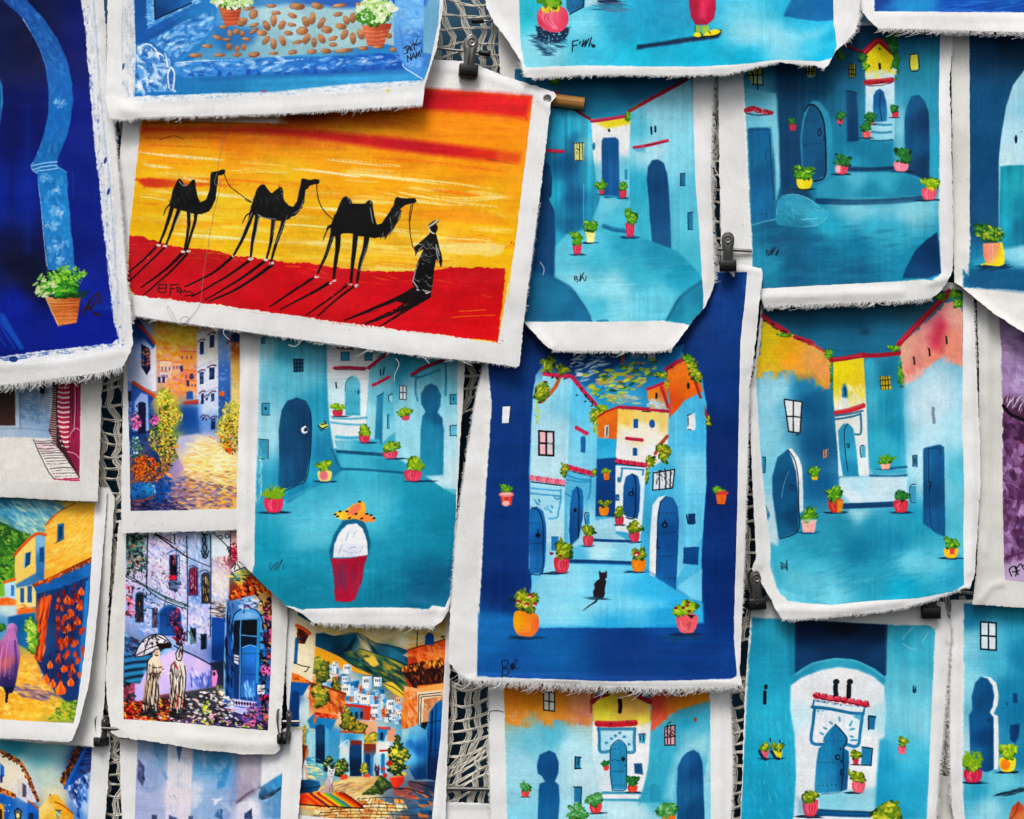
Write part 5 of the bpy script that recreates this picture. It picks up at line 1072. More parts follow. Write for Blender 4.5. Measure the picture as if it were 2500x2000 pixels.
E(1850,690 + 1540,12,9,'1a5c88',s=3); E(1930,700 + 1540,60,12,'3a7ca4',s=4,dry=.5,a=.6)
# ---- alley with yellow and pink houses
pic('pink_house',1830,690,2400,1510)
F(1800,500)
P("195,700 1700,640 1700,900 1690,1700 1710,2100 1700,2500 1705,2860 1640,2905 1350,2960 1100,2975 700,3010 380,2980 300,2900 240,2700 250,2600 180,2000 150,1500 140,1300 195,820",
  "400,760,0f5074 900,800,145c80 1300,760,2a6c88 800,1000,1a6c94 400,900,145878 300,1450,74bcd4 200,1650,8ccae0 300,1900,7cc4dc 550,1500,125c90 600,1800,0f5488 650,2100,14649c 500,1350,3ca4c4 1100,1400,1c90b8 1100,1700,2aa4c4 1450,1500,c4e0ee 1600,1700,a8d8e8 1450,2000,b4deec 1650,2000,5cbcd4 900,2180,c8e4f0 900,2350,2c9cbc 600,2500,2490b4 1000,2550,1484ac 1300,2400,2094b8 600,2750,3cacc8 900,2700,1c8cb0 1300,2700,5cbcd4 400,2850,6cc4dc 1500,2750,3cacd0 1300,2900,1cacd0 1600,2600,5cbcd0",s=4,r=2,st=.03)
P("190,820 560,1000 700,1160 1230,1100 1500,740 1600,660 1300,640 195,700","400,800,104e70 800,900,175f86 1100,1000,1c6c94 700,1080,1a6a94 1300,760,2a6680",s=12,st=-.05); E(955,955,36,26,'0e4268',s=12,a=.7)
# yellow house left
P("190,860 370,950 560,1050 660,1110 700,1180 700,1380 660,1390 620,1340 640,1370 560,1290 520,1320 440,1300 420,1240 330,1240 300,1300 240,1250 200,1260 140,1310","230,1000,d4bc1c 350,1100,dca81c 250,1200,c8b01c 400,1180,e89c24 550,1150,d89c50 600,1250,e09858 660,1350,dc9048",s=4,r=5,m=.06)
B("150,1200 300,1180 430,1200 560,1250 680,1350 640,1380 520,1320 300,1300 150,1310",70,50,22,'e0b43c e8a038 dc9850 c8b424',1.4,.5,.5)
strokes("190,835 270,895 370,950|440,995 500,1015 560,1040",36,'b42040',r=2); strokes("560,1050 610,1075 660,1105",20,'c84048',a=.8); B("200,850 370,960 360,975 200,880",9,26,7,'141418',.6,.2,.9); B("450,1005 560,1050 555,1060 450,1020",5,26,6,'2c181c',.4,.2,.8); L("540,1070 610,1110 660,1130",10,'c8a878',a=.7)
leaves(690,1120,34,40,GREEN,20,16); leaves(360,975,60,14,GREEN,14,14); leaves(705,1250,14,120,GREEN,30,14); leaves(735,1370,16,24,GREEN,14,14)
# left wall
soft("150,1320 230,1250 300,1310 420,1250 420,1340 300,1500 200,1600 150,1500",'a8d4e4',.6,20); soft("400,1300 560,1300 640,1400 660,2200 520,2200 480,1600",'0f5a92',.55,40,st=.06)
P("185,2520 175,2000 160,1500 230,1500 340,1700 290,1900 270,2200 310,2500 300,2560","200,1800,8ccce0 250,2000,80c6dc 230,2400,d4e4ec 280,2500,e0eaf0",s=12,a=.8)
P("355,1470 480,1480 470,1715 380,1700 370,1600",'e6e8ea',s=2); strokes("352,1465 370,1600 385,1705 470,1715 485,1480 355,1462|420,1475 418,1600 420,1710|368,1590 420,1590 480,1598",10,'101a26',sm=False); E(450,1730,10,9,'24404c',s=2)
P("310,2510 295,2400 265,2200 260,2050 300,1900 375,1840 430,1900 458,2000 460,2300 455,2460","330,1950,146090 400,2050,0f4c80 330,2250,145c90 420,2350,0e4474 350,2450,186494",s=5,st=.05)
P("375,1835 410,1835 460,1900 485,1980 495,2150 495,2300 465,2320 455,2150 440,2000 410,1900","450,1950,eef0f2 480,2250,d4e4ec",s=3); L("380,1840 430,1920 455,2050 460,2250 455,2450 320,2510",8,'0c1c34'); E(408,2125,16,26,'0f2c50',s=2); E(408,2127,9,17,'125084',s=2); strokes("425,2115 438,2120 435,2170",5,'0f2c50')
L("385,2000 350,2100 330,2200",4,'a8d0d8',a=.6,dry=.5)
P(box(185,1895,210,2010),'2c84ac',s=2); strokes("185,1895 210,1898 208,2012 185,2010",6,'0f2440',sm=False); L("205,2250 240,2330 225,2350",7,'1c5c80'); P("210,2280 240,2340 230,2370 215,2350",'2c84ac',s=4)
P(box(640,1840,680,1898),'c09080',s=3,r=2); strokes("638,1840 640,1895|655,1842 656,1890|675,1845 676,1900",5,'301c1c')
# middle house
P("720,1180 950,1150 970,1500 985,1950 990,2035 760,2040 755,1900 740,1700 720,1450","800,1250,e8d41c 880,1300,e4c828 760,1350,e4d020 850,1480,f0e8b0 800,1550,f0f0f0 950,1600,eef0f2 960,1900,e8f0f4 770,1950,d8ecf4",s=3)
B("740,1380 950,1350 940,1450 880,1500 780,1420",46,40,16,'e8d83c f0ecc0 e4d428 f4f2e8',1.4,.3,.6); soft("775,1500 785,1430 820,1420 840,1520",'d4e4ec',.8,10)
strokes("705,1165 830,1150 950,1125|940,1135 1080,1130 1230,1112",34,'b41430'); L("720,1158 940,1128",8,'e8505c',a=.6); L("780,1390 805,1340 825,1400 825,1450 785,1440",8,'3c8cb4',a=.7); P("785,1385 803,1345 825,1390 825,1445 785,1445",'2878ac',s=3); L("805,1370 812,1430",11,'0f1c2c',dry=.2)
L("740,1565 840,1545 945,1510",38,'d02c3c',s=2); L("745,1550 850,1530 940,1502",9,'e86c6c',a=.6); strokes("740,1585 850,1570 940,1548|740,1610 830,1598 900,1580 925,1570|925,1575 930,1650 925,1720 885,1725",16,'1c6c98',a=.9)
P("795,2040 770,1900 755,1700 790,1650 830,1642 870,1680 890,1800 905,1950 915,2040","830,1750,2c8cb4 880,1850,38a4c8 840,2000,1f84ac",s=4); strokes("830,1650 805,1690 805,1800 830,2010",6,'0f2c50'); E(832,1810,13,20,'0f2c50',s=1.5); E(832,1812,7,12,'2c88b0',s=1.5); P(box(930,1815,962,1900),'4ca8c8',s=3); strokes("950,1808 922,1818 928,1900",7,'0f2c50')
P("955,1160 1200,1140 1240,1200 1245,1500 1265,1900 1270,1980 1000,2000 985,1700","1000,1250,3ca0c0 1150,1250,1c7ca0 1100,1500,2094b8 1100,1800,3cb0cc 1230,1700,1c8cb4 1020,1500,4cb0cc 1050,1950,2ca0c0",s=8,st=.06); soft("1050,1170 1160,1160 1150,1300 1080,1350",'14688c',.5,30)
P("1070,1290 1145,1285 1155,1385 1080,1395",'c8ac24',s=3,r=2); strokes("1075,1290 1080,1390|1092,1290 1095,1395|1110,1288 1112,1390|1130,1288 1135,1385|1072,1320 1150,1315|1078,1360 1150,1355",7,'14120c',dry=.1)
leaves(1180,1075,46,22,GREEN,24,18); leaves(1230,1260,20,130,GREEN,44,18)
# pink house right
P("1225,1050 1400,900 1560,740 1640,720 1700,820 1690,1200 1640,1190 1560,1140 1480,1190 1400,1240 1340,1320 1255,1350 1240,1200","1300,1100,dca890 1350,1250,e09080 1450,1000,d8948c 1520,900,d06878 1600,1000,dc8c74 1650,1150,dc8c78 1500,1150,dc8474 1640,850,d8a090",s=4,r=5,m=.06)
soft("1430,1000 1520,860 1570,900 1540,1100 1450,1080",'c82448',.75,30,st=.1); soft("1330,1050 1380,1030 1360,1250 1290,1250",'d46c6c',.5,24,st=.1); B("1250,1250 1700,1130 1690,1210 1560,1170 1260,1350",60,44,20,'e49888 e8a898 d87c70',1.5,.4,.5)
strokes("1215,1045 1320,930 1420,830 1510,740 1590,650",40,'b81830'); L("1230,1020 1400,840 1570,660",10,'d84850',a=.6); L("1600,650 1560,720",20,'a81430')
for x,y in ((1328,1168),(1443,1105),(1572,1015)): L([(x - 4,y - 24),(x,y),(x + 2,y + 28)],13,'181014')
leaves(1530,695,44,22,GREEN,30,22); leaves(1640,670,60,24,GREEN,34,22); leaves(1660,740,26,34,GREEN,24,22)
strokes("1470,1528 1472,1545|1468,1565 1475,1600 1478,1636",24,'1a2838')
soft("1270,1330 1400,1250 1560,1170 1580,1500 1500,1900 1270,2000",'d0e6f2',.55,40)
P("1700,860 1720,900 1715,1250 1695,1250",'c8b068',s=8,a=.5)
P("1395,2400 1395,1850 1400,1830 1450,1815 1520,1800 1555,1820 1560,2200 1562,2500 1480,2460","1440,1950,155c98 1520,2000,0f5290 1450,2200,0e4880 1500,2380,145a98",s=4,st=.06); strokes("1435,1830 1440,2100 1455,2400 1520,2490|1435,1835 1520,1830 1525,1880",6,'0c2448',a=.8); strokes("1435,2080 1455,2090 1445,2130",8,'0a1428')
P(box(1318,1885,1350,1968),'2c80a8',s=2); strokes("1318,1965 1316,1885 1350,1880 1350,1970",7,'10304c',sm=False); L("1332,1905 1333,1940",8,'0c2038'); P(box(1302,2115,1342,2230),'3c94b8',s=2); strokes("1340,2100 1298,2118 1305,2230 1340,2235",7,'14406c')
# steps and lane
strokes("1150,1980 1270,1970|1000,2035 1140,2042 1270,2032",20,'1c6490',a=.9); P("1010,2000 1270,1985 1270,2020 1020,2025",'3ca0c0',s=5); P("765,2050 1275,2045 1280,2230 860,2240 760,2150","900,2100,b4dcec 1100,2120,d0e8f2 850,2200,dcecf4 1200,2200,c0e0ee",s=6)
L("800,2265 950,2260 1180,2250",42,'0e4680',s=3); P("860,2290 1180,2285 1350,2370 1440,2430 1560,2520 1700,2660 1705,2860 700,3010 300,2880 250,2600 600,2400 700,2340","900,2310,94ccdc 800,2400,2490b0 1000,2420,2492b4 1300,2420,2698b8 600,2550,2c98b8 900,2600,1680a8 1200,2550,1c88b0 400,2700,3ca8c4 600,2800,48b0cc 1000,2800,2c9cbc 1300,2680,60bcd4 1500,2700,4cb4ce 1600,2800,2ca0c4 1250,2900,14a8cc 700,2940,74c8dc",s=8)
soft("1200,2640 1500,2620 1620,2750 1350,2780",'84cee0',.5,50); soft("350,2700 700,2800 600,2920 330,2880",'84cfe0',.5,50); B("350,2550 1600,2550 1650,2850 500,2950",180,150,14,'1a84a8 3ca8c8 0f709a 74c4da',-.25,.25,.22)
soft("800,2480 1150,2450 1100,2650 850,2620",'1078a0',.45,50)
pot(1112,1945,78,42,'e8a088','f4c8b4',60,66,GREEN,'0f4468',1.1,shape=1); pot(580,2028,56,40,'e0b01c','ecd84c',44,62,GREEN,None,shape=1)
pot(738,2215,108,95,'d83428','e87058',76,95,GREEN,'0f3458',1.1,c3='e0b020'); P("750,2220 795,2225 785,2310 750,2315",'d8a41c',s=6,a=.8); pot(1228,2220,104,90,'d42c40','f08c94',68,72,DKG,'0c2c50',1.2)
pot(535,2370,116,92,'eca8a0','f6d4cc',78,84,GREEN,'125880',1.0,shape=1); E(540,2375,60,16,'f0eee0',s=8,a=.6); pot(1605,2580,104,75,'e8b420','f0d050',74,80,GREEN,'0c2c50',1.3); P("1590,2585 1630,2580 1630,2625 1600,2630",'dc4038',s=4)
strokes("325,2690 330,2740|325,2690 345,2700 335,2720 350,2725 335,2740|355,2700 365,2740 370,2670 375,2750",6,'1c3448')
# ---- purple hillside picture
pic('purple',2430,740,2560,1440)
F(1800,500)
P("1960,820 2400,820 2400,2900 2200,2840 2010,2820 1998,2400 1995,1500 1985,1100","2050,950,9c78a8 2120,1000,8c689c 2050,1300,a888b8 2130,1350,b8a0cc 2050,1500,70386c 2100,1600,6c3464 2050,1800,6c3c70 2100,2000,80507c 2050,2200,5c2c5c 2100,2400,885490 2050,2600,6c3c6c 2100,2800,b89cc0",s=3,r=2)
B("1990,850 2160,900 2160,1430 1995,1440",90,90,40,'b498c4 9c78ac c4b0d4 8c689c a888b8',.8,.9,.4)
B("1998,1560 2160,1600 2160,2650 2000,2700",300,70,32,'5c2858 7c4c80 8c6098 3c1840 6c3868 b48cc0 52285a',1.2,.9,.6)
P("2000,1460 2400,1430 2400,1700 2160,1620 2060,1560","2100,1480,5a2c54 2150,1560,502848",s=4); B("2000,1460 2160,1440 2160,1560 2020,1500",60,50,9,'d8cce0 8c6c94 50284c',2.0,.4,.8)
L("1998,1510 2050,1570 2110,1600 2200,1640",26,'140a14'); soft("2010,2700 2200,2650 2200,2880 2010,2860",'bca4c8',.8,16); strokes("2000,2660 2160,2610",20,'5a2850',a=.7)
strokes("2060,2790 2045,2740 2080,2715 2100,2740 2090,2790|2085,2720 2110,2780|2100,2730 2130,2700 2150,2740|2070,2760 2120,2750|2140,2720 2170,2700",9,'141018'); E(2115,1790,16,20,'a04a70',s=3,a=.7)

# ---- white arched gateway with two slit windows
pic('gateway',1800,1480,2300,2060)
F(1800,1440)
P("110,210 260,215 430,225 800,245 1130,262 1450,270 1490,300 1480,450 1470,800 1450,1200 1420,1725 1420,1900 10,1900 20,1500 60,1000 80,600",
  "150,400,1c90b4 300,300,2a9cbc 380,600,2494b8 150,700,2098bc 250,900,2ca8c8 150,1300,1ca0c4 300,1300,28a4c8 200,1600,1c98c0 1200,350,2a98b8 1350,500,44b0cc 1300,700,62bcd4 1250,900,78c8dc 1400,1000,84cce0 1300,1200,54b8d4 1200,1400,2aa0c8 1300,1600,28a0c8 1400,1700,60c0d8",s=6,r=3,st=.04)
P("430,225 800,243 1130,262 1118,640 1060,700 800,560 540,640 430,640","500,300,0a2450 800,280,061634 1050,300,0a2448 500,500,0e3c74 800,450,0c3468 1080,500,0e3c70",s=5)
soft("370,230 440,230 430,640 400,640",'14688f',.5,20); soft("1120,270 1180,270 1170,650 1120,650",'5cb8cc',.5,16)
P("400,700 440,620 560,545 740,510 900,530 1030,590 1120,660 1100,720 980,640 800,590 620,610 480,670 410,720","500,600,2c94b8 740,545,38a4c4 1000,610,2f98bc",s=4); L("430,640 580,550 760,520 920,545 1110,660",12,'74c8dc',a=.5,s=5)
P("420,1725 440,1400 430,1100 395,900 400,720 480,660 620,605 760,580 900,600 1020,650 1100,720 1115,900 1105,1100 1070,1130 1050,1400 1030,1725 1030,1900 420,1900","500,750,eceef2 800,680,f2f2f4 1000,800,eaeef2 600,1100,eeeef2 1000,1200,f0f2f4 460,1300,e8f0f4 500,1550,e8eef2 900,1500,eef0f4 430,950,c8e4ee 1090,950,b4dcea",s=7)
strokes("738,720 736,740 740,800|838,720 838,740 835,800",36,'121c26',s=2); E(742,690,24,22,'121c26',s=2); E(845,690,24,22,'121c26',s=2)
for i in range(8): x=595 + i * 52; E(x,795 + i * 9,30,26,('e0304c','d02444','e84860')[i % 3],s=2); L([(x + 22,775 + i * 9),(x + 30,815 + i * 9)],7,'1c0c14'); L([(x - 20,782 + i * 9),(x + 10,778 + i * 9)],7,'f47c8c',a=.6)
L("570,790 640,822 800,840 975,880",7,'1c1018'); strokes("575,830 700,850 850,875 950,880",14,'1c5c8c',dry=.35)
strokes("560,880 700,895 850,925 945,930|580,890 568,1000 560,1150 700,1155|940,930 925,1050 905,1170 830,1165",24,'1a6ca0',s=2); strokes("575,830 565,880|955,890 945,935",14,'1a6ca0'); P("590,900 650,910 620,940",'3c98c0',s=6,dry=.15); P("930,930 870,950 920,980",'3c98c0',s=6,dry=.15)
strokes("765,960 768,985|695,995 710,1005|860,990 845,1020|650,1035 668,1045|850,1050 875,1045|625,1075 645,1085|850,1100 868,1105|855,1130 895,1130",16,'3a94bc',a=.9)
P("580,1530 590,1300 610,1190 650,1160 645,1110 690,1050 735,1008 790,1060 825,1110 830,1160 800,1190 835,1215 840,1300 825,1500 770,1525","650,1200,1f84b8 750,1100,1a74ac 700,1350,2488bc 790,1300,14609c 640,1480,2a8cbc 810,1400,14548c",s=3,st=.08)
strokes("735,1010 790,1070 825,1130 795,1200 795,1350 785,1440 770,1520 630,1535",9,'0a1c3c'); studs(645,780,1135,6,rr=5); studs(605,740,1300,6,rr=5); studs(610,740,1468,5,rr=5)
E(753,1258,20,22,'0a1428',s=1.5); E(756,1258,10,11,'1f7cb0',s=1.5); strokes("780,1280 782,1295|780,1350 778,1390|775,1190 772,1200",11,'0a1428')
P("985,945 1040,950 1030,1050 988,1048",'1c6ca4',s=3); strokes("985,1048 985,945 1040,955",11,'0f2038',sm=False); P("935,1180 1018,1190 1005,1320 928,1310",'2480b4',s=3,st=.05); strokes("935,1180 1015,1192 1005,1320 930,1315",9,'0c2448',sm=False)
strokes("214,722 212,736|205,768 205,850",26,'0f1820'); L("1330,730 1330,760",30,'102c4c',dry=.2)
P("600,1540 820,1510 1035,1480 1030,1660 610,1670","750,1560,88cce0 900,1600,98d4e6 1000,1540,a0d8e8",s=10); L("590,1670 750,1680 1020,1690",50,'10508c',s=4); P("600,1720 1020,1710 1030,1900 600,1900","800,1730,d4e4ec",s=8,a=.8)
P("1070,1130 1120,1130 1200,1170 1450,1220 1420,1725 1030,1725 1040,1500","1100,1300,1c94c4 1250,1250,4cb8d4 1100,1600,1c94c0 1300,1500,2ca4cc",s=16,a=.8)
strokes("1240,370 1270,330 1320,280|1240,400 1300,440 1350,440|1390,400 1400,370 1435,320",6,'a0d4e0',a=.7)
B("60,900 420,900 420,1700 30,1700",160,60,7,'7cd0e4 4cb8d8 1c90b8',1.4,.3,.35)
pot(205,1205,62,62,'e0506c','f49cac',46,66,OLIVE,'102440',.9,shape=1); L("245,1115 248,1140",9,'0c1420'); pot(305,1205,66,60,'e8d020','f0e46c',50,62,OLIVE,'102440',.9,shape=1); L("316,1130 320,1150",9,'0c1420'); strokes("165,1215 190,1260 215,1275|255,1215 285,1260 310,1270",22,'0f3050')
pot(1238,1175,64,58,'e44c68','f4a0b0',46,60,OLIVE,None,shape=1); pot(890,1262,48,50,'d42040','e86c7c',40,66,OLIVE,'14202c',shape=1)
pot(910,1440,96,84,'e45468','f6a4ac',76,84,OLIVE,'0c2444',1.0,shx=-30); pot(547,1575,112,125,'dc3450','f28c9c',76,96,OLIVE,'0a2040',1.2)
leaves(1120,1700,110,100,OLIVE,110,44); soft("450,1560 500,1580 500,1700 450,1680",'1a6ca0',.5,20)
# ---- keyhole door,cross window,two bright pots
pic('keyhole',2320,1460,2560,2060)
F(1800,1440)
P("1700,100 2400,100 2400,1900 1720,1900 1690,1560 1700,1100 1705,600","1760,200,1c7ca4 1750,400,84c8dc 1900,400,5cb8d4 2100,200,2c9cc0 1950,550,4cb0d0 2120,500,1c84b0 1760,700,8ccfe0 2050,750,1c84b0 2100,900,1474a4 1720,1200,b0dcea 2100,1250,1c7cac 1760,1400,68c0d8 2000,1450,74c8dc 1800,1500,2c9cc0 2050,1550,50b4d0 1900,1650,98d4e4 2100,1700,64bcd4",s=6,r=3,st=.04)
win(1828,240,1945,445,'0c1c34','e0ecf2',12,2,2,8)
P("1850,652 1900,655 1945,700 1965,790 1955,870 1925,930 1960,950 1965,1200 1960,1345 1930,1350 1928,1100 1925,960 1895,920 1920,880 1930,800 1910,710",'eef2f4',s=3)
P("1750,1330 1745,1100 1740,940 1765,900 1760,800 1785,700 1830,655 1880,665 1915,720 1930,800 1915,880 1895,920 1925,960 1925,1350 1880,1370 1790,1350","1800,750,145c98 1870,800,0e4884 1800,1000,145898 1870,1100,0c3c78 1790,1250,1a68a4 1900,1300,0e4480",s=5,st=.06); scrib(1877,975,34,24,'0c2444',5,5)
P("2070,775 2105,780 2105,850 2070,845",'0f3c78',s=5); E(2026,858,9,12,'0f3468',s=2); P("2045,1015 2120,1010 2120,1100 2090,1150 2050,1130",'0c3878',s=5,r=2)
soft("1985,800 2050,700 2050,1100 1980,1200",'1a7cac',.5,30); B("2010,1520 2150,1480 2150,1520 2050,1545 1920,1540",60,70,8,'14304c 4c7c84 10243c',-.2,.2,.7)
P("2040,1725 2060,1640 2115,1585 2160,1640 2160,1900 2040,1900","2100,1650,c84028 2130,1700,e08848 2080,1720,c86840",s=4,r=2); L("2110,1600 2090,1680 2050,1720",12,'8c2c1c',a=.6)
pot(1770,1350,134,96,'d4204c','f07c98',90,90,LIME,'0c2444',1.0); P("1680,1290 1720,1210 1830,1215 1855,1290 1800,1330 1740,1330",'7aa81c',s=6,r=4,dry=.1); pot(2030,1260,122,106,'e8d428','f2e878',76,110,LIME,'0c2444',1.1); E(2012,1315,36,42,'f08424',s=5)
# ---- orange,yellow and blue houses round a pointed door
pic('pointed_door',1180,1660,1760,2060)
F(1200,1440)
P("90,600 1640,600 1645,1200 1650,1725 1650,1900 120,1900 110,1400 95,900","200,800,e08c1c 400,750,d88418 650,800,d89050 300,1150,74c4da 200,1300,9cd4e6 600,1200,b4deea 450,1100,5cb8d2 700,1400,c4e4ee 250,1650,84cce2 600,1650,a8daea 1000,1650,b8e0ec 1300,1200,3ca8c8 1500,1000,2c9cbc 1400,850,7cc0d0 1600,1300,9cd4e4 1250,1500,48b0cc 1500,1650,88cce0",s=4,r=2)
P("90,600 760,600 755,1000 720,1025 640,1000 560,985 460,975 430,1020 380,990 340,910 260,905 230,1000 180,1015 110,1010","150,800,e0841c 300,800,d88418 500,850,e08c28 650,850,dc9060 720,950,d88870 400,980,e8a040 150,980,e09030",s=4,r=5,m=.05)
P("1195,600 1640,600 1640,850 1580,880 1540,890 1500,880 1420,930 1330,920 1320,970 1270,1000 1220,1070 1195,1060","1250,850,d44838 1250,1000,dc5c40 1350,850,d87828 1550,800,e08c1c 1450,880,d8841c",s=4,r=5,m=.05)
B("110,900 760,960 740,1020 120,1020",60,44,22,'e8a040 e08c20 dca068',1.5,.4,.5); B("1200,1000 1640,830 1640,880 1250,1060",40,44,20,'dc6c40 e08c28',1.5,.4,.5)
win(390,762,472,900,'121414','d8d8cc',9,2,2,12); strokes("1355,780 1360,800|1360,790 1425,780",9,'121418'); P("1365,795 1420,785 1400,805",'d4d8d8',s=3)
P("760,850 880,770 1000,740 1100,780 1195,850 1190,1000 1050,1040 770,990","850,850,e0cc30 1000,850,d8a450 1100,900,dcac58 850,950,e8dc4c 1120,980,e8d850",s=4,m=.05)
strokes("755,840 800,800 870,780|1050,760 1110,800 1190,840",40,'a01c34',s=2); L("752,780 750,850 745,920",16,'b02838',a=.7); P("880,780 770,760 780,800",'4c84a0',s=6,a=.7); P("1100,770 1195,760 1195,820",'4c84a0',s=6,a=.7)
L("962,830 966,870 962,915",32,'120e0c',dry=.05)
P("760,990 1050,1030 1195,1000 1180,1300 1140,1500 1120,1550 830,1560 790,1400 755,1250","850,1030,f0eee4 1150,1100,f0f0f2 850,1250,c4e4ee 1100,1250,f4f4f6 1060,1450,eef0f4 800,1100,f0f0f2",s=5); soft("770,1000 1180,990 1160,1040 900,1040",'f0e8b8',.5,16)
P("800,1040 1080,1040 1080,1215 810,1215","950,1100,c0e2ee 850,1150,a8d8ea",s=5); strokes("805,1030 810,1120 815,1215 900,1210|800,1045 940,1045 1075,1045|1075,1045 1070,1130 1070,1215 1020,1220",24,'2a80ac',s=3,a=.9); strokes("800,1040 815,1200",9,'14508c',a=.7)
strokes("795,1005 930,1008 1075,1000",46,'cc1c30',s=2); B("810,985 1060,985 1060,1015 815,1020",6,20,13,'1c0c10',1.3,.3,.9); L("800,990 930,992 1070,985",9,'ec5c60',a=.6)
for x,y in ((962,1075),(998,1105),(930,1098),(900,1118),(862,1150),(1032,1160)): E(x,y,13,10,'3a88b4',s=3)
P("905,1500 890,1400 890,1200 910,1160 955,1130 1000,1160 1015,1200 1020,1400 1010,1500","930,1250,2c88b8 980,1300,2484b4 950,1450,2c8cbc",s=3,st=.05); strokes("905,1500 890,1350 892,1200 910,1160 955,1128 1000,1160 1015,1210 1012,1400 1005,1500 905,1505",7,'14406c'); studs(905,955,1195,3); studs(905,960,1278,4); studs(910,985,1365,5); studs(915,1000,1470,6,rr=4); E(990,1272,14,18,'0c1c34',s=1.5); studs(1000,1003,1320,2)
P("1105,1080 1160,1085 1155,1155 1105,1150",'4ca4c4',s=3); strokes("1115,1095 1118,1130|1140,1090 1140,1135|1105,1085 1155,1082",8,'0f304c'); P("1070,1305 1130,1302 1138,1390 1075,1380",'14508c',s=4); P(box(625,1255,668,1345),'2a7ca8',s=3); strokes("672,1260 628,1255 625,1345 672,1342|655,1270 645,1310",9,'0c1c30',sm=False)
P(box(618,1482,670,1595),'2474a8',s=3); strokes("615,1480 675,1482 670,1595",9,'10304c',sm=False); P(box(1190,1470,1270,1590),'1a6498',s=4); L("1250,1468 1195,1475 1205,1590",7,'0c2c50'); sconce(1258,1215,1282,1290,'2a80ac')
P("1210,1060 1290,1000 1400,900 1640,830 1640,1200 1600,1400 1400,1600 1130,1600 1100,1620 1180,1350","1280,1100,3ca4c4 1450,1000,2c9cc0 1300,1350,34a4c4 1500,1100,70bcd0 1150,1600,2c9cbc 1220,1250,3cacca",s=8,a=.85); soft("1380,1250 1480,1150 1640,1080 1640,1250 1500,1200 1400,1330 1380,1600 1300,1560",'a8d8e6',.7,30)
P("1290,1040 1385,1010 1380,1165 1300,1170",'d8a0a8',s=4,r=2); strokes("1300,1045 1302,1165|1320,1010 1322,1165|1345,1015 1345,1165|1378,1015 1378,1168|1300,1030 1380,1015|1298,1110 1380,1100|1330,1000 1345,990|1300,1168 1370,1165",8,'14101c'); B("1310,1040 1370,1030 1370,1100 1310,1110",14,30,7,'1c1420',1.2,.5,.8); E(1530,975,13,18,'8c4c28',s=2)
P("345,1725 350,1500 362,1455 400,1440 375,1400 345,1380 338,1320 360,1240 430,1205 480,1230 505,1300 500,1380 475,1440 505,1470 512,1600 500,1725 500,1900 345,1900","400,1280,0f5090 450,1350,0e4888 430,1550,125898 480,1650,14609c",s=4,r=1,st=.06)
P("1395,1900 1390,1500 1400,1330 1430,1260 1470,1220 1520,1200 1560,1230 1585,1300 1592,1450 1600,1725 1600,1900","1450,1300,1a5c9c 1550,1350,0e4484 1450,1550,1a6098 1560,1650,0e4480",s=4,st=.08)
strokes("835,1525 950,1525 1120,1530|830,1575 950,1578 1110,1580",22,'2f8cb4',a=.9,s=4); P("840,1540 1110,1540 1100,1570 840,1568",'f0f2f4',s=4)
soft("120,1300 300,1250 320,1600 130,1650",'a8d8ea',.5,40); soft("840,1600 1100,1620 1250,1725 900,1725",'c8e6f0',.6,30)
pot(860,1322,42,36,'e43438','f08080',36,40,DKG,None); pot(252,1505,56,50,'e8403c','f48c84',50,60,('1c5a24 2a6c2c','3c8c40 4c9c50','84bc84'),'14404c',.7); pot(1058,1470,72,50,'e43c30','f0885c',62,70,DKG,'0c1c28',1.1); pot(782,1600,88,76,'e02c34','f48080',76,110,('1c5a24 2a6c2c','3c8c40 4c9c50','84bc84'),'142c44',1.1)
pot(640,1715,100,60,'e03c40','f08080',90,100,('1c5a24 2a6c2c','3c8c40 4c9c50','84bc84'),None); pot(1330,1690,100,60,'f07020','f4a050',86,110,('1c5a24 2a6c2c','3c8c40 4c9c50','94c88c'),None)

# ---- printed street with flowers and golden light
pic('flower_street',300,740,600,1270)
F(0,500)
P("960,850 1800,850 1800,1540 1785,2280 980,2305 965,1800 950,1200","1050,950,8c9cc8 1300,900,d8b858 1250,1050,f0b040 1400,1100,ec9438 1550,1000,d8d4c8 1700,1050,7890c0 1780,1100,c08c50 1050,1250,c8c4d8 1300,1300,d8a888 1350,1350,e08850 1550,1300,d0d4e4 1700,1350,4c74bc 1760,1350,c8b888 1000,1450,3c58a8 1080,1600,1c4098 1250,1500,c0b060 1400,1600,2450a4 1550,1500,a8bce0 1600,1650,5c80c0 1750,1600,d8b850 1000,1700,1c3c94 1300,1700,8c9c50 1450,1750,3c60ac 1550,1760,b8b4d4 1450,1850,f0d8a0 1600,1850,f8e8b8 1200,1900,1c3c88 1050,2000,a85c34 1150,2150,2450a0 1350,2000,a890b8 1500,2000,f4d48c 1700,2000,f8e4a4 1400,2200,7068a0 1600,2200,d8b078 1750,2200,e8a84c 1050,2250,1c2868",s=2.5,r=1,m=.06)
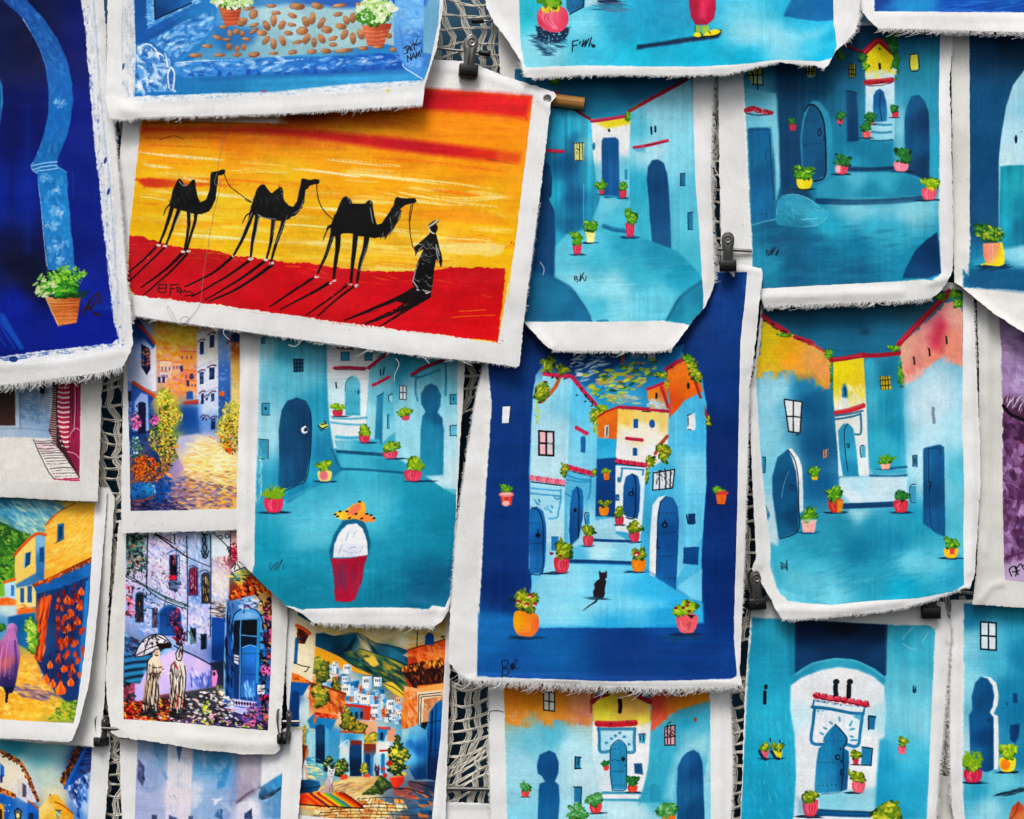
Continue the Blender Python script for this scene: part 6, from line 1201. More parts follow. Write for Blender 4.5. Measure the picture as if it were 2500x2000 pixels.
# sky glow,far houses
P("1170,870 1480,880 1470,1060 1400,1060 1300,1120 1180,1100","1300,930,f0d468 1200,950,e0b060 1400,1000,f4bc4c 1250,1060,f09838",s=12); B("1170,870 1470,900 1470,1060 1200,1120",130,40,20,'f4d878 ecc05c f4a844 e8984c f8e494',.3,1,.5)
B("1180,1060 1480,1060 1480,1420 1300,1420 1190,1300",260,40,22,'f09040 e87848 f0b068 e4a080 f4c088 c88ca0 e06c38',.1,.4,.6)
for x,y,w_,h_,c in ((1200,1170,90,130,'f0d8c8'),(1350,1100,120,100,'ec9850'),(1380,1240,90,110,'e8845c'),(1200,1250,60,80,'d8d0e0'),(1400,1320,80,80,'f0a468'),(1290,1180,70,90,'e8b090')):
    P(box(x,y,x + w_,y + h_),c,s=3,r=2,a=.75); L([(x,y),(x + w_,y + 3)],8,'c85c34',a=.7)
    for k in range(3): P(box(x + 12 + k * w_ * .3,y + h_ * .35,x + 24 + k * w_ * .3,y + h_ * .6),'6c4878',s=2,a=.8)
for x,y in ((1195,1315),(1230,1315),(1365,1230),(1440,1290),(1410,1340)): P(box(x - 10,y - 22,x + 10,y + 22),'283878',s=2)
# left house
P("985,870 1045,860 1165,1040 1165,1300 1160,1400 1000,1350 960,1300","1060,950,2c4c94 1120,1100,a8b4d8 1130,1250,dcdce8 1000,1200,b0b8d8",s=3,r=1); P("1040,900 1165,1050 1150,1080 1080,1000 1040,1010",'2448a0',s=4); strokes("1045,905 1100,960 1160,1040",20,'c0502c'); P("1060,1040 1120,1080 1130,1230 1100,1280 1060,1220",'1c2050',s=3,r=1); B('o1095,1150,40,70',60,22,10,'c88c3c 3c6c44 d8643c 4c5ca8 281c40',.3,1,.8)
P("1130,1100 1170,1060 1175,1400 1140,1400",'e8e4ec',s=4); P("960,1330 1010,1340 1165,1440 1090,1560 980,1560","1000,1420,3c58ac 1100,1450,2448a0",s=4); strokes("1000,1335 1080,1385 1165,1440",24,'cc5428'); P("1010,1480 1060,1410 1110,1430 1120,1700 1000,1700",'b4c0e0',s=6,a=.8); P(arch(1035,1480,1095,1720,.6),'141c58',s=4)
P("950,1200 985,1180 990,1600 965,1700",'98a8d0',s=6,a=.6); P(box(960,1400,985,1480),'142058',s=4)
# right white house
P("1480,960 1640,940 1640,1650 1500,1720 1480,1500","1550,1050,e4e0d8 1550,1300,dcdce8 1560,1500,ccd4ec 1580,1650,7090c8",s=3); P("1640,940 1730,940 1730,1560 1640,1600","1690,1050,7c94c4 1690,1300,4468b4 1690,1500,2c54a4",s=4)
P("1735,960 1800,960 1800,1560 1740,1500","1770,1050,a85c2c 1770,1250,c8a868 1770,1450,d8c484",s=4)
for x,y,w_,h_ in ((1500,1030,30,95),(1575,980,34,95),(1500,1260,30,90),(1570,1225,40,90),(1510,1420,22,80),(1545,1450,16,24),(1585,1420,26,60),(1520,1600,12,24),(1545,1605,12,22),(1585,1610,34,80)):
    P([(x,y),(x + w_,y - 6),(x + w_,y + h_ - 6),(x,y + h_)],'24346c',s=2,r=1); L([(x - 12,y - 2),(x + w_ / 2,y - 20),(x + w_ + 10,y - 16)],10,'3c5090'); L([(x - 10,y - 8),(x + w_ + 6,y - 26)],6,'a85038',a=.8)
strokes("1480,1225 1560,1190 1650,1145|1490,1440 1560,1400 1640,1370",7,'8c84a0',a=.7,dry=.3); P(box(1648,1402,1685,1438),'d86c2c',s=2); P("1700,1040 1740,970 1800,960 1800,1030 1740,1030",'2c3c80',s=4); strokes("1700,1060 1740,985",9,'c86c30')
P("1380,1480 1490,1460 1490,1500 1380,1500",'b84838',s=5); P(arch(1400,1400,1450,1460,.5),'2c5cac',s=4); soft("1340,1520 1500,1500 1500,1700 1320,1700",'1c4ca4',.7,24)
B("1480,960 1790,960 1790,1650 1490,1700",240,30,12,'f0ece4 b8c4e0 5c7cbc 98a8d4 d8d8e8',.4,1,.3)
# foliage
P("1170,1450 1260,1400 1340,1500 1360,1640 1250,1725 1180,1640",'b0a848',s=24,a=.6)
for cx,cy,rx,ry,pal,n_ in ((1240,1460,60,80,'e8d868 c8c04c a0a83c f0e48c 7c8c34',150),(1280,1580,90,90,'d8c454 8c9838 5c7c34 e8d878 f0b048 48602c',220),(1200,1750,80,130,'c8b84c e8c858 5c7c34 3c5c2c d8843c 8ca044',260),(1270,1850,80,90,'a8a040 d88038 e8c04c 4c6c34 2c4c3c',200),(1740,1560,70,90,'e8d470 c8b848 f4e498 98a040',180),(1690,1650,60,60,'d8c458 8c983c e8d888',120),(1740,1750,60,130,'c8a844 a8a03c e8c45c 5c6c34 d8843c',190),(1680,1700,60,60,'d8bc4c 98983c f0d878',100)):
    B('o%d,%d,%d,%d' % (cx,cy,rx,ry),n_,20,11,pal,.3,1.6,.8)
for cx,cy,rx,ry,pal,n_ in ((1015,1630,45,60,'d84c8c e87cb0 a83480 f0a0c8 3c6c3c',120),(1160,1620,34,34,'d8589c e88cbc c84890',50),(1010,1830,55,90,'5c8c4c 8cb06c 2c5c84 d8e0e8 3c6ca0',130),(1090,1960,90,75,'f07820 e85c1c f49838 c84818 8c3c1c 3c5434',210),(1230,1960,50,55,'e88830 c86c28 8c7c34 4c5c3c',90),(1120,2030,110,60,'e86820 f49030 a8481c 7c5428 1c3058',170),(1580,1770,30,30,'c84c34 e8703c',40),(1680,1800,60,60,'d8742c e8a83c 6c7c38',80)):
    B('o%d,%d,%d,%d' % (cx,cy,rx,ry),n_,19,11,pal,.3,1.6,.85)
P("1680,1830 1745,1830 1730,1895 1695,1895",'d85828',s=3)
# lane paving
P("1340,1740 1480,1720 1600,1750 1690,1850 1785,1900 1785,2280 1200,2290 1290,2080 1380,1980 1320,1850","1400,1770,b8b4cc 1500,1830,f0e4c0 1500,1950,f4dc94 1650,1950,f8ecc0 1700,2080,f4d890 1450,2080,d8b484 1400,2150,a890b0 1350,2220,6c6498 1550,2200,c8a078 1700,2220,e8b458 1300,2150,8078a8",s=8)
B("1400,1790 1600,1770 1785,1920 1785,2150 1500,2120 1380,1980",300,44,11,'f8ecc4 f4d88c e8c070 fcf4dc d8a868 e0b890',.05,.25,.6); B("1260,2020 1500,2080 1785,2130 1785,2280 1200,2290",420,40,14,'8c80b0 5c5c98 d8a070 e8b468 b890a8 3c4484 f0c880 a86c58',.08,.3,.65); B("1400,1990 1785,1990 1785,2260 1300,2260",130,34,5,'5c3c40 8c5c40 3c3460',.05,.3,.55)
P("980,2110 1010,2090 1120,2085 1170,2130 1165,2200 1100,2250 1000,2240 985,2180","1030,2130,2c6cb8 1130,2130,3c8cc8 1080,2220,1c4890",s=4); strokes("1130,2120 1155,2110 1165,2160",7,'d8ecf8',a=.8); L("1000,2230 1100,2215 1165,2185",16,'a84c28',a=.8)
B("985,2240 1300,2200 1400,2290 985,2300",200,30,12,'1c2468 2c3c84 5c4c78 141c50 8c5868',.1,.4,.7); B("1180,2080 1290,2040 1300,2200 1180,2240",60,40,18,'1c4cac 2c5cb8 143c94',.5,.8,.6)
B("970,1500 1320,1520 1340,1900 1250,2050 1200,2280 985,2280",240,17,9,"141c44 1c2c30 24341c 10183c 2c1c2c",.6,1.4,.7)
B("1640,1600 1785,1560 1785,1880 1680,1860",70,15,8,"2c3420 3c2c1c 1c2444",.6,1.4,.7)
B("1190,1450 1350,1480 1330,1900 1180,1950",110,18,9,"f0e088 e8c858 f4b050 c8d06c e88038",.4,1.4,.85)
B("960,1450 1000,1420 1010,2050 975,2080",60,30,12,'1c3c8c 3c64b4 142c70',1.3,.4,.5)

# ---- print with a crimson curtain and a plank ramp
pic('crimson_door',-60,900,260,1240,'e0ddd6')
F(0,500)
P("-180,1350 110,1350 115,1660 -180,1660","50,1400,3c3028 50,1600,483028",s=2); B("-100,1360 105,1360 105,1650 -100,1650",120,30,9,'342820 543c30 40302c',1.5,.6,.5)
P("110,1350 395,1350 380,1500 375,1755 110,1745 -180,1740 -180,1660 115,1660","200,1450,7c94b4 250,1550,6c8cb8 330,1450,98a8bc 200,1720,9cb0cc 50,1700,a8b8cc",s=3); B("150,1360 370,1360 365,1650 150,1650",200,34,12,'94a8c4 5c80b4 b4c0d0 4870a8 a8b4c4',.6,1,.35); L("120,1355 130,1500 130,1670",20,'c0ccd8',a=.8); L("145,1355 150,1670",8,'3c5080',a=.5); P(box(300,1350,335,1420),'241c1c',s=3); P(box(305,1420,330,1450),'5c5460',s=6,a=.6)
strokes("-60,1690 150,1680 370,1700|-60,1750 120,1752 250,1758",8,'5c7090',a=.6,dry=.3)
P("395,1340 435,1345 425,1500 440,1700 500,1850 590,2040 560,2000 480,1900 400,1800 365,1700 385,1500","400,1450,4c2428 400,1650,5c2830 480,1850,442028",s=3,r=2)
for i in range(26): y=1370 + i * 17; L([(372 - (i > 18) * -8,y),(395,y + 4),(420,y + 6)],6,'dcd4cc',a=.8)
P("430,1345 605,1335 600,1700 595,2035 540,1950 490,1850 450,1740 425,1550","470,1400,c03048 550,1500,a81c54 570,1700,a01c50 580,1900,901848 480,1700,c4284c",s=2.5,r=1,st=.05)
for i in range(13): y=1372 + i * 37; L([(432 + max(0,i - 8) * 8,y - 6),(470 + max(0,i - 8) * 6,y + 4),(518,y)],10 + 3 * (i % 3),'f0dcd8',a=.95)
strokes("520,1350 528,1500 520,1700 520,1840|575,1340 570,1600 550,1750|540,1350 545,1650",7,'4c1430',a=.8); strokes("560,1350 565,1500 555,1700|515,1740 560,1680 600,1695|505,1855 560,1870 595,1905",6,'ecc8d0',a=.8); strokes("430,1350 425,1550 450,1740 520,1900 595,2045",7,'241418')
P("250,1765 380,1765 470,1870 590,2045 410,2065 360,2000 300,1880","330,1800,e4dcd8 450,1950,e8e0d8 540,2030,e8e2da",s=2.5); B("260,1775 380,1775 400,1850 300,1850",30,40,9,'d8a8b0 e8c8cc',.1,.3,.6)
for i in range(15): y=1775 + i * 19; xl=255 + i * 11; xr=385 + i * 14; L([(xl,y),((xl + xr) / 2,y - 3 + 3 * rng.normal()),(xr,y - 6)],6 if i % 2 else 4,'2c2024',dry=.2)
strokes("250,1765 300,1880 360,2000 410,2065|385,1780 470,1880 540,1970 595,2050",7,'2c2020',dry=.2); strokes("415,2062 480,2068 595,2070",14,'b81c54',dry=.25); L("480,2058 590,2056",9,'c0245c')
B("-100,1770 240,1770 340,2000 -100,2030",50,90,30,'e8e6e0 dad6ce',.2,.4,.3)

# ---- printed market lane with orange lanterns
pic('lantern_market',-60,1190,250,1790,'eceef2')
F(0,1000)
P("-180,640 715,700 690,1100 680,1500 650,1800 600,2200 585,2340 560,2360 300,2350 -180,2310","100,750,3c84b0 300,760,70a4b8 200,850,a8c4b8 0,950,3c6c34 100,1100,4c8434 50,1250,5c8c34 600,800,ecb44c 550,950,f0bc5c 450,1150,ecb450 200,1100,ecc070 200,1350,e8cc90 100,1450,c8d8dc 550,1250,1c5494 500,1450,1c4484 150,1550,2c6ca4 250,1650,5c9c3c 500,1800,1c4080 300,1900,e0a850 150,2000,e8b450 250,2150,ecb848 100,2200,eab44c 480,2200,8c9c44 550,2050,1c4890 350,1980,7c6c98",s=2.5,r=1.5,m=.05)
B("-60,680 520,720 300,930 100,920 -60,830",260,70,16,'3c80ac a8c8b8 c8d8b4 5c98b4 84b0b0 2c6ca0',.6,.4,.4)
P("-180,830 0,840 120,900 230,940 150,1050 110,1100 90,1300 30,1400 -180,1450","50,950,2c5c30 100,1000,3c7434 30,1150,5c9c3c 60,1300,7cac44 0,1100,487c30",s=6); B("-60,850 220,945 100,1300 -60,1400",320,30,13,'2c5c2c 4c8434 84ac44 1c4428 a8bc54 3c7030',.6,1,.6)
# ochre houses
P("340,870 410,800 540,710 715,705 690,1130 440,1270 330,1290","500,850,f0b858 650,800,ecb050 600,1000,f0c468 400,1000,ecb45c 450,1200,e4a444",s=3,r=1.5); B("350,880 700,730 690,1120 350,1270",330,60,14,'f4cc78 e8a848 f0b85c f8d88c dc9840',-.6,.5,.4); L("340,870 400,800 470,750 560,705",9,'a85c2c'); B("340,860 420,790 380,880",14,26,9,'d88038 b86c34',-.7,.3,.7)
P("430,860 480,850 480,970 425,1000",'2c6c98',s=3); P("440,880 470,870 465,960 440,985",'1c3c68',s=3); L("410,1005 480,970",7,'4c3c28',a=.6)
P("110,1090 260,950 270,1230 265,1480 120,1500 110,1290","180,1050,f0cc7c 200,1200,ecc474 180,1400,ecd494",s=3,r=1.5); P("265,950 340,930 330,1280 270,1240","300,1000,7ca4c0 300,1150,3c70a8",s=3); strokes("110,1090 180,1010 270,935 340,940",22,'c86034'); P("190,1080 230,1065 225,1160 185,1190",'1c4c84',s=3); P("180,1085 192,1080 186,1190 176,1195",'84b4d4',s=3); P("295,1040 330,1030 330,1150 295,1140",'1c4c8c',s=4)
P("120,1310 260,1230 320,1210 330,1300 120,1340",'2c6cb0',s=6,a=.85); P(box(150,1340,180,1450),'2c5c98',s=3); P(box(205,1325,238,1450),'2c5c98',s=3); P("30,1310 110,1290 120,1420 40,1430",'b8d4e4',s=4); P(box(80,1320,105,1400),'3c80b8',s=3)
strokes("30,1300 70,1285 110,1275",20,'d86830'); P("-180,1440 60,1410 120,1430 110,1470 0,1470 -180,1480","50,1440,d86c34",s=4); P("40,1530 180,1480 280,1500 250,1525 60,1550","150,1510,d87038",s=4); B("-20,1440 110,1430 260,1500 60,1545 0,1470",60,34,8,'e88848 c45c2c f0a060',.0,.3,.6)
P("-180,1480 120,1480 130,1540 60,1560 50,1725 -180,1725","50,1500,d0e0dc 20,1600,5c90b8",s=6); P("60,1560 260,1530 280,1800 200,1800 60,1725","150,1600,1c5c9c 200,1700,2c6ca8",s=6,st=.1)
# awning
P("250,1330 440,1250 690,1125 690,1180 660,1260 450,1340 270,1380","350,1330,2460a8 550,1230,1c589c 650,1200,2c6cb4",s=4,st=-.06); strokes("255,1320 380,1270 520,1200 685,1120",26,'9c4424'); B("255,1310 440,1240 690,1115 690,1140 440,1265 260,1335",60,20,12,'d86c34 7c3420 e08844',1.2,.5,.8)
P("270,1380 450,1340 660,1260 640,1800 600,2100 560,2250 420,2130 330,2000 270,1880","400,1450,1c3c7c 550,1450,1c3c80 500,1700,183470 450,1950,1c3474 600,1800,1c54a0 350,1700,2c4c84",s=4); P("640,1290 672,1275 650,1750 610,2150 585,2250 600,1800",'2c74b8',s=5,st=.1)
P("300,1420 390,1390 370,1500 330,1780 310,1900 255,1870 280,1600","340,1500,d85c2c 300,1750,cc5428 350,1650,8c2c24",s=4); strokes("365,1420 345,1600 310,1880|330,1420 300,1650 275,1850",16,'5c1c24',a=.7); B("270,1430 385,1400 330,1850 265,1850",70,90,10,'e86c34 c84c28 f08848',1.75,.2,.6)
strokes("430,1380 440,1500 430,1650 430,1780|475,1360 480,1500|560,1320 555,1420",22,'7c2438',a=.8)
for x,y,s_ in ((610,1370,30),(505,1430,34),(595,1480,30),(535,1530,28),(440,1430,18),(490,1560,22),(580,1590,32),(515,1640,28),(490,1660,24),(500,1730,28),(550,1760,26),(375,1920,28),(435,1880,24),(475,1950,26),(545,1960,24),(345,2030,34),(395,2060,30),(455,2100,48),(530,2050,32)):
    P([(x,y - s_ * 1.7),(x + s_ * .35,y - s_ * .7),(x + s_ * .9,y),(x + s_ * .7,y + s_ * .8),(x,y + s_),(x - s_ * .7,y + s_ * .8),(x - s_ * .9,y),(x - s_ * .35,y - s_ * .7)],'%d,%d,f07c30 %d,%d,c84c20' % (x - s_ * .3,y,x + s_ * .6,y + s_ * .4),s=2.5,r=1); L([(x,y - s_ * 3),(x,y - s_ * 1.2)],8,'341430',a=.8)
    for k in range(3): L([(x + (k - 1) * s_ * .4,y - s_ * .5),(x + (k - 1) * s_ * .6,y + s_ * .7)],4,('f4b060','8c2c18')[k % 2],a=.7)
for k in range(46):
    x=420 + 210 * rng.random(); y=1360 + 640 * rng.random(); E(x,y,15,24,('c8401c','e05c24','8c2420','d84c1c')[k % 4],s=2.5,r=1.5,a=.9)
B("400,1350 640,1290 600,2050 420,2000",160,40,12,'141c4c 5c2444 2c4c94 8c3438 34184c',1.5,.4,.4)
# robed walker,shrub,paving
leaves(230,1700,40,130,('3c6c2c 4c7c34','84b048 a0c458 68983c','c8d878'),80,34)
P("-180,2300 -180,2060 150,1850 260,1900 330,2050 420,2150 540,2250 560,2320 300,2350","150,2000,e8b45c 250,2150,ecb84c 100,2200,eab850 400,2250,b8a84c 300,2000,d8a458 0,2250,e0a848",s=10,a=.8); B("-60,2080 150,1880 260,1920 420,2180 500,2300 -60,2310",330,44,24,'f4cc6c e8b04c d89840 f8dc8c e0a448 f0bc58',.1,.6,.55); B("-60,2080 240,1900 420,2200 -60,2310",130,40,5,'b8783c c88840',.1,1.2,.6)
B("60,2080 180,2060 420,2120 440,2190 150,2170",80,60,12,'7c6484 5c5080 a88c94',.3,.2,.6); B("350,2330 480,2200 580,2180 570,2330",150,34,14,'5c8434 84a444 3c6c2c a8b854 c8b84c',.4,1,.7)
E(88,1655,42,52,"70,1640,c48cbc 110,1680,8c4c94",s=3)
P("20,1720 60,1640 110,1660 130,1740 150,1850 130,2000 110,2080 30,2090 -60,2060 -60,1780","60,1700,b878b0 100,1800,a868a8 50,1900,c0706c 120,1950,5c4088 0,1850,9c5890 60,2050,34286c",s=3,r=1); strokes("60,1700 40,1850 30,2000|90,1720 80,1880 70,2020|20,1780 0,1900 -10,2040",14,'d890a8',a=.5,dry=.3); strokes("110,1740 120,1880 110,2040",16,'3c2c74',a=.6); P("20,2080 110,2080 90,2130 40,2130",'1c2050',s=4); L("55,2120 45,2195",20,'241c3c')
leaves(10,1640,40,30,('2c5c2c','3c7034','6c9c44'),24,20)

# ---- printed hill town with a girl and a cat on a striped rug
pic('hill_town',690,1480,1100,2060)
F(600,1440)
P("300,100 1500,200 1490,700 1450,1300 1400,1725 1400,1900 300,1900 310,1600 330,900","450,500,e8d8b0 900,300,f0d8a0 1400,300,e8b060 1000,600,2c6c7c 1300,700,d87c34 800,800,c8d8e8 600,800,c86c34 500,1200,3c88b8 700,1300,4c98c0 1300,1100,3c90c0 1000,1200,c0d0d8 800,1500,e0bc84 1200,1600,5c6c84 700,1650,e0c088",s=3,r=1)
B("520,230 1500,230 1500,420 1200,380 900,320 600,330",150,90,26,'f4e0a8 ecc878 e4b460 c8d0b8 e8d8b0 f4ecc8',.05,.4,.5); E(1180,380,60,50,'fdf6dc',s=30,a=.8)
# mountains
P("520,330 580,320 660,345 730,340 830,322 900,360 980,400 1060,405 1150,430 1220,460 1225,560 1200,800 900,620 700,500 520,420","600,380,14587c 800,370,1c6888 700,460,123c58 950,480,1c5c78 1100,500,28708c 900,420,c0b088 1150,540,14405c",s=2.5,r=1)
P("830,330 900,400 950,470 920,460 860,400",'c8c0a0',s=4,a=.8); P("860,400 880,380 930,440 960,500 900,460",'d8d0b0',s=4,a=.7); P("700,490 830,340 800,430 760,500",'102c44',s=5,a=.8); P("900,360 1000,480 1080,540 960,470",'0f3450',s=5,a=.7); P("1060,420 1180,480 1215,560 1080,500",'3c80a0',s=6,a=.6); P("1180,490 1215,470 1215,510",'c0d0d0',s=5,a=.8)
strokes("525,330 660,348 830,322 980,402 1150,432 1220,465",6,'102840',a=.7)
P("510,420 620,470 740,520 850,440 950,470 1050,500 1180,560 1210,600 1200,820 1000,660 800,580 600,560 510,500","600,490,d8a040 800,520,1c5058 1000,560,2c6458 1100,600,c8b450 900,520,d8b854 1150,650,1c5050 1000,620,8c9c48 1150,720,e0b848",s=3,r=1)
B("780,470 1180,570 1200,780 950,640 760,560",130,80,20,'1c4c54 1c5458 2c6858 a88c3c 143c48 5c7c4c 0f3440',.55,.25,.6); P("880,520 960,490 1000,560 960,580",'e4bc60',s=5,r=3); strokes("850,440 950,470 1100,520 1210,570|700,520 900,600 1200,700",7,'10303c',a=.6)
P("510,420 700,500 850,600 960,640 900,640 760,600 600,530 510,510","600,480,e4a43c 800,580,dca040",s=4); P("1020,700 1100,690 1200,780 1200,830 1100,770",'e8c050',s=5); strokes("1030,700 1120,740 1195,800",7,'2c4c44')
# cascade of white and blue houses
for i in range(210):
    t=rng.random(); x=540 + 640 * t + rng.normal() * 40; y=560 + 330 * t + rng.random() * 210 - 60 * (1 - t)
    if x > 1180 or y > 960 - (x < 720) * 150 or x < 520: continue
    w_=26 + 34 * rng.random(); h_=24 + 34 * rng.random()
    c=('f4f2ee','e8ecf2','4c98cc','2c7cb8','d8e0ec','b8d0e4','c86c40','e0b090','3c8cc4','f8f6f0')[int(rng.integers(10))]
    P(box(x,y,x + w_,y + h_),c,s=1.5,r=.5); P(box(x + w_ * .62,y + 2,x + w_,y + h_),('a8bcd4','1c5c94','7ca4c8')[i % 3],s=1.5,r=.4,a=.8)
    if w_ > 40:
        for k in range(2): P(box(x + 8 + k * 16,y + h_ * .3,x + 14 + k * 16,y + h_ * .6),'1c3450',s=1)
for x,y,w_,h_ in ((730,560,60,70),(875,650,70,90),(720,720,90,70),(960,655,60,70),(860,790,100,70),(940,860,70,70),(1060,830,60,70)):
    P(box(x,y,x + w_,y + h_),'f6f4f0',s=1.5); P(box(x + w_ * .7,y + 3,x + w_,y + h_),'a0bcd8',s=1.5)
    for k in range(3): P(box(x + 12 + k * 13,y + h_ * .25,x + 19 + k * 13,y + h_ * .5),'1c2c44',s=1)
leaves(580,620,80,90,('24341c 34441f','5c6c2c 74783a 445c2c','a89c4c'),110,24); leaves(680,720,46,60,('24341c','5c6c2c 6c6c34','a89c4c'),60,20); leaves(540,560,40,50,('4c5c30','8c9444','c8b85c'),34,26)
# left house
P("350,120 390,150 530,270 500,680 480,1050 400,1030 320,1030 330,800 350,500","450,350,e8d8b8 420,600,e8dcc0 370,800,2c5c9c 450,900,c8d8d8 440,750,e4d8bc",s=3,st=.04); P("395,100 440,170 525,265 480,240 390,190",'1c5c84',s=4); strokes("440,190 500,240 535,268",9,'3c2c20')
P("385,265 440,290 478,330 440,405 385,400","420,330,5c2820 400,380,3c1c1c",s=3); strokes("380,268 430,290 480,328",24,'d86028'); B("385,300 460,330 440,390 390,390",30,26,8,'8c3c20 2c1818 c05828',1,.5,.7); P("370,360 395,355 385,550 360,560",'1c5c9c',s=3); strokes("360,545 420,570 480,580|470,585 450,615 440,610",7,'181c24')
P("345,620 400,640 485,690 480,720 400,690 340,690","420,670,d87030",s=3); B("345,625 485,690 480,715 345,685",40,18,12,'e88838 a8481c f0a050',1,.4,.8); P("335,690 480,700 430,790 400,800 390,1030 320,1030","380,750,1c5cac 350,900,1c4484",s=4); P(arch(345,760,400,1030,.8),'143c84',s=4)
P("330,1030 420,1030 430,1150 430,1250 320,1200",'c8bc8c',s=5); leaves(435,1110,20,70,('8c8c3c','c8b04c','d88838'),30,18)
# orange terrace house
P("480,700 750,770 745,830 720,1050 700,1200 640,1300 520,1290 455,1250 470,1000 475,850","560,800,a84c2c 650,850,d87038 600,900,e08848 680,980,e8c098 520,1000,e4d8bc 480,1120,74b4cc 600,1150,4c98c4 660,1080,3c8cc0",s=3); B("480,720 740,790 720,920 480,870",110,50,20,'d8743c 8c3c28 e89858 b45830 c86838',1.2,.5,.6); strokes("480,700 600,730 750,785",14,'8c3420')
leaves(570,780,60,110,('2c3c24 3c4c2c','6c7c34 8c8c3c','c8b050'),80,34)
P("460,980 520,920 690,960 650,1040 600,1100 560,1050 480,1040","560,1000,2c80b8",s=5); P("510,915 680,940 695,965 560,960 515,945","600,940,d84428",s=2.5); B("515,920 690,950 680,970 520,950",34,16,12,'e86838 a82c20 f08850',1,.4,.8); P("505,960 530,960 520,1010 508,1000",'d86830',s=3)
P(arch(522,1010,595,1320,.8),"550,1080,1c4c80 560,1250,122c58",s=3); P("595,1030 625,1050 615,1330 595,1310",'5ca4c8',s=4); P("455,1080 520,1060 520,1290 450,1250","480,1150,a8d4dc",s=6,st=.1)
# blue box house and centre lane
P("750,860 900,880 940,885 930,980 750,970","820,920,3488b8 920,930,c84c38",s=2.5); strokes("755,865 850,875 935,885",22,'c83c34'); P(box(895,890,935,978),'c8442c',s=2)
for x in (790,830,870): P(arch(x - 11,915,x + 11,965,.8),'14385c',s=2)
P("720,980 980,985 985,1140 900,1150 890,1080 720,1070","800,1020,c88868 900,1050,d8a080 950,1000,e0b090",s=3); leaves(790,1000,66,60,('2c3820 3c4824','6c702c 887c30 54642c','c0a040'),90,24); leaves(860,1060,56,50,('2c3820','6c702c 7c7c30','c0a040'),60,22); leaves(940,1110,60,40,('4c5c2c','a8a04c 8c8c3c','d8c060'),50,30); leaves(745,940,30,60,('3c4c28','7c8438','c8b050'),40,26)
P("710,1080 890,1080 885,1180 880,1400 770,1400 700,1300 705,1180","780,1120,3c8cb8 740,1200,e8e8e4 850,1200,d8ecf0 740,1300,a0d0dc",s=3); strokes("715,1068 800,1070 895,1078",12,'a85034'); P("780,1400 775,1200 790,1135 870,1135 870,1400","820,1200,1c4c84 820,1330,122c5c",s=3); P("785,1130 870,1132 870,1180 840,1160 800,1165 785,1190",'8c3430',s=3); strokes("700,1180 760,1130 770,1150",10,'e8f0ec',a=.7)
P("885,1150 1010,1160 990,1200 960,1250 955,1400 880,1400","920,1180,8c3c2c 920,1280,3c88bc 900,1350,2c78b0",s=3); strokes("890,1150 1010,1155",12,'c89c4c'); P(arch(895,1230,935,1380,.8),'1c4480',s=3)
P("990,1040 1080,1030 1090,1050 1050,1100 1040,1140 990,1130","1030,1080,2c80b8",s=3); strokes("995,1035 1080,1040",16,'d04828'); P(arch(1008,1070,1032,1125,.8),'14345c',s=2); P("980,1150 1080,1140 1080,1200 1060,1400 975,1400","1020,1180,f0f0ea 1010,1300,b0d4e0",s=3); strokes("1010,1210 1090,1205",16,'c83c30'); P(arch(1015,1230,1045,1380,.8),'2c78b4',s=3); P("1060,1060 1120,1040 1130,1140 1060,1140",'d8a080',s=4)
B('o985,1360,18,50',26,34,9,'3c2858 8c2c4c 1c2c5c',1.5,.2,.9)
# right gate house
P("1215,450 1500,370 1500,540 1480,590 1215,570","1300,480,d86430 1400,450,c8502c 1450,520,e07c3c 1250,540,b84828",s=3); B("1225,460 1490,400 1490,530 1225,560",80,50,24,'e8884c c8502c d87038 a83c24 f0a060',.8,.8,.6); strokes("1215,450 1300,425 1400,400 1500,370",9,'8c2c20'); L("1290,305 1285,430",8,'6c3c34'); P(arch(1345,320,1412,412,.9),'1c54a0',s=2.5); strokes("1475,345 1490,370|1465,355 1500,350",7,'241c28')
P("1155,600 1215,560 1480,520 1500,570 1480,700 1290,720 1280,770 1240,740 1190,640","1250,620,3c1c1c 1350,650,4c2420 1450,600,2c1818",s=3); B("1155,590 1480,515 1490,570 1190,610",90,30,13,'e89038 c86828 8c3c1c f0b050 5c2c1c',1.3,.4,.85); B("1220,640 1480,590 1470,690 1280,720",60,34,9,'a84c24 6c2c1c c86430 241418',1.2,.5,.7); P("1190,640 1250,720 1270,780 1240,760 1200,690",'a84c28',s=3)
P("1190,720 1290,740 1480,700 1490,770 1300,800 1290,1010 1180,1050 1165,1000","1230,850,e08048 1230,1000,c8602c 1240,780,e4b080 1400,740,e8a868",s=3); B("1190,750 1290,770 1280,1020 1180,1050",110,44,20,'e89858 d07038 e8c098 c05c2c',1.3,.5,.6)
P("1290,770 1480,750 1475,800 1340,820 1330,1010 1290,1010",'e8d8c0',s=3); strokes("1300,790 1470,770|1315,805 1470,790|1300,790 1296,1005|1318,810 1312,1005",6,'34201c'); P("1330,900 1380,830 1475,800 1475,840 1400,880 1370,1000 1330,1010",'c89870',s=4); B("1340,830 1470,800 1440,840 1350,920",40,18,8,'e8c8a0 8c4c3c c87850',1,.8,.7); P("1320,1000 1370,990 1350,1050 1315,1050",'1c1c2c',s=3)
P("1360,1420 1365,1050 1380,920 1430,850 1475,820 1475,900 1460,1200 1440,1440","1420,950,1c64ac 1420,1150,1850a0 1400,1350,122c68",s=3,st=.05); strokes("1400,910 1390,1150 1370,1400",16,'102858',a=.8); strokes("1375,1000 1465,980|1370,1210 1455,1200|1430,860 1420,1430",7,'12305c')
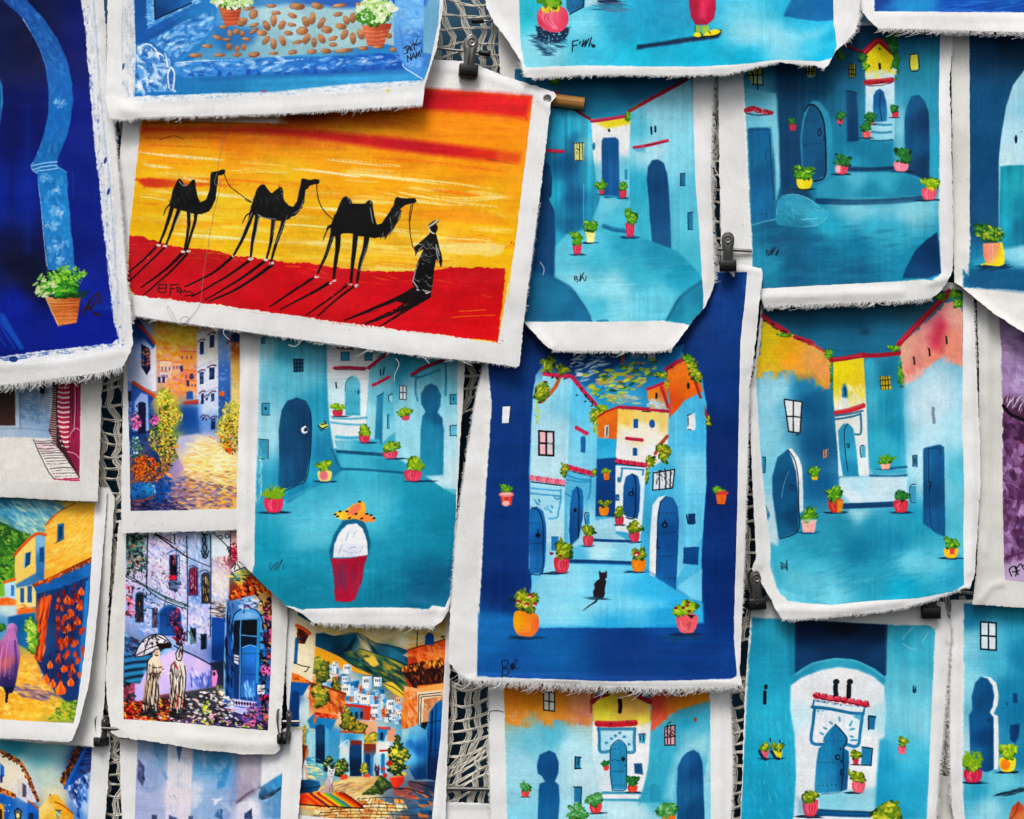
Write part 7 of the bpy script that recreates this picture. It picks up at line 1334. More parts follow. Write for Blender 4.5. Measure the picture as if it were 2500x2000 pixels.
P("1170,1050 1300,1020 1360,1060 1360,1420 1270,1430 1170,1250","1230,1100,4c9cc8 1300,1200,1c58a8 1230,1250,74b8d4 1320,1380,14407c 1200,1080,c8d8d8",s=4,st=.08); E(1235,1160,30,36,'2c6cb8',s=8,a=.7)
# shrubs and pots
leaves(1145,1200,40,120,('101c18 182c22','2c4c30 3c5c34','7c8438'),80,20); leaves(1150,1300,110,120,('101c1c 182c28','2c4c30 486438 204030','d8c454 a8a84c'),220,22); E(1120,1215,24,20,'e8d858',s=3); E(1080,1305,22,22,'c82c34',s=3); E(1045,1395,18,20,'c83038',s=3); E(1035,1345,16,14,'d84038',s=3)
for k in range(14): E(1060 + rng.random() * 170,1230 + rng.random() * 170,14,11,'d8c858' if k % 2 else '98a048',s=3,a=.9)
P("1080,1410 1190,1395 1190,1440 1140,1500 1105,1500","1110,1430,e84c34 1170,1450,c83428",s=3); strokes("1085,1410 1190,1400",9,'f08060',a=.7)
leaves(960,1490,130,50,('1c2c24 24382c','3c5434 4c6438','8c9444'),130,30); leaves(1030,1450,60,60,('1c2c28','3c5438','7c8c44'),60,28)
leaves(690,1310,80,100,('14201c 202c28','3c5c30 4c6c38 3c2c40','98a454 c8c864'),130,20); pot(738,1390,50,42,'d84430','f08060',10,8,LIME,None,n=4); leaves(895,1340,34,40,('2c3c2c','5c7c40 a89c3c','c8b850'),40,22); pot(908,1385,44,36,'d84430','f08060',10,8,LIME,None,n=4)
# ground,steps
P("400,1520 560,1480 760,1420 1000,1400 960,1470 860,1540 700,1540","600,1500,e0c080 800,1450,e8cc94 950,1420,d8b880",s=5); B("560,1490 980,1410 850,1530 680,1530",120,70,8,'e8d0a0 c89c64 b88454 f0dcb4 7c6c60',-.3,.2,.6)
P("1110,1490 1300,1470 1400,1540 1400,1600 1240,1570 1110,1540","1200,1520,a85c50 1300,1560,3c5c84",s=3); P("1210,1440 1420,1440 1420,1540 1230,1480","1300,1470,6c4c54 1380,1500,24406c",s=3); B("1120,1490 1400,1520 1400,1620 1150,1540",50,44,16,'c85c3c 3c6c98 244468 d88850 8c4c4c',.25,.3,.7); strokes("1230,1435 1420,1490|1110,1490 1250,1500 1410,1560",7,'1c1c30'); B("1400,1560 1110,1560 1100,1600 1390,1640",26,44,14,'d8843c 2c4c78 3c6490',.25,.3,.7)
P("800,1545 1060,1540 1400,1660 1400,1800 390,1640 400,1620 860,1640","900,1580,e8d4a8 1100,1600,4c6c90 1300,1700,3c5474 800,1680,e0c48c 500,1650,d8a86c 1000,1700,e4c88c",s=4)
for i in range(60):
    u,v_=rng.random(),rng.random(); y=1560 + 160 * v_; x=420 + 960 * u; sk=(x - 850) * .12
    c=('f0dcb0','e8c88c','d89c5c','c8804c','f4e8cc')[i % 5] if x < 1120 + 80 * rng.random() else ('2c5480','c8743c','3c6c98','1c3c64')[i % 4]
    P([(x,y),(x + 70,y + 6),(x + 78 + sk * .2,y + 38),(x + 4 + sk * .2,y + 34)],c,s=2,r=1)
for k in range(7):
    y=1562 + k * 25; strokes("%d,%d %d,%d %d,%d" % (840 - 70 * k,y + 14,1010 - 30 * k,y - 2,1180 + 20 * k,y + 8),6,'4c4034',dry=.1)
    for u in range(9): x=850 + u * 42 - k * (70 - u * 8) + (k % 2) * 20; L([(x,y),(x - 22 + u * 5,y + 25)],5,'5c4c3c')
# rug,girl,cat
P("405,1535 560,1520 735,1525 880,1640 620,1625 395,1610","430,1570,d83420 550,1570,c82c30 620,1560,e8b430 700,1570,4c9c8c 760,1590,e06c24 480,1590,e8843c",s=2.5)
for i,c in enumerate('e03c1c f08030 8c1c4c f4b434 d82c20 e8c440 6cac4c 2c8c94 f4a42c e05c20 c82818'.split()): L([(430 + i * 28,1528),(490 + i * 30,1575),(560 + i * 31,1628)],22,c,a=.85)
strokes("735,1525 800,1570 885,1640|395,1612 620,1628 880,1642",9,'3c1418')
P("400,1250 430,1260 455,1290 462,1350 468,1420 440,1430 400,1420","430,1300,d8dce0 440,1380,e0e4e8",s=3); P("425,1165 460,1180 472,1210 465,1250 450,1270 425,1270","450,1220,d89870 435,1200,7c3420",s=2.5); P("425,1160 465,1175 450,1200 440,1280 425,1340",'8c3c20',s=3); strokes("450,1330 458,1400 465,1440",16,'e0a078')
P("400,1430 470,1425 550,1440 562,1475 540,1510 480,1525 400,1530","480,1460,1c5484 430,1500,12345c 540,1470,2c6c9c",s=3); strokes("410,1500 480,1490 550,1480",9,'0f2440',a=.7)
P("615,1350 617,1315 635,1345 655,1350 672,1325 668,1375 655,1400 650,1430 662,1480 660,1530 600,1530 590,1490 600,1440 615,1410 610,1380","640,1370,dcdce0 630,1450,c8bcbc 620,1510,b09c98 650,1490,a88c88",s=2,r=1); strokes("625,1362 632,1362|650,1362 656,1360|640,1378 645,1385",6,'2c1c1c'); strokes("622,1400 645,1405|630,1440 628,1520|645,1440 648,1520",6,'7c5c58',a=.7); P("590,1490 560,1500 560,1525 600,1528",'b8a8a0',s=3); B('o640,1440,20,40',30,22,7,'8c7470 e0dcd8',1.5,.4,.5)
B("460,1290 560,1310 580,1400 480,1420",60,50,16,'9cccc8 d8d8b0 6cb0b8 e8d898',.1,.2,.7); strokes("465,1265 510,1262 555,1280|468,1320 530,1325 575,1345|470,1380 540,1395 600,1400",9,'3c8c9c',a=.7)

# ---- splashed ink print: two robed figures under an umbrella
pic('umbrella_print',295,1285,680,1800)
F(0,1000)
P("945,900 1770,900 1775,1130 2045,1370 2040,1800 2015,2415 1700,2390 1300,2350 925,2330 925,2000 940,1500","1000,1000,3c5c5c 1150,1050,c4bcd8 1250,1200,e0d4e4 1050,1250,c8bcd8 1100,1450,8ca0d0 1300,1400,d0cce4 1450,1100,a0b4d0 1500,1350,6080c0 1500,1600,d4cce8 1640,1300,e8e0dc 1700,1000,d0d8dc 1760,1080,8c2c44 1850,1450,4468a8 1900,1700,1c3c8c 2000,1600,2c2850 1850,2000,24489c 1700,1900,1c50a8 1300,1850,8ca0cc 1100,1900,98a0cc 1500,2000,ccb4e0 1000,1900,3c6ca0 1000,2150,8c2c40 1200,2250,8c4c4c 1500,2200,8c8890 1700,2250,6c6c7c 1900,2300,44347c 2000,2000,c83c78 1050,2300,b02c24",s=2.5,r=1,m=.08)
INK='16121c'
B("1120,920 1400,930 1400,1450 1120,1300",380,44,14,'f0e8ee d4c4e0 b0a8d0 f4f0f4 e0b8d4 9ca8d4',.8,.8,.55); B("950,1400 1400,1470 1400,1780 1050,1700",300,44,14,'c0c4e4 8ca0d8 e4e0f0 5c80c8 d8b8d8',.6,.9,.5); B("1410,920 1580,920 1580,1750 1420,1700",280,40,13,'d4d0e8 90a8d4 f0ecf4 5c7cc0 b4a8d8',1.2,.6,.5); B("1590,1100 1720,1100 1700,1560 1590,1560",150,34,10,'f0e8e0 d8c8c0 e8dcd8 c8b8c8 fdf8f0',1,.8,.6)
B("950,930 1100,930 1100,1200 950,1240",160,30,13,'2c5448 4c7c5c 1c3438 8cb09c 3c4c6c 5c8c70 c86c4c',.7,1,.7)
P("1590,930 1730,930 1720,1100 1590,1110",'d4dce0',s=4); P("1500,920 1590,920 1580,1120 1510,1110",'8ca4b8',s=4)
# roof lines,pipes,cables
strokes("1110,930 1105,1100 1100,1340|1400,950 1405,1100 1410,1400 1405,1740|1580,930 1585,1200 1580,1700|1310,920 1310,1010",9,'28486c'); strokes("1160,935 1270,1010 1400,1105|1165,930 1290,1000|1400,1105 1410,1110",9,INK); strokes("945,1255 1050,1310 1180,1380 1290,1440 1420,1480|950,1240 1090,1320 1250,1410 1400,1465|1100,1345 1200,1420 1400,1500",7,'1c3c3c')
L("1120,1340 1200,1395 1300,1450 1420,1490",20,'8ca8b4',a=.5)
strokes("1600,925 1700,1020 1720,1070|1640,950 1665,945 1670,965 1650,970|1690,940 1715,935 1722,960 1700,965 1690,950|1705,1050 1715,1030 1728,1045 1715,1070",7,'20242c'); L("1735,905 1728,1100",8,'20242c')
P("1510,960 1555,950 1560,1030 1545,1110 1520,1110",'607890',s=3); strokes("1515,920 1545,980 1520,1040 1560,1100|1555,920 1520,980 1555,1040 1525,1110|1510,1060 1540,1120 1570,1060|1520,940 1560,940",8,INK)
P("1735,910 1775,920 1785,1120 1740,1130","1755,980,c8a8a0 1760,1060,a82c44",s=3); B("1735,1000 1785,1000 1790,1130 1740,1140",60,24,11,'d83454 8c1c34 f0d0d0 2c1420',.5,1,.8)
def inkwin(x0,y0,x1,y1,f1,f2,arched=False):
    q=arch(x0,y0,x1,y1,.9) if arched else box(x0,y0,x1,y1)
    P(q,'3c5c98',s=2,r=1); P(arch(x0 + 9,y0 + 10,x1 - 9,y1 - 6,.9) if arched else box(x0 + 9,y0 + 9,x1 - 9,y1 - 7),f1,s=2,r=1)
    B([(x0 + 10,y0 + 12),(x1 - 10,y0 + 12),(x1 - 10,y1 - 8),(x0 + 10,y1 - 8)] if False else "%f,%f %f,%f %f,%f %f,%f" % (x0 + 10,y0 + 12,x1 - 10,y0 + 12,x1 - 10,y1 - 8,x0 + 10,y1 - 8),30,30,9,f2,1.5,.4,.8)
    for k in range(4): L([(x0 + 12 + (x1 - x0 - 24) * k / 3,y0 + 14),(x0 + 12 + (x1 - x0 - 24) * k / 3,y1 - 8)],4,INK,a=.9)
inkwin(1270,1090,1335,1290,'24202c','d83050 1c1824 2c2838 f07890'); P(box(1268,1245,1325,1280),'d82c48',s=3); P("1265,1290 1360,1300 1320,1380 1270,1350",'4c5c88',s=4,r=3); B("1265,1290 1355,1300 1330,1360 1280,1340",24,30,8,'1c1c30 8c9cc0',.7,.6,.8); strokes("1260,1080 1340,1070 1345,1290",9,'5c84bc')
inkwin(1415,1180,1490,1400,'a8345c','d84c74 8c2848 f0c0d0 24141c',True); inkwin(1510,1220,1580,1460,'5c4c3c','e8b450 c88c3c 241c20 f0dca0',True); inkwin(1015,1370,1080,1600,'24384c','3c5c54 1c2838 c85c3c 4c6c84',True); inkwin(1140,1490,1185,1640,'8c5878','c08c9c 2c2030 e0c0cc')
strokes("1420,1180 1450,1170 1490,1195|1500,1220 1540,1205 1580,1230|1415,1110 1500,1150 1580,1180",8,'2c4c74')
P(arch(1185,1465,1365,1700,.9),'3c70b8',s=3); P(arch(1200,1480,1355,1700,.9),"1250,1550,1c4c9c 1320,1600,142c6c 1260,1650,2c5cac",s=3); B('o1320,1560,40,90',40,26,12,'d82c54 8c1c3c 1c1428 e86080',1,1,.8)
B("945,1320 1000,1340 1010,1540 945,1560",60,30,15,'e080a8 c8588c f0b0c8 d86c70',.6,1,.7)
# stairs and lower wall
P("940,1700 1010,1750 1100,1800 1250,1800 1200,1850 1050,2050 930,2080","1000,1850,3c70b0 1000,2000,2c6c9c",s=4)
for i in range(9): y=1810 + i * 27; L([(940,y + 22),(1000,y + 10),(1060 + 10 * (9 - i),y)],16,('3c8cb4','1c2c44')[i % 2],a=.9)
B("940,1690 1050,1740 1020,1850 940,1840",60,40,14,'3c74b4 1c2c50 8cb4d8 5c3c64',.6,.8,.6)
P("1050,2060 1080,1990 1250,1800 1400,1830 1620,1930 1620,2080 1400,2110 1150,2150 1010,2220 1010,2060","1150,2000,c8b0e0 1300,1950,d4bce8 1500,1950,d0b8e4 1450,2050,a8a0dc 1030,2150,b8a8dc 1550,2050,4c58b0",s=4); strokes("1160,1840 1280,1770 1350,1800 1500,1870 1620,1940",10,'1c2c5c'); P("1200,1830 1300,1740 1330,1750 1240,1850",'8cb0d0',s=5,a=.8); B("1420,1960 1600,1980 1590,2080 1440,2080",60,44,13,'2c3c9c 5c68bc e0d8f0 8c80c8',1.3,.4,.6); soft("1090,1960 1200,1880 1200,2100 1100,2120",'dcc8f0',.6,20)
P(box(1320,1625,1370,1720),'5c3c7c',s=3); B('o1350,1700,50,70',50,30,13,'1c1020 c82c44 8c1c30 2c1c3c',1,1,.8)
inkwin(1425,1640,1475,1760,'241c2c','3c4c5c 141018'); inkwin(1505,1685,1555,1800,'241c2c','3c4c5c 141018'); P("1410,1640 1425,1640 1475,1760 1410,1760",'b0dcd4',s=4,a=.5)
P("1590,1560 1700,1560 1690,1900 1590,1880","1640,1700,1c50b4 1640,1850,123c94",s=4); B("1590,1440 1700,1440 1695,1570 1590,1570",90,40,8,'e8dcd0 2c2428 c8b8ac 5c4c4c',.2,.4,.7)
P("1580,1900 1680,1890 1680,2080 1600,2090",'1c1c34',s=5,a=.7); P("1595,1960 1625,1960 1635,2000 1620,2110 1595,2110 1590,2020",'d884bc',s=3); E(1608,1985,10,14,INK,s=2); B('o1655,2120,34,50',50,24,9,'b0a848 5c6c34 d8c870 3c4428',1,1,.8)
# right doorway
P("1700,1440 1790,1390 1990,1370 2045,1390 2040,1800 2015,2250 1950,2330 1680,2230 1690,1900","1750,1500,4c74b8 1850,1450,8cb0dc 1980,1450,c09050 1730,1700,2454a8 1950,1800,2c68b8 1730,2000,2458b0",s=3)
P("1725,1250 1800,1130 2050,1370 2040,1400 1990,1370 1720,1440","1850,1300,c84c2c 1950,1330,a8341c 1800,1230,4c8c94 1780,1380,8c3c24",s=3); B("1720,1420 1800,1300 1900,1270 2040,1370 1990,1380",130,34,17,'d85428 f08838 8c2c1c 2c1818 e84c34 f4b060',.9,.5,.85); B("1730,1260 1800,1170 1880,1240 1800,1320",60,44,12,'c8b850 3c6c84 1c2c3c 8cc0c0 e8d060',.3,.5,.75); P("1735,1200 1770,1140 1860,1180 1760,1230",'e0dcd8',s=3); strokes("1740,1190 1770,1150 1760,1200|1780,1160 1800,1190|1760,1215 1850,1180",8,INK)
P(arch(1740,1490,1980,1800,.7),'5c98d4',s=4); P(arch(1765,1520,1955,1800,.6),"1860,1560,90b4dc 1860,1620,3c68ac",s=4); strokes("1745,1640 1755,1550 1810,1500 1870,1490 1940,1520 1975,1600",9,'143468'); E(1865,1470,34,22,'e83c74',s=4,dry=.1); E(1965,1460,30,40,'e0a838',s=5,dry=.2); B("1760,1440 1960,1420 1960,1500 1780,1500",60,40,14,'c8d8ec 4c78b8 f0f0f4 2c4c8c',.4,.8,.6); L("1835,1480 1832,1530",6,INK)
P("1755,1780 1760,1580 1810,1575 1955,1570 1950,1760 1925,2180 1755,2180","1800,1700,142444 1800,2000,1c3c80 1900,2000,2454a8",s=3); P("1810,1600 1945,1590 1940,1700 1815,1690",'161c28',s=3); strokes("1760,1580 1955,1570|1810,1580 1805,1700 1800,2180|1815,1695 1940,1705",9,'5c94c8'); P("1815,1800 1850,1775 1930,1780 1920,2160 1810,2160","1860,1850,3474c8 1860,2000,2c5cb4 1880,2120,3c78c4",s=3,st=.08); strokes("1820,1790 1880,1770 1940,1790",9,'6ca8dc'); B("1830,2050 1910,2050 1910,2160 1830,2160",30,44,10,'b0cce8 8cb4dc',1.4,.4,.6); studs(1820,1925,1830,8,'0c1c44',4); studs(1820,1925,1990,7,'0c1c44',4)
P("1760,1840 1795,1850 1790,1920 1758,1900",'d8d8dc',s=2); strokes("1765,1860 1790,1868|1762,1880 1790,1888",8,INK); L("1700,1450 1690,1800 1685,2150",14,'8cb0c8',a=.8); L("1712,1450 1705,2150",9,'3c2c6c',a=.8); L("1945,1570 1930,2050",22,'3c8cc4')
P(box(1935,2070,1988,2140),'eceae6',s=2); strokes("1945,2085 1978,2085|1945,2100 1978,2102|1942,2118 1980,2118",8,INK,dry=.2)
P("1735,2170 1930,2200 1925,2250 1730,2220",'c8bce0',s=3)
for i in range(9): x=1745 + i * 21; P([(x,2200 + i * 2),(x + 10,2186 + i * 2),(x + 20,2202 + i * 2),(x + 10,2222 + i * 2)],'2c1c4c',s=1.5)
P("1670,2240 1740,2225 1925,2260 1900,2310 1800,2290",'b8b0dc',s=3); P("1670,2250 1800,2295 1895,2315 1890,2400 1700,2290","1780,2310,4c3c8c 1850,2350,6c58a8",s=3); strokes("1670,2240 1800,2290 1900,2320|1700,2270 1890,2400",7,INK)
B("1985,1450 2045,1400 2030,2050 1990,2050",110,36,17,'2c1c44 d83c84 1c1430 8c2c5c e06080 c89c3c',1,1,.75); E(1995,1960,40,44,'e86cb0',s=5,dry=.1); E(1990,2170,44,28,'e0245c',s=5,dry=.1); P("1975,2240 2015,2230 2015,2350 1980,2330",'d88030',s=4,dry=.1)
# cobbles and splashes
P("930,2180 1010,2200 1400,2120 1620,2080 1680,2240 1900,2390 2015,2415 1700,2395 1300,2360 925,2335","1200,2200,5c4048 1450,2200,4c4c54 1600,2200,4c4c58 1100,2300,8c2c24 1800,2380,3c3468",s=6)
for i in range(330):
    x=1060 + 900 * rng.random(); y=2090 + 320 * rng.random()
    if x > 1640 + (y - 2090) * 1.0 or y < 2230 - (x - 1060) * .28: continue
    E(x,y,9 + 9 * rng.random(),5 + 5 * rng.random(),('e8e0dc','c8c0c4','f4f0ec','b0a8b4','d8c8c0','a8b4b0','e0a8a8')[i % 7],.1,s=1.5,r=1)
B("925,2200 1250,2180 1300,2350 930,2330",260,34,14,'c82424 8c1818 e84c2c 2c1018 f08c30 d81c2c e8c040',.4,1,.75); B("1250,2330 1750,2330 2010,2400 1300,2370",130,30,13,'2c2c84 6c4ca0 d878c0 1c1848 c8e048 e8e060',.4,1,.7); B("1850,2250 2015,2150 2015,2410 1800,2380",150,30,14,'1c1838 44347c 8c4c9c 141020 e06098 5c6c4c',.7,1,.75); B('o1540,2240,30,60',26,26,8,'d8e050 a8c83c',1.8,.4,.8); E(1140,2340,34,13,'d8c828',s=3,dry=.15)
strokes("1005,2310 1010,2380|1020,2320 1025,2390|1035,2330 1040,2360 1050,2330|1060,2320 1060,2370 1075,2350",5,'e8dcd0')
B("930,2040 1000,2060 1010,2200 930,2200",60,34,15,'1c4c5c 2c6c74 d83c54 14202c e0587c',.5,1,.7)
# umbrella
P("1010,1855 1040,1780 1090,1720 1160,1690 1230,1700 1285,1760 1280,1780 1200,1770 1170,1800 1080,1850","1100,1760,e4e0e8 1200,1730,f0ecee 1050,1830,c8c0cc",s=2.5); B("1060,1750 1160,1695 1260,1730 1270,1770 1090,1800",110,14,9,'28242c f8f4f4 8c8894 14101c d8d0d8',.5,1.2,.8); strokes("1010,1855 1040,1780 1090,1720 1160,1690 1230,1700 1285,1765|1160,1690 1110,1740 1080,1840|1160,1690 1180,1740 1200,1790|1160,1690 1240,1730 1270,1775",7,INK); strokes("1010,1855 1090,1810 1190,1770 1285,1770|1015,1860 1080,1850 1180,1810",7,'4c1820'); P("1170,1760 1280,1750 1290,1790 1200,1800",'2c1418',s=3)
# two robed figures
P("1145,1850 1160,1800 1190,1790 1205,1830 1195,1880 1225,1930 1215,1990 1190,2020 1195,2150 1190,2250 1150,2270 1070,2250 1085,2050 1110,1980 1105,1900","1150,1920,e0d0bc 1180,1980,d0b8a0 1130,2100,a89078 1170,2180,c8b09c 1100,2200,8c7460",s=2.5,r=1)
strokes("1130,1990 1110,2100 1090,2250|1150,2000 1140,2120 1125,2260|1170,2000 1170,2120 1160,2260|1185,2010 1190,2150 1180,2250|1105,1900 1110,1990 1140,1980 1190,1985 1225,1950|1120,1920 1160,1940 1215,1935|1145,1850 1115,1880 1105,1920",8,INK,a=.9); strokes("1160,2020 1150,2240|1120,2040 1105,2240|1180,2060 1178,2220",9,'f0e8d8',a=.8); E(1172,1830,18,26,'c8a890',s=2); strokes("1155,1820 1165,1800 1195,1800|1165,1845 1185,1850",7,INK); B("1060,2250 1180,2250 1170,2310 1060,2300",40,40,14,'14141c 2c3c48 3c4450',.2,.5,.85)
P("1310,1890 1320,1830 1365,1770 1370,1830 1360,1880 1385,1920 1395,2000 1385,2150 1390,2240 1340,2290 1265,2250 1285,2100 1275,1980 1285,1920","1340,1950,d8d0cc 1330,2100,a89888 1370,2000,e8dcd0 1310,2200,c8a088 1350,2220,e0d8d0",s=2.5,r=1)
strokes("1310,1895 1285,1930 1278,2000 1285,2110 1268,2250|1385,1925 1395,2010 1385,2150 1390,2240|1330,1990 1315,2120 1295,2250|1355,2000 1345,2130 1325,2260|1372,2010 1368,2120 1355,2260|1320,1835 1330,1880 1355,1885|1320,1830 1365,1768 1370,1840 1355,1890",8,INK,a=.9); strokes("1312,1910 1330,1945|1345,2140 1325,2260|1378,2180 1375,2240",14,'d82c34',a=.85); strokes("1340,2000 1325,2150|1365,2030 1355,2180|1315,2050 1300,2180",8,'f4ece4',a=.8); B("1330,1840 1365,1790 1362,1870 1330,1870",14,30,8,'d8d0d0 2c2428',1.8,.3,.8); strokes("1250,1985 1280,1980|1240,1960 1215,1965",14,'d8ccd4'); B("1270,2260 1380,2250 1370,2310 1280,2310",30,36,12,'14141c 3c5c5c 242c34',.2,.5,.8)
B("1130,950 1400,950 1400,1440 1600,1560 1580,1750 950,1560",230,24,4.5,'16121c 1c1824 241c30',.9,1.5,.85)
for q in ("1110,1900 1215,1940 1190,2020 1190,2250 1075,2250","1290,1920 1385,1930 1385,2240 1340,2280 1270,2240"): B(q,70,60,5,'1c1418 2c2024 4c3828',1.5,.15,.8); B(q,26,50,7,'f8f0e4 e8dccc',1.55,.15,.8)
B("1000,2200 1640,2120 1850,2380 1000,2330",240,26,6,'100c14 1c141c',.2,.6,.85)
B("945,930 1110,930 1100,1560 945,1560",110,26,9,'16121c 1c2430',.9,1.2,.8)
B("1690,1450 1760,1450 1750,2200 1690,2200",60,60,8,'141c3c 100c1c',1.5,.2,.7)
B("1960,1420 2040,1400 2015,2400 1940,2350",150,26,10,'100c18 1c1430',1,1.4,.8)

# ---- printed white lane with blue eaves
pic('blue_eaves',-60,1790,265,2060,'eceae4')
F(0,1440)
P("-180,1110 690,1185 680,1400 655,1725 655,1900 -180,1900","100,1180,3c8ca0 300,1250,6ca8b4 400,1200,8cb8bc 350,1400,c0d0c4 400,1550,e0dcc0 100,1350,e4dcc8 200,1500,dcdce4 50,1600,1c58ac 200,1650,3c70b8 400,1650,e0b860 600,1300,1c2c6c 620,1500,a0b4d8 580,1650,5c80c0",s=3,r=1)
P("-180,1230 0,1210 130,1290 180,1360 240,1480 290,1590 200,1600 100,1540 -180,1500","50,1300,ece4d4 120,1400,e8e0d0 200,1500,d8d8e4 0,1450,e0d8c8",s=4); strokes("-60,1190 50,1235 140,1290 200,1380 240,1470 285,1585",22,'8c4c28'); B("-60,1185 60,1230 160,1290 230,1420 290,1590 270,1590 150,1320 -60,1215",110,17,13,'c8743c 5c2c1c e09850 3c2018',.9,.6,.85)
P("0,1300 30,1330 30,1400 0,1420",'2c5cb4',s=4); P("0,1390 20,1390 15,1450 0,1450",'1c2c6c',s=4); P("165,1450 195,1470 195,1560 165,1555",'5c5068',s=4); P("130,1420 160,1440 150,1560 130,1540",'c0b8b0',s=6,a=.6)
strokes("-60,1480 30,1510 105,1545",26,'8c4420'); B("-60,1465 105,1530 100,1560 -60,1500",50,20,14,'d88038 6c2c18 e8a050',1.2,.5,.85); P("-180,1520 90,1560 75,1640 60,1725 60,1900 -180,1900","0,1600,1c54b0 50,1600,2c68c0 50,1700,1c4cac",s=4); studs(40,70,1620,2,'e8ecf0',5); studs(35,60,1660,2,'e8ecf0',5); P(arch(-60,1600,30,1800,.8),'e0a83c',s=5); P(arch(-60,1640,15,1800,.8),'3c2c1c',s=5)
P("210,1590 320,1660 330,1690 280,1725 280,1900 200,1900 200,1650","250,1660,2c64bc 270,1720,1c4ca4",s=4); strokes("210,1588 260,1620 325,1680",14,'a85c2c'); P(arch(215,1675,250,1800,.8),'14305c',s=3); strokes("130,1640 132,1670",6,INK); P("108,1665 158,1665 150,1725 115,1725",'6c5c3c',s=2); strokes("105,1665 130,1640 160,1665|108,1665 118,1728|158,1665 148,1728",7,INK); E(132,1695,12,20,'e8d8a0',s=3)
P("290,1640 380,1560 430,1540 550,1690 540,1900 290,1900","350,1640,ecd898 450,1620,e0ac48 500,1680,d89c3c 400,1700,e4b85c",s=4); strokes("375,1540 385,1600|400,1590 470,1620 545,1680",12,'a8642c'); P("365,1555 410,1540 410,1600 370,1610",'e0b048',s=4); P("420,1660 450,1650 455,1725 425,1725",'3c8c98',s=3); L("415,1655 460,1660",8,'5c3c20'); B("300,1640 540,1690 520,1725 310,1725",60,40,14,'ecc060 d89c40 f0dca0',.5,.8,.5)
P("690,1190 610,1190 560,1260 520,1340 470,1440 490,1490 540,1460 600,1420 655,1300","620,1260,1c50b0 560,1400,1c4ca8 650,1250,142868",s=4); B("600,1180 550,1220 500,1340 450,1440 490,1490 530,1400 580,1270",170,26,18,'3c2418 8c5428 c88440 241818 5c3420',1.0,.8,.85); B("620,1200 690,1190 680,1350 580,1420",90,44,9,'2c2c5c 1c1c44 443878 3c60b0',.2,.4,.7); strokes("640,1195 590,1290 540,1380 490,1490",22,'2468c4')
P("500,1490 570,1450 640,1380 680,1370 655,1725 655,1900 590,1900 570,1700 540,1600","560,1520,3c60b0 620,1550,d0d8e8 640,1650,b8c8e0 590,1680,4c74bc",s=4); B("510,1490 660,1380 650,1600 580,1640",110,40,15,'1c3c8c e8ecf0 5c84c8 2c54a8 24246c',1.3,.5,.7); P("575,1700 590,1640 600,1725",'1c3c94',s=4)

# ---- pale violet street print
pic('violet_street',285,1830,740,2060,'eeeeef')
F(0,1440)
P("1035,1150 2135,1150 2125,1725 2120,1900 1005,1900 1010,1600 1025,1300","1080,1250,98a4cc 1150,1400,8c9cc8 1120,1600,a4a8d0 1200,1250,6c98c4 1330,1300,d0d0dc 1330,1550,dcd4e0 1480,1250,5c94c8 1600,1350,4c94cc 1700,1500,8ca8d4 1550,1650,94a8d0 1850,1280,b8b4c8 1850,1500,988ca4 1900,1650,dcd8e8 2050,1300,eaeaf0 2050,1500,3c88c0 2050,1650,d0d8e8",s=3,r=2,m=.05)
P("1260,1190 1450,1190 1430,1725 1430,1900 1240,1900 1250,1500","1350,1300,dcdce4 1340,1550,e4dae2 1300,1680,d8d0e0",s=5); P("1325,1190 1365,1195 1345,1300",'3c6ca0',s=4); P("1195,1180 1220,1180 1215,1210",'2c4c74',s=3)
P("1040,1270 1085,1330 1085,1420 1070,1480 1030,1420",'3c3c6c',s=4,r=2); B("1040,1280 1080,1340 1070,1460 1035,1410",26,30,8,'241c44 5c548c 3c4480',1,.5,.7); strokes("1160,1190 1200,1300 1250,1420",22,'5c88bc',a=.7,s=5); E(1125,1500,36,20,'7c94c8',s=10,a=.8)
P("1455,1190 1780,1230 1740,1500 1700,1725 1520,1725 1450,1500","1550,1250,5c9ccc 1650,1300,4090c8 1700,1350,6ca4d4 1550,1500,98b4dc 1650,1600,94acd8",s=10); P("1640,1380 1740,1280 1720,1350 1690,1470 1630,1500",'2c80c0',s=8,r=4,a=.8); soft("1440,1450 1500,1440 1520,1500 1490,1620 1440,1650",'e0e4f0',.8,16); P("1600,1570 1670,1560 1610,1620",'e8ecf4',s=6,r=3); P("1610,1700 1640,1650 1660,1725",'345c98',s=5); P("1650,1650 1670,1650 1672,1725 1652,1725",'345c98',s=4)
P("1780,1240 1970,1240 1960,1480 1900,1530 1780,1600","1850,1300,bcb4c4 1900,1400,aca0b0 1830,1500,a094ac",s=8); strokes("1780,1600 1850,1540 1950,1480",26,'5c4c5c',a=.7,dry=.2,s=6); P("1770,1250 1800,1240 1770,1600 1720,1725 1690,1725",'7c8cc0',s=14,a=.7)
P("1970,1250 2135,1260 2130,1370 1960,1480","2050,1300,f0f0f4",s=5); P("1930,1600 1960,1490 2130,1370 2125,1490 2000,1570","2050,1460,2c80bc 1980,1560,24507c 2110,1420,3c90c8",s=5,r=3); B("1930,1600 1990,1550 2110,1490 1990,1580",40,40,12,'242c44 3c4c6c',-.5,.3,.7)
P("1780,1610 1920,1560 2000,1590 2120,1500 2120,1725 1780,1725","1880,1650,ece8f0 2050,1620,4c84b8 2100,1700,5c90c4 1820,1700,d8d0e4",s=8); P("1840,1680 1895,1640 1890,1725 1835,1725",'2c3c6c',s=4,r=2); P("1270,1690 1330,1715 1330,1760 1260,1760",'4c4c84',s=4,r=2); P(box(1140,1690,1180,1760),'3c4474',s=4); P(box(1415,1700,1450,1760),'4c5484',s=4)
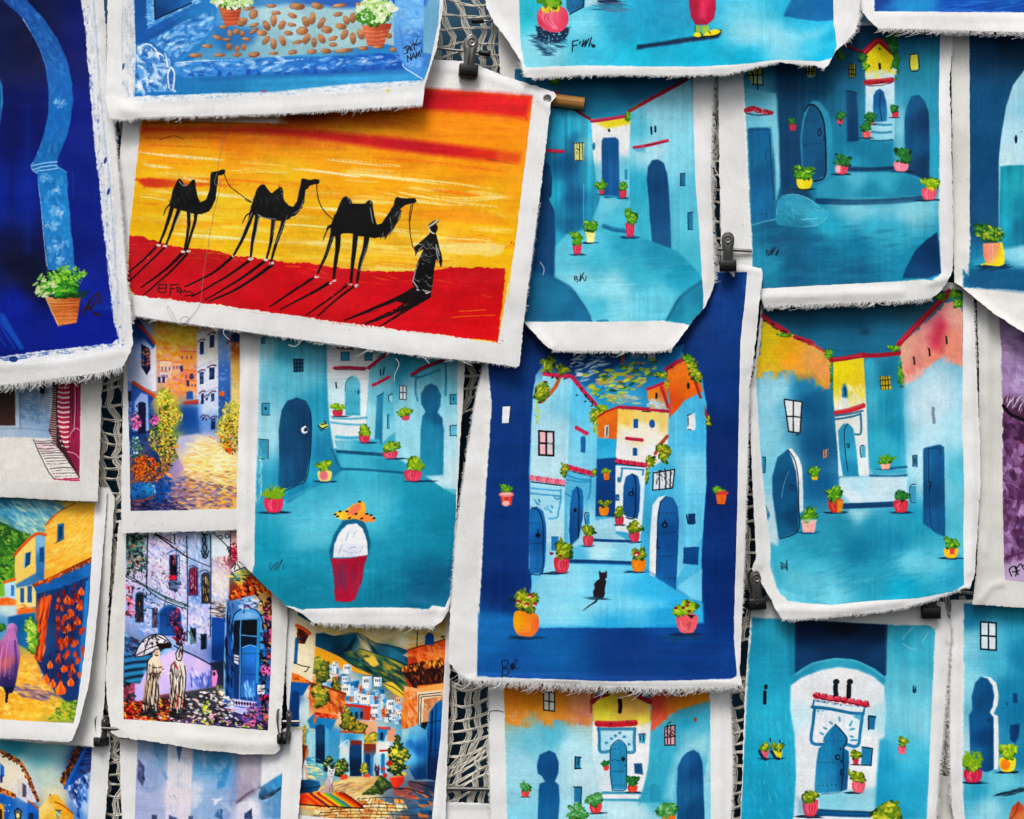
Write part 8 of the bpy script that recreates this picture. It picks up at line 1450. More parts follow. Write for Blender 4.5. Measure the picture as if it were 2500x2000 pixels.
B("1040,1200 2100,1220 2080,1725 1020,1725",320,70,20,'d4d4e4 a8b0d8 8ca4d4 e8e4ec b8b4d0 6c98cc',1.2,.6,.28); L("1300,1540 1350,1620",5,'6c6480',a=.6,dry=.4)

# ================================================================ the wall and the canvases
def wall():
    m, n, b = new_mat("dark_blue_plaster")
    tc = node(n, "ShaderNodeTexCoord"); no = node(n, "ShaderNodeTexNoise"); no.inputs["Scale"].default_value = 7; no.inputs["Detail"].default_value = 8
    cr = node(n, "ShaderNodeValToRGB"); cr.color_ramp.elements[0].color = lin('123246'); cr.color_ramp.elements[1].color = lin('2a5a78'); cr.color_ramp.elements[0].position = .3; cr.color_ramp.elements[1].position = .7
    bp = node(n, "ShaderNodeBump"); bp.inputs["Strength"].default_value = .5; bp.inputs["Distance"].default_value = .004
    n.links.new(tc.outputs["Object"], no.inputs["Vector"]); n.links.new(no.outputs["Fac"], cr.inputs[0]); n.links.new(cr.outputs[0], b.inputs["Base Color"]); n.links.new(no.outputs["Fac"], bp.inputs["Height"]); n.links.new(bp.outputs[0], b.inputs["Normal"])
    b.inputs["Roughness"].default_value = .9
    v = [(-1.6, .05, .0), (1.6, .05, .0), (1.6, .05, 3.0), (-1.6, .05, 3.0)]; v += [(x, .25, z) for x, y, z in v]
    o = mesh_obj("wall", v, [(0, 1, 2, 3), (5, 4, 7, 6), (4, 0, 3, 7), (1, 5, 6, 2), (3, 2, 6, 7), (4, 5, 1, 0)], m, smooth=False)
    tag(o, "dark blue plaster wall behind the net", None, None, "structure")
wall()
sheet("canvas_painting", "deep blue arch painting with a terracotta pot of green leaves", "painting",
      "-55,-50 250,-50 258,60 262,200 278,300 290,430 300,560 310,680 322,790 325,838 318,862 300,895 240,912 150,922 60,935 -55,945",
      "-54,-49 240,-49 248,100 254,230 268,330 282,470 292,600 302,720 312,800 306,850 150,880 -54,895", "-50,-50,30 250,-50,32 -50,500,52 290,450,56 320,800,64 -50,940,62 150,930,66 150,400,56",
      [("258,60 290,430 322,790", 10, -5), ("236,-50 252,240 262,330 276,520 290,740", 7, 3), ("-50,900 150,885 300,860", 14, 3), ("300,870 322,800", 16, -6), ("-50,940 150,925 300,895", 10, -6)],
      'blue_arch', fringe=(("-50,943 60,935 150,922 240,912 298,897", (0, 1), 20, .8, .8), ("258,60 262,200 278,300 290,430 300,560 310,680 322,790", (1, 0), 7, .8, .6)))
sheet("canvas_painting", "blue courtyard painting with brown pebble flowers and potted plants", "painting",
      "262,-50 1088,-50 1080,30 1066,120 1046,180 1036,215 1032,256 900,264 700,276 500,283 345,287 300,293 266,288 258,240 262,120",
      "300,-49 1076,-49 1070,60 1048,160 1032,205 1000,222 820,232 560,244 334,252 300,240 296,100", "262,-50,52 1088,-50,48 262,280,74 1032,255,80 650,100,60 650,270,80",
      [("300,290 345,287 700,276 1032,256", 9, -6), ("335,262 560,252 820,238 1030,225", 9, -4), ("1080,30 1066,120 1036,215", 14, -9), ("262,0 260,230", 14, -5), ("296,0 298,230", 8, -3), ("262,228 330,245 336,285", 7, -4), ("300,265 320,270", 22, 5)],
      'courtyard', fringe=(("266,288 300,293 345,287 500,283 700,276 900,264 1032,256", (0, 1), 8, .9, .6),))
sheet("canvas_painting", "orange sunset painting of three black camels led by a robed figure", "painting",
      "300,140 1040,140 1062,146 1145,150 1210,178 1290,205 1352,224 1358,236 1345,250 1336,330 1318,480 1300,620 1282,760 1268,893 1262,896 1180,884 1000,866 800,838 600,810 420,785 318,770 312,700 300,610 285,500 290,400 300,300",
      "344,150 344,290 1046,170 1302,232 1290,330 1272,480 1250,660 1228,840 1210,838 1000,812 800,790 560,756 400,735 308,722 310,640 322,480 336,380", "300,140,30 700,140,36 1140,150,22 1352,230,44 300,400,44 318,770,54 700,820,66 1262,890,76 1310,550,66 700,500,58 1000,300,44",
      [("318,770 600,810 1000,866 1265,895", 8, -4), ("1345,250 1300,620 1268,893", 7, -4), ("1062,165 1145,172 1290,225", 9, 3), ("1062,146 1145,150 1290,205 1352,224", 8, -4), ("1290,215 1340,262", 12, 4)],
      'camels', fringe=(("318,771 420,785 600,810 800,838 1000,866 1180,884 1262,896", (.15, 1), 5, .35, 1.6), ("1318,480 1300,620 1282,760", (1, .1), 5, .2, 1.5)))
sheet("canvas_painting", "teal square painting with a man in a straw hat and red trousers", "painting",
      "585,800 1140,800 1135,900 1122,1100 1112,1300 1104,1420 1096,1490 1078,1518 1060,1530 950,1526 850,1524 765,1520 740,1500 700,1480 640,1425 580,1365 577,1250 582,1050 588,900",
      "632,802 1118,802 1118,900 1116,1100 1113,1250 1105,1440 1085,1486 1040,1492 1000,1484 860,1484 745,1487 722,1510 600,1420 621,1380 622,1200 630,1000", "585,800,16 1140,800,12 580,1000,28 1120,1000,22 580,1350,40 1100,1400,34 850,1520,48 1075,1515,40 850,1100,26 760,1515,48",
      [("586,800 580,1100 577,1330", 8, -5), ("606,830 600,1100 598,1330", 12, 4), ("765,1520 850,1524 1060,1530", 7, -5), ("740,1495 900,1492 1060,1496", 7, 2), ("580,1365 640,1425 740,1500", 9, -8), ("1078,1518 1104,1440", 14, 7), ("1000,1470 1085,1490", 12, 4)],
      'hat_man', fringe=(("760,1520 850,1524 950,1526 1060,1530", (0, 1), 10, .9, .9),))
sheet("canvas_painting", "dark blue framed alley painting with a black cat sitting on the path", "painting",
      "1205,640 1760,648 1800,640 1830,650 1858,655 1862,668 1852,760 1842,860 1830,940 1826,1100 1820,1300 1812,1500 1806,1640 1812,1672 1790,1680 1600,1682 1400,1672 1220,1664 1150,1662 1118,1644 1094,1616 1100,1480 1112,1300 1140,1100 1165,950 1190,860",
      "1172,642 1760,662 1824,662 1820,720 1808,830 1804,1000 1800,1250 1794,1450 1792,1560 1800,1650 1780,1660 1500,1664 1300,1657 1164,1654 1166,1500 1170,1300 1180,1060 1190,850", "1205,640,14 1500,640,14 1760,640,22 1860,660,52 1850,760,54 1830,940,52 1812,1500,46 1810,1670,50 1450,1680,52 1100,1620,56 1112,1300,52 1165,950,42 1500,1200,36 1400,850,24",
      [("1094,1616 1112,1300 1165,950", 8, -4), ("1112,1640 1220,1664 1400,1672 1800,1682", 8, -5), ("1150,1655 1400,1662 1790,1668", 9, 4), ("1862,668 1830,940 1812,1500", 7, -4), ("1838,680 1822,900", 8, 3), ("1760,652 1850,662", 8, 4), ("1815,1640 1790,1672", 10, -4)],
      'cat', fringe=(("1118,1644 1150,1662 1220,1664 1400,1672 1600,1682 1812,1672", (0, 1), 18, .9, 1.0), ("1842,860 1830,940 1826,1100 1820,1300 1812,1500", (1, 0), 4, .7, .7), ("1190,860 1165,950 1140,1100 1112,1300 1100,1480", (-1, 0), 4, .6, .7)))
sheet("canvas_painting", "teal alley painting with red roof lines and yellow window grille", "painting",
      "1255,150 1745,150 1738,300 1736,450 1742,600 1745,690 1735,720 1720,752 1700,772 1640,854 1600,858 1350,856 1330,842 1282,790 1265,700 1250,400",
      "1256,152 1692,152 1694,300 1698,450 1708,560 1714,680 1718,720 1716,755 1692,798 1670,790 1610,785 1450,786 1270,786 1258,500", "1255,150,10 1745,150,8 1255,500,24 1740,500,28 1280,790,44 1640,855,58 1450,858,60 1740,700,42 1500,450,26",
      [("1350,856 1450,858 1640,855", 8, -6), ("1282,790 1345,850", 12, 7), ("1718,752 1640,854", 10, -7), ("1738,300 1742,600 1740,700", 7, -4), ("1718,200 1722,500 1728,690", 8, 3), ("1690,800 1640,850", 14, 5)],
      'red_rooflines', fringe=(("1350,856 1450,858 1600,858 1640,855", (0, 1), 6, .9, .7), ("1742,190 1738,300 1736,450 1742,600 1745,690", (1, 0), 9, .9, 1.2)))
sheet("canvas_painting", "turquoise painting with a big red pot and yellow slippers of a red robed figure", "painting",
      "1178,-50 2108,-50 2100,0 2098,40 2088,78 2060,108 2040,125 2022,160 2012,168 1990,160 1940,156 1900,152 1850,162 1780,180 1650,184 1500,182 1400,184 1300,190 1280,188 1272,150 1240,100 1205,55 1188,20",
      "1265,-49 2034,-49 2035,50 2044,110 2030,148 2010,150 1900,146 1800,158 1700,163 1550,163 1400,162 1280,166 1270,100", "1178,-50,26 2108,-50,40 1200,50,34 1280,185,52 1600,184,58 1900,152,62 2015,165,66 2095,60,52 1600,50,46",
      [("1300,190 1500,182 1780,180 1850,162", 7, -6), ("1188,20 1240,100 1276,180", 12, 6), ("1235,40 1268,130", 10, -5), ("1285,168 1500,168 1780,166", 6, 3), ("1850,160 1900,150 2012,166", 7, -4), ("2040,120 2015,165", 12, 6), ("2098,40 2060,108", 9, -5), ("2036,60 2040,120", 8, 3)],
      'slippers', fringe=(("1300,190 1400,184 1500,182 1650,184 1780,180 1850,162 1900,152", (0, 1), 7, .9, .8), ("2100,0 2098,40 2088,78 2060,108", (1, .3), 7, .8, .8), ("1940,156 1990,160 2012,168", (0, 1), 6, .8, .7), ("1280,188 1272,150", (-1, .2), 6, .8, .7)))
sheet("canvas_painting", "blue alley painting with a yellow gabled house and a round stone", "painting",
      "1752,60 2330,50 2318,200 2322,300 2324,420 2328,560 2326,660 2312,690 2295,712 2275,728 2200,735 2100,738 2000,742 1865,748 1852,700 1800,690 1762,640 1756,400 1754,200",
      "1808,62 2296,62 2292,250 2296,420 2294,560 2300,680 2272,692 2240,686 2100,692 1980,698 1840,706 1836,640 1826,480 1814,250", "1752,60,6 2330,50,14 1756,400,20 2324,420,38 1865,745,40 2290,720,46 2080,740,48 1762,640,30 2050,350,26",
      [("1865,748 2000,742 2200,735 2275,728", 8, -6), ("1860,725 2050,718 2200,712", 12, 4), ("2328,560 2324,420 2318,200", 7, -5), ("2308,200 2312,420 2314,640", 8, 3), ("2270,690 2310,680", 12, 5), ("2275,728 2312,690", 9, -5)],
      'yellow_gable', fringe=(("1866,748 2000,742 2100,738 2200,735 2275,728", (0, 1), 11, .9, 1.3),))
sheet("canvas_painting", "ultramarine painting with a white frayed hem, only its lower strip showing", "painting",
      "2092,-50 2560,-50 2560,80 2400,76 2250,72 2145,70 2120,48 2105,30 2098,0", "2134,-49 2559,-49 2559,31 2400,30 2250,29 2133,28", "2092,-50,30 2560,-50,30 2145,70,52 2560,80,52 2300,0,40",
      [("2145,70 2400,76 2560,80", 6, -4), ("2150,38 2400,42 2560,42", 6, 2), ("2098,0 2145,70", 8, -5)], 'blue_strip', fringe=(("2145,70 2250,72 2400,76 2555,80", (0, 1), 11, .9, 1.5),))
sheet("canvas_painting", "pale blue arch painting with a pink and yellow pot", "painting",
      "2322,40 2560,40 2560,835 2500,812 2430,768 2380,728 2345,698 2330,690 2326,500 2324,300",
      "2366,42 2559,42 2559,730 2480,716 2350,703 2348,660 2366,640 2368,400", "2322,40,6 2560,40,10 2326,500,16 2560,500,24 2345,698,34 2500,812,52 2560,835,56 2450,650,38",
      [("2345,698 2430,768 2500,812 2560,835", 10, 6), ("2326,500 2324,200", 8, -3), ("2348,300 2352,620", 9, 3), ("2365,715 2500,740", 12, -3)], 'pale_arch', mat='cream')
sheet("canvas_painting", "teal alley painting with a yellow house and a pink house", "painting",
      "1862,690 2376,690 2378,760 2384,900 2392,1060 2394,1180 2386,1300 2380,1400 2370,1432 2340,1440 2280,1462 2200,1485 2120,1495 2000,1508 1910,1512 1895,1490 1880,1460 1850,1410 1836,1390 1846,1360 1838,1200 1832,1050 1828,960 1842,900 1856,780",
      "1860,692 2350,692 2352,800 2350,1000 2354,1200 2352,1300 2354,1428 2330,1444 2240,1461 2130,1467 2030,1477 1920,1470 1898,1452 1878,1400 1880,1330 1872,1260 1856,1100 1850,1000 1844,920 1858,780", "1862,690,10 2376,690,10 1840,1000,30 1840,1390,38 1910,1512,46 2120,1495,54 2380,1400,56 2390,1060,34 2100,1050,26",
      [("1836,960 1842,1200 1852,1380", 11, 6), ("1826,960 1834,1200 1838,1360", 6, -5), ("1910,1512 2000,1508 2200,1485 2340,1440", 9, -7), ("1900,1488 2050,1490 2200,1468", 9, 3), ("2394,1060 2386,1300 2380,1400", 8, -6), ("2366,800 2372,1000 2376,1200 2368,1400", 8, 5), ("2384,900 2378,720", 6, -4)],
      'pink_house', fringe=(("1910,1512 2000,1508 2120,1495 2200,1485 2280,1462 2340,1440 2370,1432", (0, 1), 7, .9, .8), ("2384,900 2380,780 2378,740", (1, 0), 4, .8, .6)))
sheet("canvas_painting", "purple painting with thick brush strokes and a white margin", "painting",
      "2384,700 2560,700 2560,1490 2500,1484 2374,1476 2378,1440 2385,1380 2392,1200 2390,900", "2438,702 2559,702 2559,1436 2500,1422 2452,1416 2448,1250 2446,1000 2440,800", "2384,700,8 2560,700,8 2390,1000,16 2560,1100,22 2374,1476,34 2560,1490,38",
      [("2410,760 2412,1000 2408,1350", 8, 4), ("2428,760 2430,1300", 5, -3), ("2390,1470 2420,1430 2450,1425", 7, 4), ("2440,1430 2450,1480", 5, -4), ("2374,1476 2500,1484", 6, -4)], 'purple', mat='grey')
sheet("canvas_painting", "white arched gateway painting with two black slit windows and red tile hood", "painting",
      "1835,1470 2305,1470 2312,1500 2322,1520 2318,1600 2310,1700 2302,1800 2292,1900 2284,2050 1806,2050 1812,1900 1818,1700 1828,1560",
      "1833,1505 2000,1512 2150,1522 2265,1526 2284,1535 2282,1600 2276,1700 2270,1850 2262,2049 1807,2049 1816,1850 1824,1620", "1835,1470,6 2310,1480,8 1815,1750,18 2305,1750,18 1806,2050,30 2284,2050,30 2050,1750,16",
      [("2322,1520 2310,1700 2292,1900 2286,2040", 8, -4), ("2296,1530 2290,1750 2276,2000", 9, 3), ("1830,1560 1818,1750", 6, -3)], 'gateway', fringe=(("2322,1530 2318,1600 2310,1700 2302,1800 2292,1900 2286,1990", (1, .1), 8, .9, .9),))
sheet("canvas_painting", "teal painting of a keyhole door, cross window and two bright pots", "painting",
      "2322,1465 2560,1465 2560,2050 2335,2050 2322,1960 2318,1800 2320,1600", "2352,1467 2559,1467 2559,2049 2360,2049 2350,1930 2348,1750", "2322,1465,6 2560,1465,6 2320,1800,18 2560,2050,26 2335,2050,26",
      [("2318,1800 2320,1550", 7, -4), ("2336,1520 2332,1900", 8, 3)], 'keyhole', fringe=(("2322,1965 2318,1800 2320,1600 2322,1500", (-1, 0), 9, .9, .9),))
sheet("canvas_painting", "orange topped blue house painting with a pointed door and red hood", "painting",
      "1192,1640 1780,1640 1786,1750 1790,1850 1784,2050 1198,2050 1194,1850", "1229,1642 1734,1642 1735,1850 1736,2049 1238,2049 1233,1850", "1192,1640,6 1780,1640,6 1192,2050,26 1784,2050,28 1480,1850,16",
      [("1790,1850 1782,1700", 7, -4), ("1755,1700 1758,2000", 9, 4), ("1194,1850 1194,2000", 6, -3)], 'pointed_door', fringe=(("1193,1690 1194,1850 1198,2040", (-1, 0), 5, .8, .7), ("1782,1690 1790,1850 1786,2040", (1, 0), 6, .8, .8)))
sheet("canvas_print", "printed street of blue houses with flowers and golden light", "print",
      "300,720 610,720 606,900 600,1100 592,1290 575,1294 450,1298 380,1299 298,1302 296,1200 300,1000 304,850", "310,722 586,722 585,1000 580,1243 450,1246 318,1248 316,1100 310,900", "300,720,8 610,720,8 300,1000,14 600,1000,14 298,1300,26 590,1290,22",
      [("298,1302 450,1298 590,1290", 6, -3), ("296,1200 300,900", 5, -2)], 'flower_street', mat='white', fringe=(("300,1302 450,1298 580,1294", (0, 1), 4, .3, 1.2),), noise=1.0)
sheet("canvas_print", "printed page with a crimson curtain and a plank ramp", "print",
      "-55,890 252,890 248,960 244,1100 238,1225 150,1222 60,1216 -55,1212", "-54,892 200,892 198,1060 195,1178 60,1176 -54,1174", "-55,890,14 252,890,10 -55,1212,30 238,1225,32 100,1050,20",
      [("238,1225 60,1216 -55,1212", 6, -3), ("244,1100 238,1225", 5, -2)], 'crimson_door', mat='grey', noise=1.2)
sheet("canvas_print", "printed market lane with orange lanterns and a purple robed walker", "print",
      "-55,1190 250,1190 262,1200 255,1300 245,1420 232,1560 215,1680 195,1760 176,1808 165,1812 80,1806 -55,1800", "-54,1192 232,1192 232,1225 224,1360 218,1470 205,1600 192,1700 180,1766 60,1760 -54,1752", "-55,1190,8 250,1190,10 -55,1500,24 245,1420,28 -55,1800,36 176,1808,56 215,1680,48 100,1600,34",
      [("255,1300 232,1560 195,1760", 9, -8), ("165,1812 -55,1800", 7, -4)], 'lantern_market', mat='white', fringe=(("165,1812 80,1806 -50,1800", (0, 1), 5, .15, 1.8),), noise=1.0)
sheet("canvas_sheet", "blank cream back sheet peeking out behind the lantern market print", "canvas",
      "60,1195 266,1190 280,1215 272,1350 264,1500 258,1650 250,1780 240,1826 215,1822 120,1812 60,1805", "", "60,1195,2 266,1190,4 60,1800,8 250,1780,18 240,1826,24 270,1400,10",
      [("280,1215 264,1500 250,1780", 7, -4), ("240,1826 120,1812", 6, -3)], mat='cream', noise=1.2)
sheet("canvas_print", "printed hill town with a girl and a grey cat on a striped rug", "print",
      "694,1470 1105,1470 1100,1600 1096,1700 1092,1850 1086,2050 712,2050 706,1850 698,1650", "722,1472 1090,1472 1088,1560 1083,1680 1076,1800 1062,1920 1054,2006 860,2002 730,1990 724,1985 728,1850 714,1830 702,1760 712,1650 718,1560", "694,1470,4 1105,1470,4 700,1750,12 1095,1750,14 712,2050,20 1086,2050,22 900,1800,14",
      [("1100,1600 1092,1850", 7, -4), ("1086,1600 1076,1850 1066,2000", 8, 4)], 'hill_town', noise=1.0)
sheet("canvas_print", "ink splashed print of two robed figures under an umbrella", "print",
      "290,1270 690,1270 700,1420 702,1500 698,1600 690,1720 684,1830 670,1842 600,1842 480,1830 380,1812 290,1800 272,1790 262,1720 258,1650 270,1500 282,1380",
      "307,1272 664,1272 664,1500 661,1640 654,1784 560,1776 430,1764 302,1756 300,1650 306,1480", "290,1270,6 690,1270,6 262,1650,18 695,1600,18 480,1830,38 275,1790,30 684,1830,36 480,1550,18",
      [("672,1842 480,1830 290,1800", 9, -5), ("440,1800 600,1815 680,1815", 14, 3), ("262,1650 282,1400", 8, -4), ("282,1500 276,1700 290,1780", 8, 3), ("702,1500 690,1720 684,1830", 7, -4), ("684,1440 680,1700", 6, 3)], 'umbrella_print', mat='cream')
sheet("canvas_print", "printed white lane with dark blue eaves and an iron lantern", "print",
      "-55,1780 236,1790 268,1792 270,1810 264,1900 254,2050 -55,2050", "-54,1782 226,1790 222,1880 212,2049 -54,2049", "-55,1780,2 268,1792,4 -55,2050,14 254,2050,16", [("270,1810 256,2020", 6, -3)], 'blue_eaves', noise=1.0)
sheet("canvas_print", "pale violet and blue print of a narrow street", "print",
      "292,1805 500,1800 690,1782 700,1776 738,1780 738,1860 732,1950 724,2050 300,2050 294,1900", "337,1806 500,1803 692,1803 690,1880 686,1960 684,2049 328,2049 330,1950 334,1850", "292,1805,4 700,1776,20 738,1780,24 294,2050,16 724,2050,30 500,1900,12", [("738,1800 726,2030", 5, -3), ("712,1790 704,2030", 7, 3)], 'violet_street', noise=1.0)
sheet("canvas_sheet", "plain white canvas tucked under the net below the grey bar", "canvas", "1080,1958 1200,1962 1204,2050 1076,2050", "", "1080,1958,4 1200,1962,2 1204,2050,8 1076,2050,10", [("1080,1962 1200,1966", 7, 4)], mat='white', noise=1.0)
sheet("canvas_sheet", "narrow pale sheet hanging between the gateway and keyhole door paintings", "canvas", "2270,1892 2335,1896 2340,2050 2262,2050", "", "2270,1892,1 2335,1896,1 2340,2050,6 2262,2050,6", [("2272,1896 2334,1900", 7, 3)], mat='grey', noise=1.0)
sheet("canvas_sheet", "cream sheet edge hanging beside the net and the black end cap", "canvas", "1216,70 1300,60 1330,200 1300,260 1222,190 1218,130", "", "1216,70,2 1300,60,4 1330,200,4 1222,190,8", [("1220,100 1224,180", 6, 3)], mat='cream', noise=1.0)

# ================================================================ net, hanger bars, clips, peg, loose threads
net = empty("cord_net", (0, 0, ZC - .55)); tag(net, "knotted cream cord net stretched behind the canvases", "net")
def warp(px, py):
    """the net sags and bunches: the mesh is pulled out of square by an uneven amount"""
    dx = 10 * math.sin(py / 61 + px / 190) + 7 * math.sin(py / 23 + px / 47)
    dy = 12 * math.sin(px / 83 + py / 140) + 5 * math.sin(px / 29 + py / 37)
    if 1640 < py < 1990 and 1040 < px < 1260: dx += 34 * math.sin((py - 1640) / 70) ; dy += (px - 1150) * -.35 * math.sin((py - 1640) / 110)
    return px + dx, py + dy
def cord(pts, n, spread, r, nm):
    """a braided cord of n strands that part and meet again at the knots"""
    P3 = np.array([(x, y) for x, y in pts]); ch = []
    t = np.arange(len(P3)) / 2.0
    tan = np.gradient(P3, axis=0); nr = np.stack([-tan[:, 1], tan[:, 0]], 1) / (np.linalg.norm(tan, axis=1, keepdims=True) + 1e-9)
    for k in range(n):
        o = (k - (n - 1) / 2) * spread * (.45 + .55 * np.abs(np.sin(t * math.pi / 2 + .3 * k))) + rng.normal(size=len(P3)) * .5
        q = P3 + nr * o[:, None]
        dep = (-4 + 1.2 * np.sin(t * 1.9 + k * 2.1) + rng.normal(size=len(P3)) * .3) / 1000
        ch.append(Warr(q, dep))
    v, f = tubes(ch, [r] * n, 4)
    return mesh_obj(nm, v, f, M_CORD, net)
PATCH = [(1020, -40, 1330, 260, 36, 33), (190, 880, 345, 2050, 30, 30), (1040, 1580, 1260, 2050, 34, 26), (2240, 1440, 2400, 2050, 30, 34), (1715, 150, 1790, 760, 32, 36), (1790, 1180, 1930, 1560, 34, 34), (1750, 1640, 1850, 2050, 34, 34), (230, 230, 360, 520, 32, 34), (1070, 860, 1200, 1000, 34, 34)]
for x0, y0, x1, y1, cw, chh in PATCH:
    for x in np.arange(x0, x1 + 1, cw):
        x_ = x + rng.normal() * 3
        cord([warp(x_ + 4 * math.sin(y / chh * math.pi), y) for y in np.arange(y0, y1 + 1, chh / 2)], 5, 4.0, .00078, "net_cord")
    for y in np.arange(y0, y1 + 1, chh):
        y_ = y + rng.normal() * 4
        cord([warp(x, y_ + 5 * math.sin(x / cw * math.pi * .5)) for x in np.arange(x0, x1 + 1, cw / 3)], 3, 2.6, .00078, "cross_strand")

def ring(cx, cy, cz, rx, ry, n=16):
    return [(cx + rx * math.cos(2 * math.pi * k / n), cy, cz + ry * math.sin(2 * math.pi * k / n)) for k in range(n)]
def bar(name, label, x0, y0, x1, y1, d, r=.0016, mat=None, caps=(), cap_r=.0042, cap_l=.0125):
    a, b = np.array(W(x0, y0, d)), np.array(W(x1, y1, d)); root = empty(name, tuple((a + b) / 2)); tag(root, label, "hanger bar", "hanger bars behind the canvases")
    v, f = tubes([np.linspace(a, b, 8)], [r], 10); mesh_obj("rod", v, f, mat or M_STEEL, root)
    u = (b - a) / np.linalg.norm(b - a)
    for e in caps:
        p, s_ = (a, 1) if e == 0 else (b, -1)
        t = np.array([-.25, -.22, -.1, .2, .6, .9, 1.0]); rr = np.array([.15, .8, 1.0, .98, .8, .68, .4]) * cap_r
        v, f = tubes([p[None] + u[None] * s_ * (t * cap_l)[:, None]], [rr], 14); mesh_obj("end_cap", v, f, M_RUBBER, root)
    return root
def extrude_profile(prof, x_half, name, mat, parent, bev=.12):
    """closed profile in (depth, z) swept across the width, corners rounded at both sides"""
    n = len(prof); xs = [-x_half, -x_half * (1 - bev), x_half * (1 - bev), x_half]; sc = [.88, 1, 1, .88]
    c = np.mean(prof, 0); v = []; f = []
    for x, s_ in zip(xs, sc):
        for p in prof: v.append((x, -(c[0] + (p[0] - c[0]) * s_), c[1] + (p[1] - c[1]) * (1 - (1 - s_) * .3)))
    for i in range(3):
        for k in range(n): f.append((i * n + k, i * n + (k + 1) % n, (i + 1) * n + (k + 1) % n, (i + 1) * n + k))
    f.append(tuple(range(n))[::-1]); f.append(tuple(3 * n + k for k in range(n)))
    return v, f
def plate(outline, depth_f, th, n_sub=1):
    """a bent sheet-metal plate: outline (x,z), depth by z"""
    q = np.array(outline); n = len(q)
    fr_ = [(x, -depth_f(x, z), z) for x, z in q]; bk = [(x, -depth_f(x, z) + th, z) for x, z in q]
    return fr_, bk
def clip(label, px, py, d, turn=0, tilt=0, scale=1.0, mat=None):
    """sprung hanger clip: two ribbed steel jaws, round pivot boss, black rubber tips. px,py = foot of the jaws"""
    mat = mat or M_STEEL
    base = W(px, py, d); root = empty("hanger_clip", base); tag(root, label, "clip", "hanger clips holding canvases")
    L_, s_ = .052 * scale, scale
    # jaw outline: narrow waist, round head, flared foot; ribs pressed along it
    zs = np.linspace(0.006, 1, 26) * L_
    def half(z):
        t = z / L_
        foot = .0105 - .004 * min(t / .35, 1); head = .0088 if t > .62 else 0
        h_ = foot
        if t > .55: h_ = .0065 + .0022 * math.sin(min((t - .55) / .25, 1) * math.pi / 2)
        if t > .80: h_ = .0087 * math.sqrt(max(1e-4, 1 - ((t - .80) / .205) ** 2))
        return h_ * s_
    def jaw(side, nm):
        us = np.linspace(-1, 1, 13); v = []; f = []
        for z in zs:
            t = z / L_
            dep = (.004 + .0065 * math.sin(min(t / .7, 1) * math.pi / 2)) * s_
            for u in us:
                rib = .0011 * s_ * (math.exp(-((abs(u) - .42) / .16) ** 2)) * (1 if .2 < t < .72 else 0) - .0016 * s_ * abs(u) ** 3
                v.append((u * half(z), -side * (dep + rib), z))
        m = len(us)
        for i in range(len(zs) - 1):
            for k in range(m - 1):
                q = (i * m + k, i * m + k + 1, (i + 1) * m + k + 1, (i + 1) * m + k); f.append(q if side > 0 else q[::-1])
        nv = len(v); v += [(x, y + side * .0009, z) for x, y, z in v]
        f += [tuple(nv + k for k in reversed(q)) for q in f[:]]
        rim = [k for k in range(m)] + [(i + 1) * m - 1 for i in range(1, len(zs))] + [(len(zs) - 1) * m + k for k in range(m - 2, -1, -1)] + [i * m for i in range(len(zs) - 2, 0, -1)]
        for a_, b_ in zip(rim, rim[1:] + rim[:1]): f.append((a_, nv + a_, nv + b_, b_) if side > 0 else (a_, b_, nv + b_, nv + a_))
        return local(nm, v, f, mat)
    def local(nm, v, f, m_):
        me = bpy.data.meshes.new(nm); me.from_pydata(v, [], f); me.materials.append(m_); me.polygons.foreach_set("use_smooth", np.ones(len(me.polygons), bool)); me.update()
        o = bpy.data.objects.new(nm, me); C.objects.link(o); o.parent = root; return o
    jaw(1, "front_jaw"); jaw(-1, "back_jaw")
    # domed pivot boss in the head
    zc = L_ * .80; v = []; f = []; nseg = 20; prof = [(.0062, .0104), (.0060, .0122), (.0052, .0128), (.0040, .0124), (.0036, .0118), (.0020, .0122), (.0001, .0124)]
    for r_, dep in prof:
        for k in range(nseg): t = 2 * math.pi * k / nseg; v.append((r_ * s_ * math.cos(t), -dep * s_, zc + r_ * s_ * math.sin(t)))
    for i in range(len(prof) - 1):
        for k in range(nseg): f.append((i * nseg + k, i * nseg + (k + 1) % nseg, (i + 1) * nseg + (k + 1) % nseg, (i + 1) * nseg + k))
    local("pivot_boss", v, f, mat)
    # rubber tips, front and back
    for side, nm in ((1, "rubber_tip"), (-1, "rubber_tip")):
        prof = [(.0006, -.001), (.0062, -.001), (.0078, .001), (.0080, .012), (.0070, .0145), (.0006, .0145)]
        v, f = extrude_profile([(side * a_ * s_, b_ * s_) for a_, b_ in prof], .0115 * s_, nm, M_RUBBER, root)
        local(nm, v, f, M_RUBBER)
    # small dimple rivet on the tip
    v = []; f = []
    for r_, dep in ((.0018, .0079), (.0016, .0088), (.0001, .0091)):
        for k in range(12): t = 2 * math.pi * k / 12; v.append((r_ * s_ * math.cos(t), -dep * s_, .0065 * s_ + r_ * s_ * math.sin(t)))
    for i in range(2):
        for k in range(12): f.append((i * 12 + k, i * 12 + (k + 1) % 12, (i + 1) * 12 + (k + 1) % 12, (i + 1) * 12 + k))
    local("rivet", v, f, M_RUBBER)
    root.rotation_euler = (0, math.radians(tilt), math.radians(turn))
    return root
clip("steel hanger clip with black tip gripping the camel painting's top edge", 1142, 187, .026, 8, 5)
clip("steel hanger clip with black tip on the cat painting's top edge", 1777, 661, .036, -6, 0, .92, M_DARKSTEEL)
clip("tarnished clip half hidden beside the cat painting's right edge", 1848, 1486, .014, 4, -4, .95, M_DARKSTEEL)
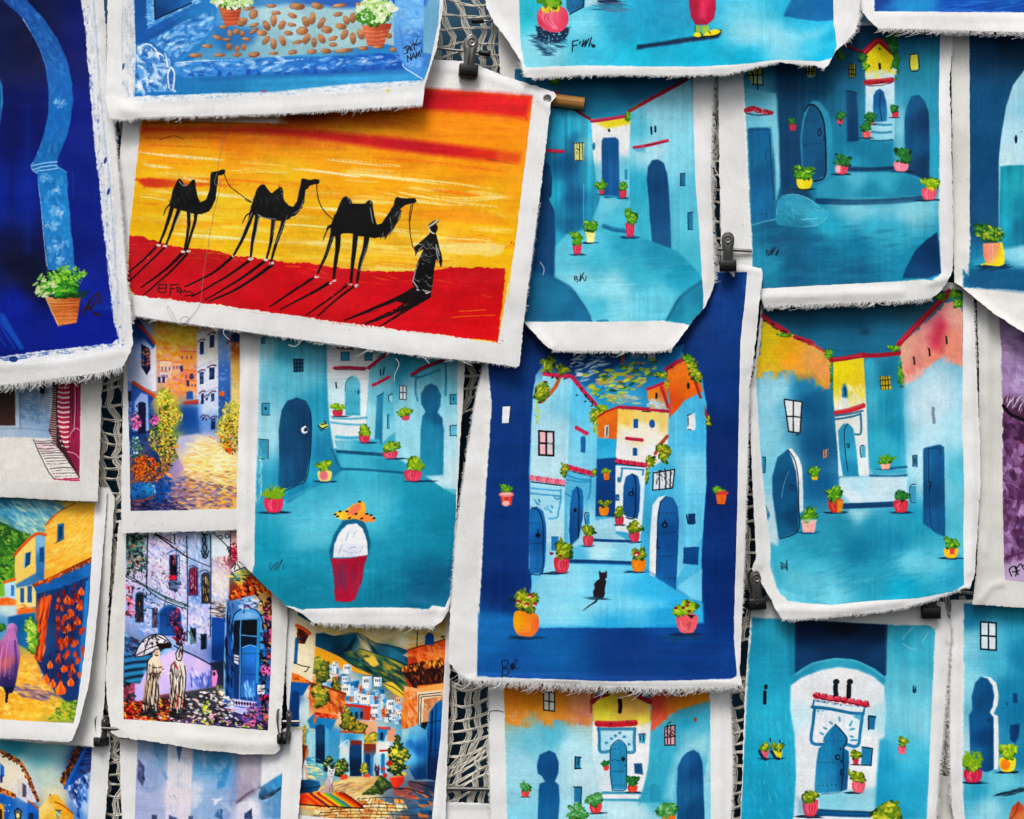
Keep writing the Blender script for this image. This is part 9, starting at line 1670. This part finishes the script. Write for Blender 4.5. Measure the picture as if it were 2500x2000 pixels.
clip("clip mostly hidden under the pink house painting's hem", 2272, 1508, .013, -3, 0, 1.0, M_DARKSTEEL)
clip("dark clip gripping the cream sheet behind the lantern market print", 247, 1820, .012, 55, 2, .72, M_DARKSTEEL)
clip("clip seen edge on at the umbrella print's right side", 694, 1812, .020, 74, -3, .80, M_DARKSTEEL)
bar("hanger_bar", "thin steel bar with a black end cap behind the camel clip", 1056, 117, 1192, 131, .008, caps=(1,))
bar("hanger_bar", "thin steel bar with a black end cap beside the net's top", 1157, 51, 1300, 56, .006, caps=(0,))
bar("hanger_bar", "short flat bar end showing beside the cat painting's clip", 1752, 608, 1836, 613, .026, r=.0022)
bar("hanger_bar", "bar end with a grey tip beside the dark clip at the net", 248, 1778, 292, 1780, .018, r=.0022, mat=M_DARKSTEEL)
bar("hanger_bar", "pale bar end beside the edge on clip by the hill town print", 690, 1762, 732, 1762, .022, r=.0022)
bar("hanger_bar", "dull grey bar crossing the net above the plain white canvas", 1060, 1925, 1230, 1928, .004, r=.0030, mat=M_DARKSTEEL)
# wooden peg and eyelet
a, b = np.array(W(1330, 242, .014)), np.array(W(1426, 254, .014)); root = empty("wooden_peg", tuple(b)); tag(root, "short round wooden dowel at the camel painting's top right corner", "peg")
t = np.linspace(0, 1, 10); v, f = tubes([a[None] + (b - a)[None] * t[:, None]], [np.full(10, .0082)], 16); n0 = len(v)
v = np.concatenate([v, b[None]]); f = [tuple(x) for x in f] + [(9 + 10 * k, 9 + 10 * ((k + 1) % 16), n0) for k in range(16)]
mesh_obj("dowel", v, f, M_WOOD, root)
gv, gf = [], []
for k in range(5):
    off = (k - 2) * .0026
    gv.append(np.linspace(a, b, 6) + np.array([0, -.0081 + abs(k - 2) * .0010, off])[None]); gf.append(.00022)
v, f = tubes(gv, gf, 4); mesh_obj("grain_line", v, f, plain("dark_wood_grain", '5c3a18', .8), root)
ed = float(SHEETS["canvas_paintingcamels"](np.array([[1336., 240.]]))[0]) + .0006
ey = empty("eyelet", W(1336, 240, ed)); tag(ey, "small steel eyelet pressed into the camel painting's corner", "eyelet")
tor = [np.array(W(1336, 240, ed))[None] + np.array([(.0042 * math.cos(u), 0, .0042 * math.sin(u)) for u in np.linspace(0, 2 * math.pi, 21)])]
v, f = tubes(tor, [.0011], 8); mesh_obj("rim", v, f, M_STEEL, ey)
dv = [np.array(W(1336, 240, ed + .0003)) + np.array(x) for x in [(0, 0, 0)] + [(.0040 * math.cos(2 * math.pi * k / 16), 0, .0040 * math.sin(2 * math.pi * k / 16)) for k in range(16)]]
mesh_obj("disc", dv, [(0, 1 + k, 1 + (k + 1) % 16) for k in range(16)], M_DARKSTEEL, ey)
# loose threads that lie over the canvases
def strand(name, label, pts, key, off, r, mat):
    q = catmull(S2(pts), False, 8); f_ = SHEETS[key]; d = f_(q) + off
    v, fc = tubes([Warr(q, d)], [r], 5); o = mesh_obj(name, v, fc, mat); tag(o, label, "thread")
strand("loose_thread", "thin grey thread hanging across the first camel and looping below", "556,286 552,310 546,336 541,362 534,390 530,420 524,445 530,452 540,440 534,470 522,520 512,570 505,620 498,660 494,700 490,736 478,760 462,778 446,790 440,780 452,772 462,780 450,794 432,790 416,770 408,752 412,748 420,764 432,786", "canvas_paintingcamels", .0006, .0002, M_GREYTH)
strand("loose_thread", "navy blue thread stuck on the pointed door painting's left margin", "1196,1760 1194,1748 1197,1737 1206,1735 1216,1735 1226,1737 1230,1740", "canvas_paintingpointed_door", .0008, .00040, M_BLUETH)
for i, (s_, k_) in enumerate((("966,875 974,890 965,912 962,930", "camels"), ("1030,870 1042,880 1048,888", "camels"), ("1130,884 1142,888 1152,893", "camels"), ("705,842 720,846 734,836", "camels"), ("1318,640 1328,655 1326,672", "camels"), ("548,802 546,815 560,830", "camels"))):
    strand("loose_thread", ("long white thread end", "short white thread end", "flat white thread end", "curved white thread end", "white thread end on the right hem", "white thread loop near the left end")[i] + " sticking out of the camel painting's hem", s_, "canvas_painting" + k_, .001, .0003, M_THREAD)
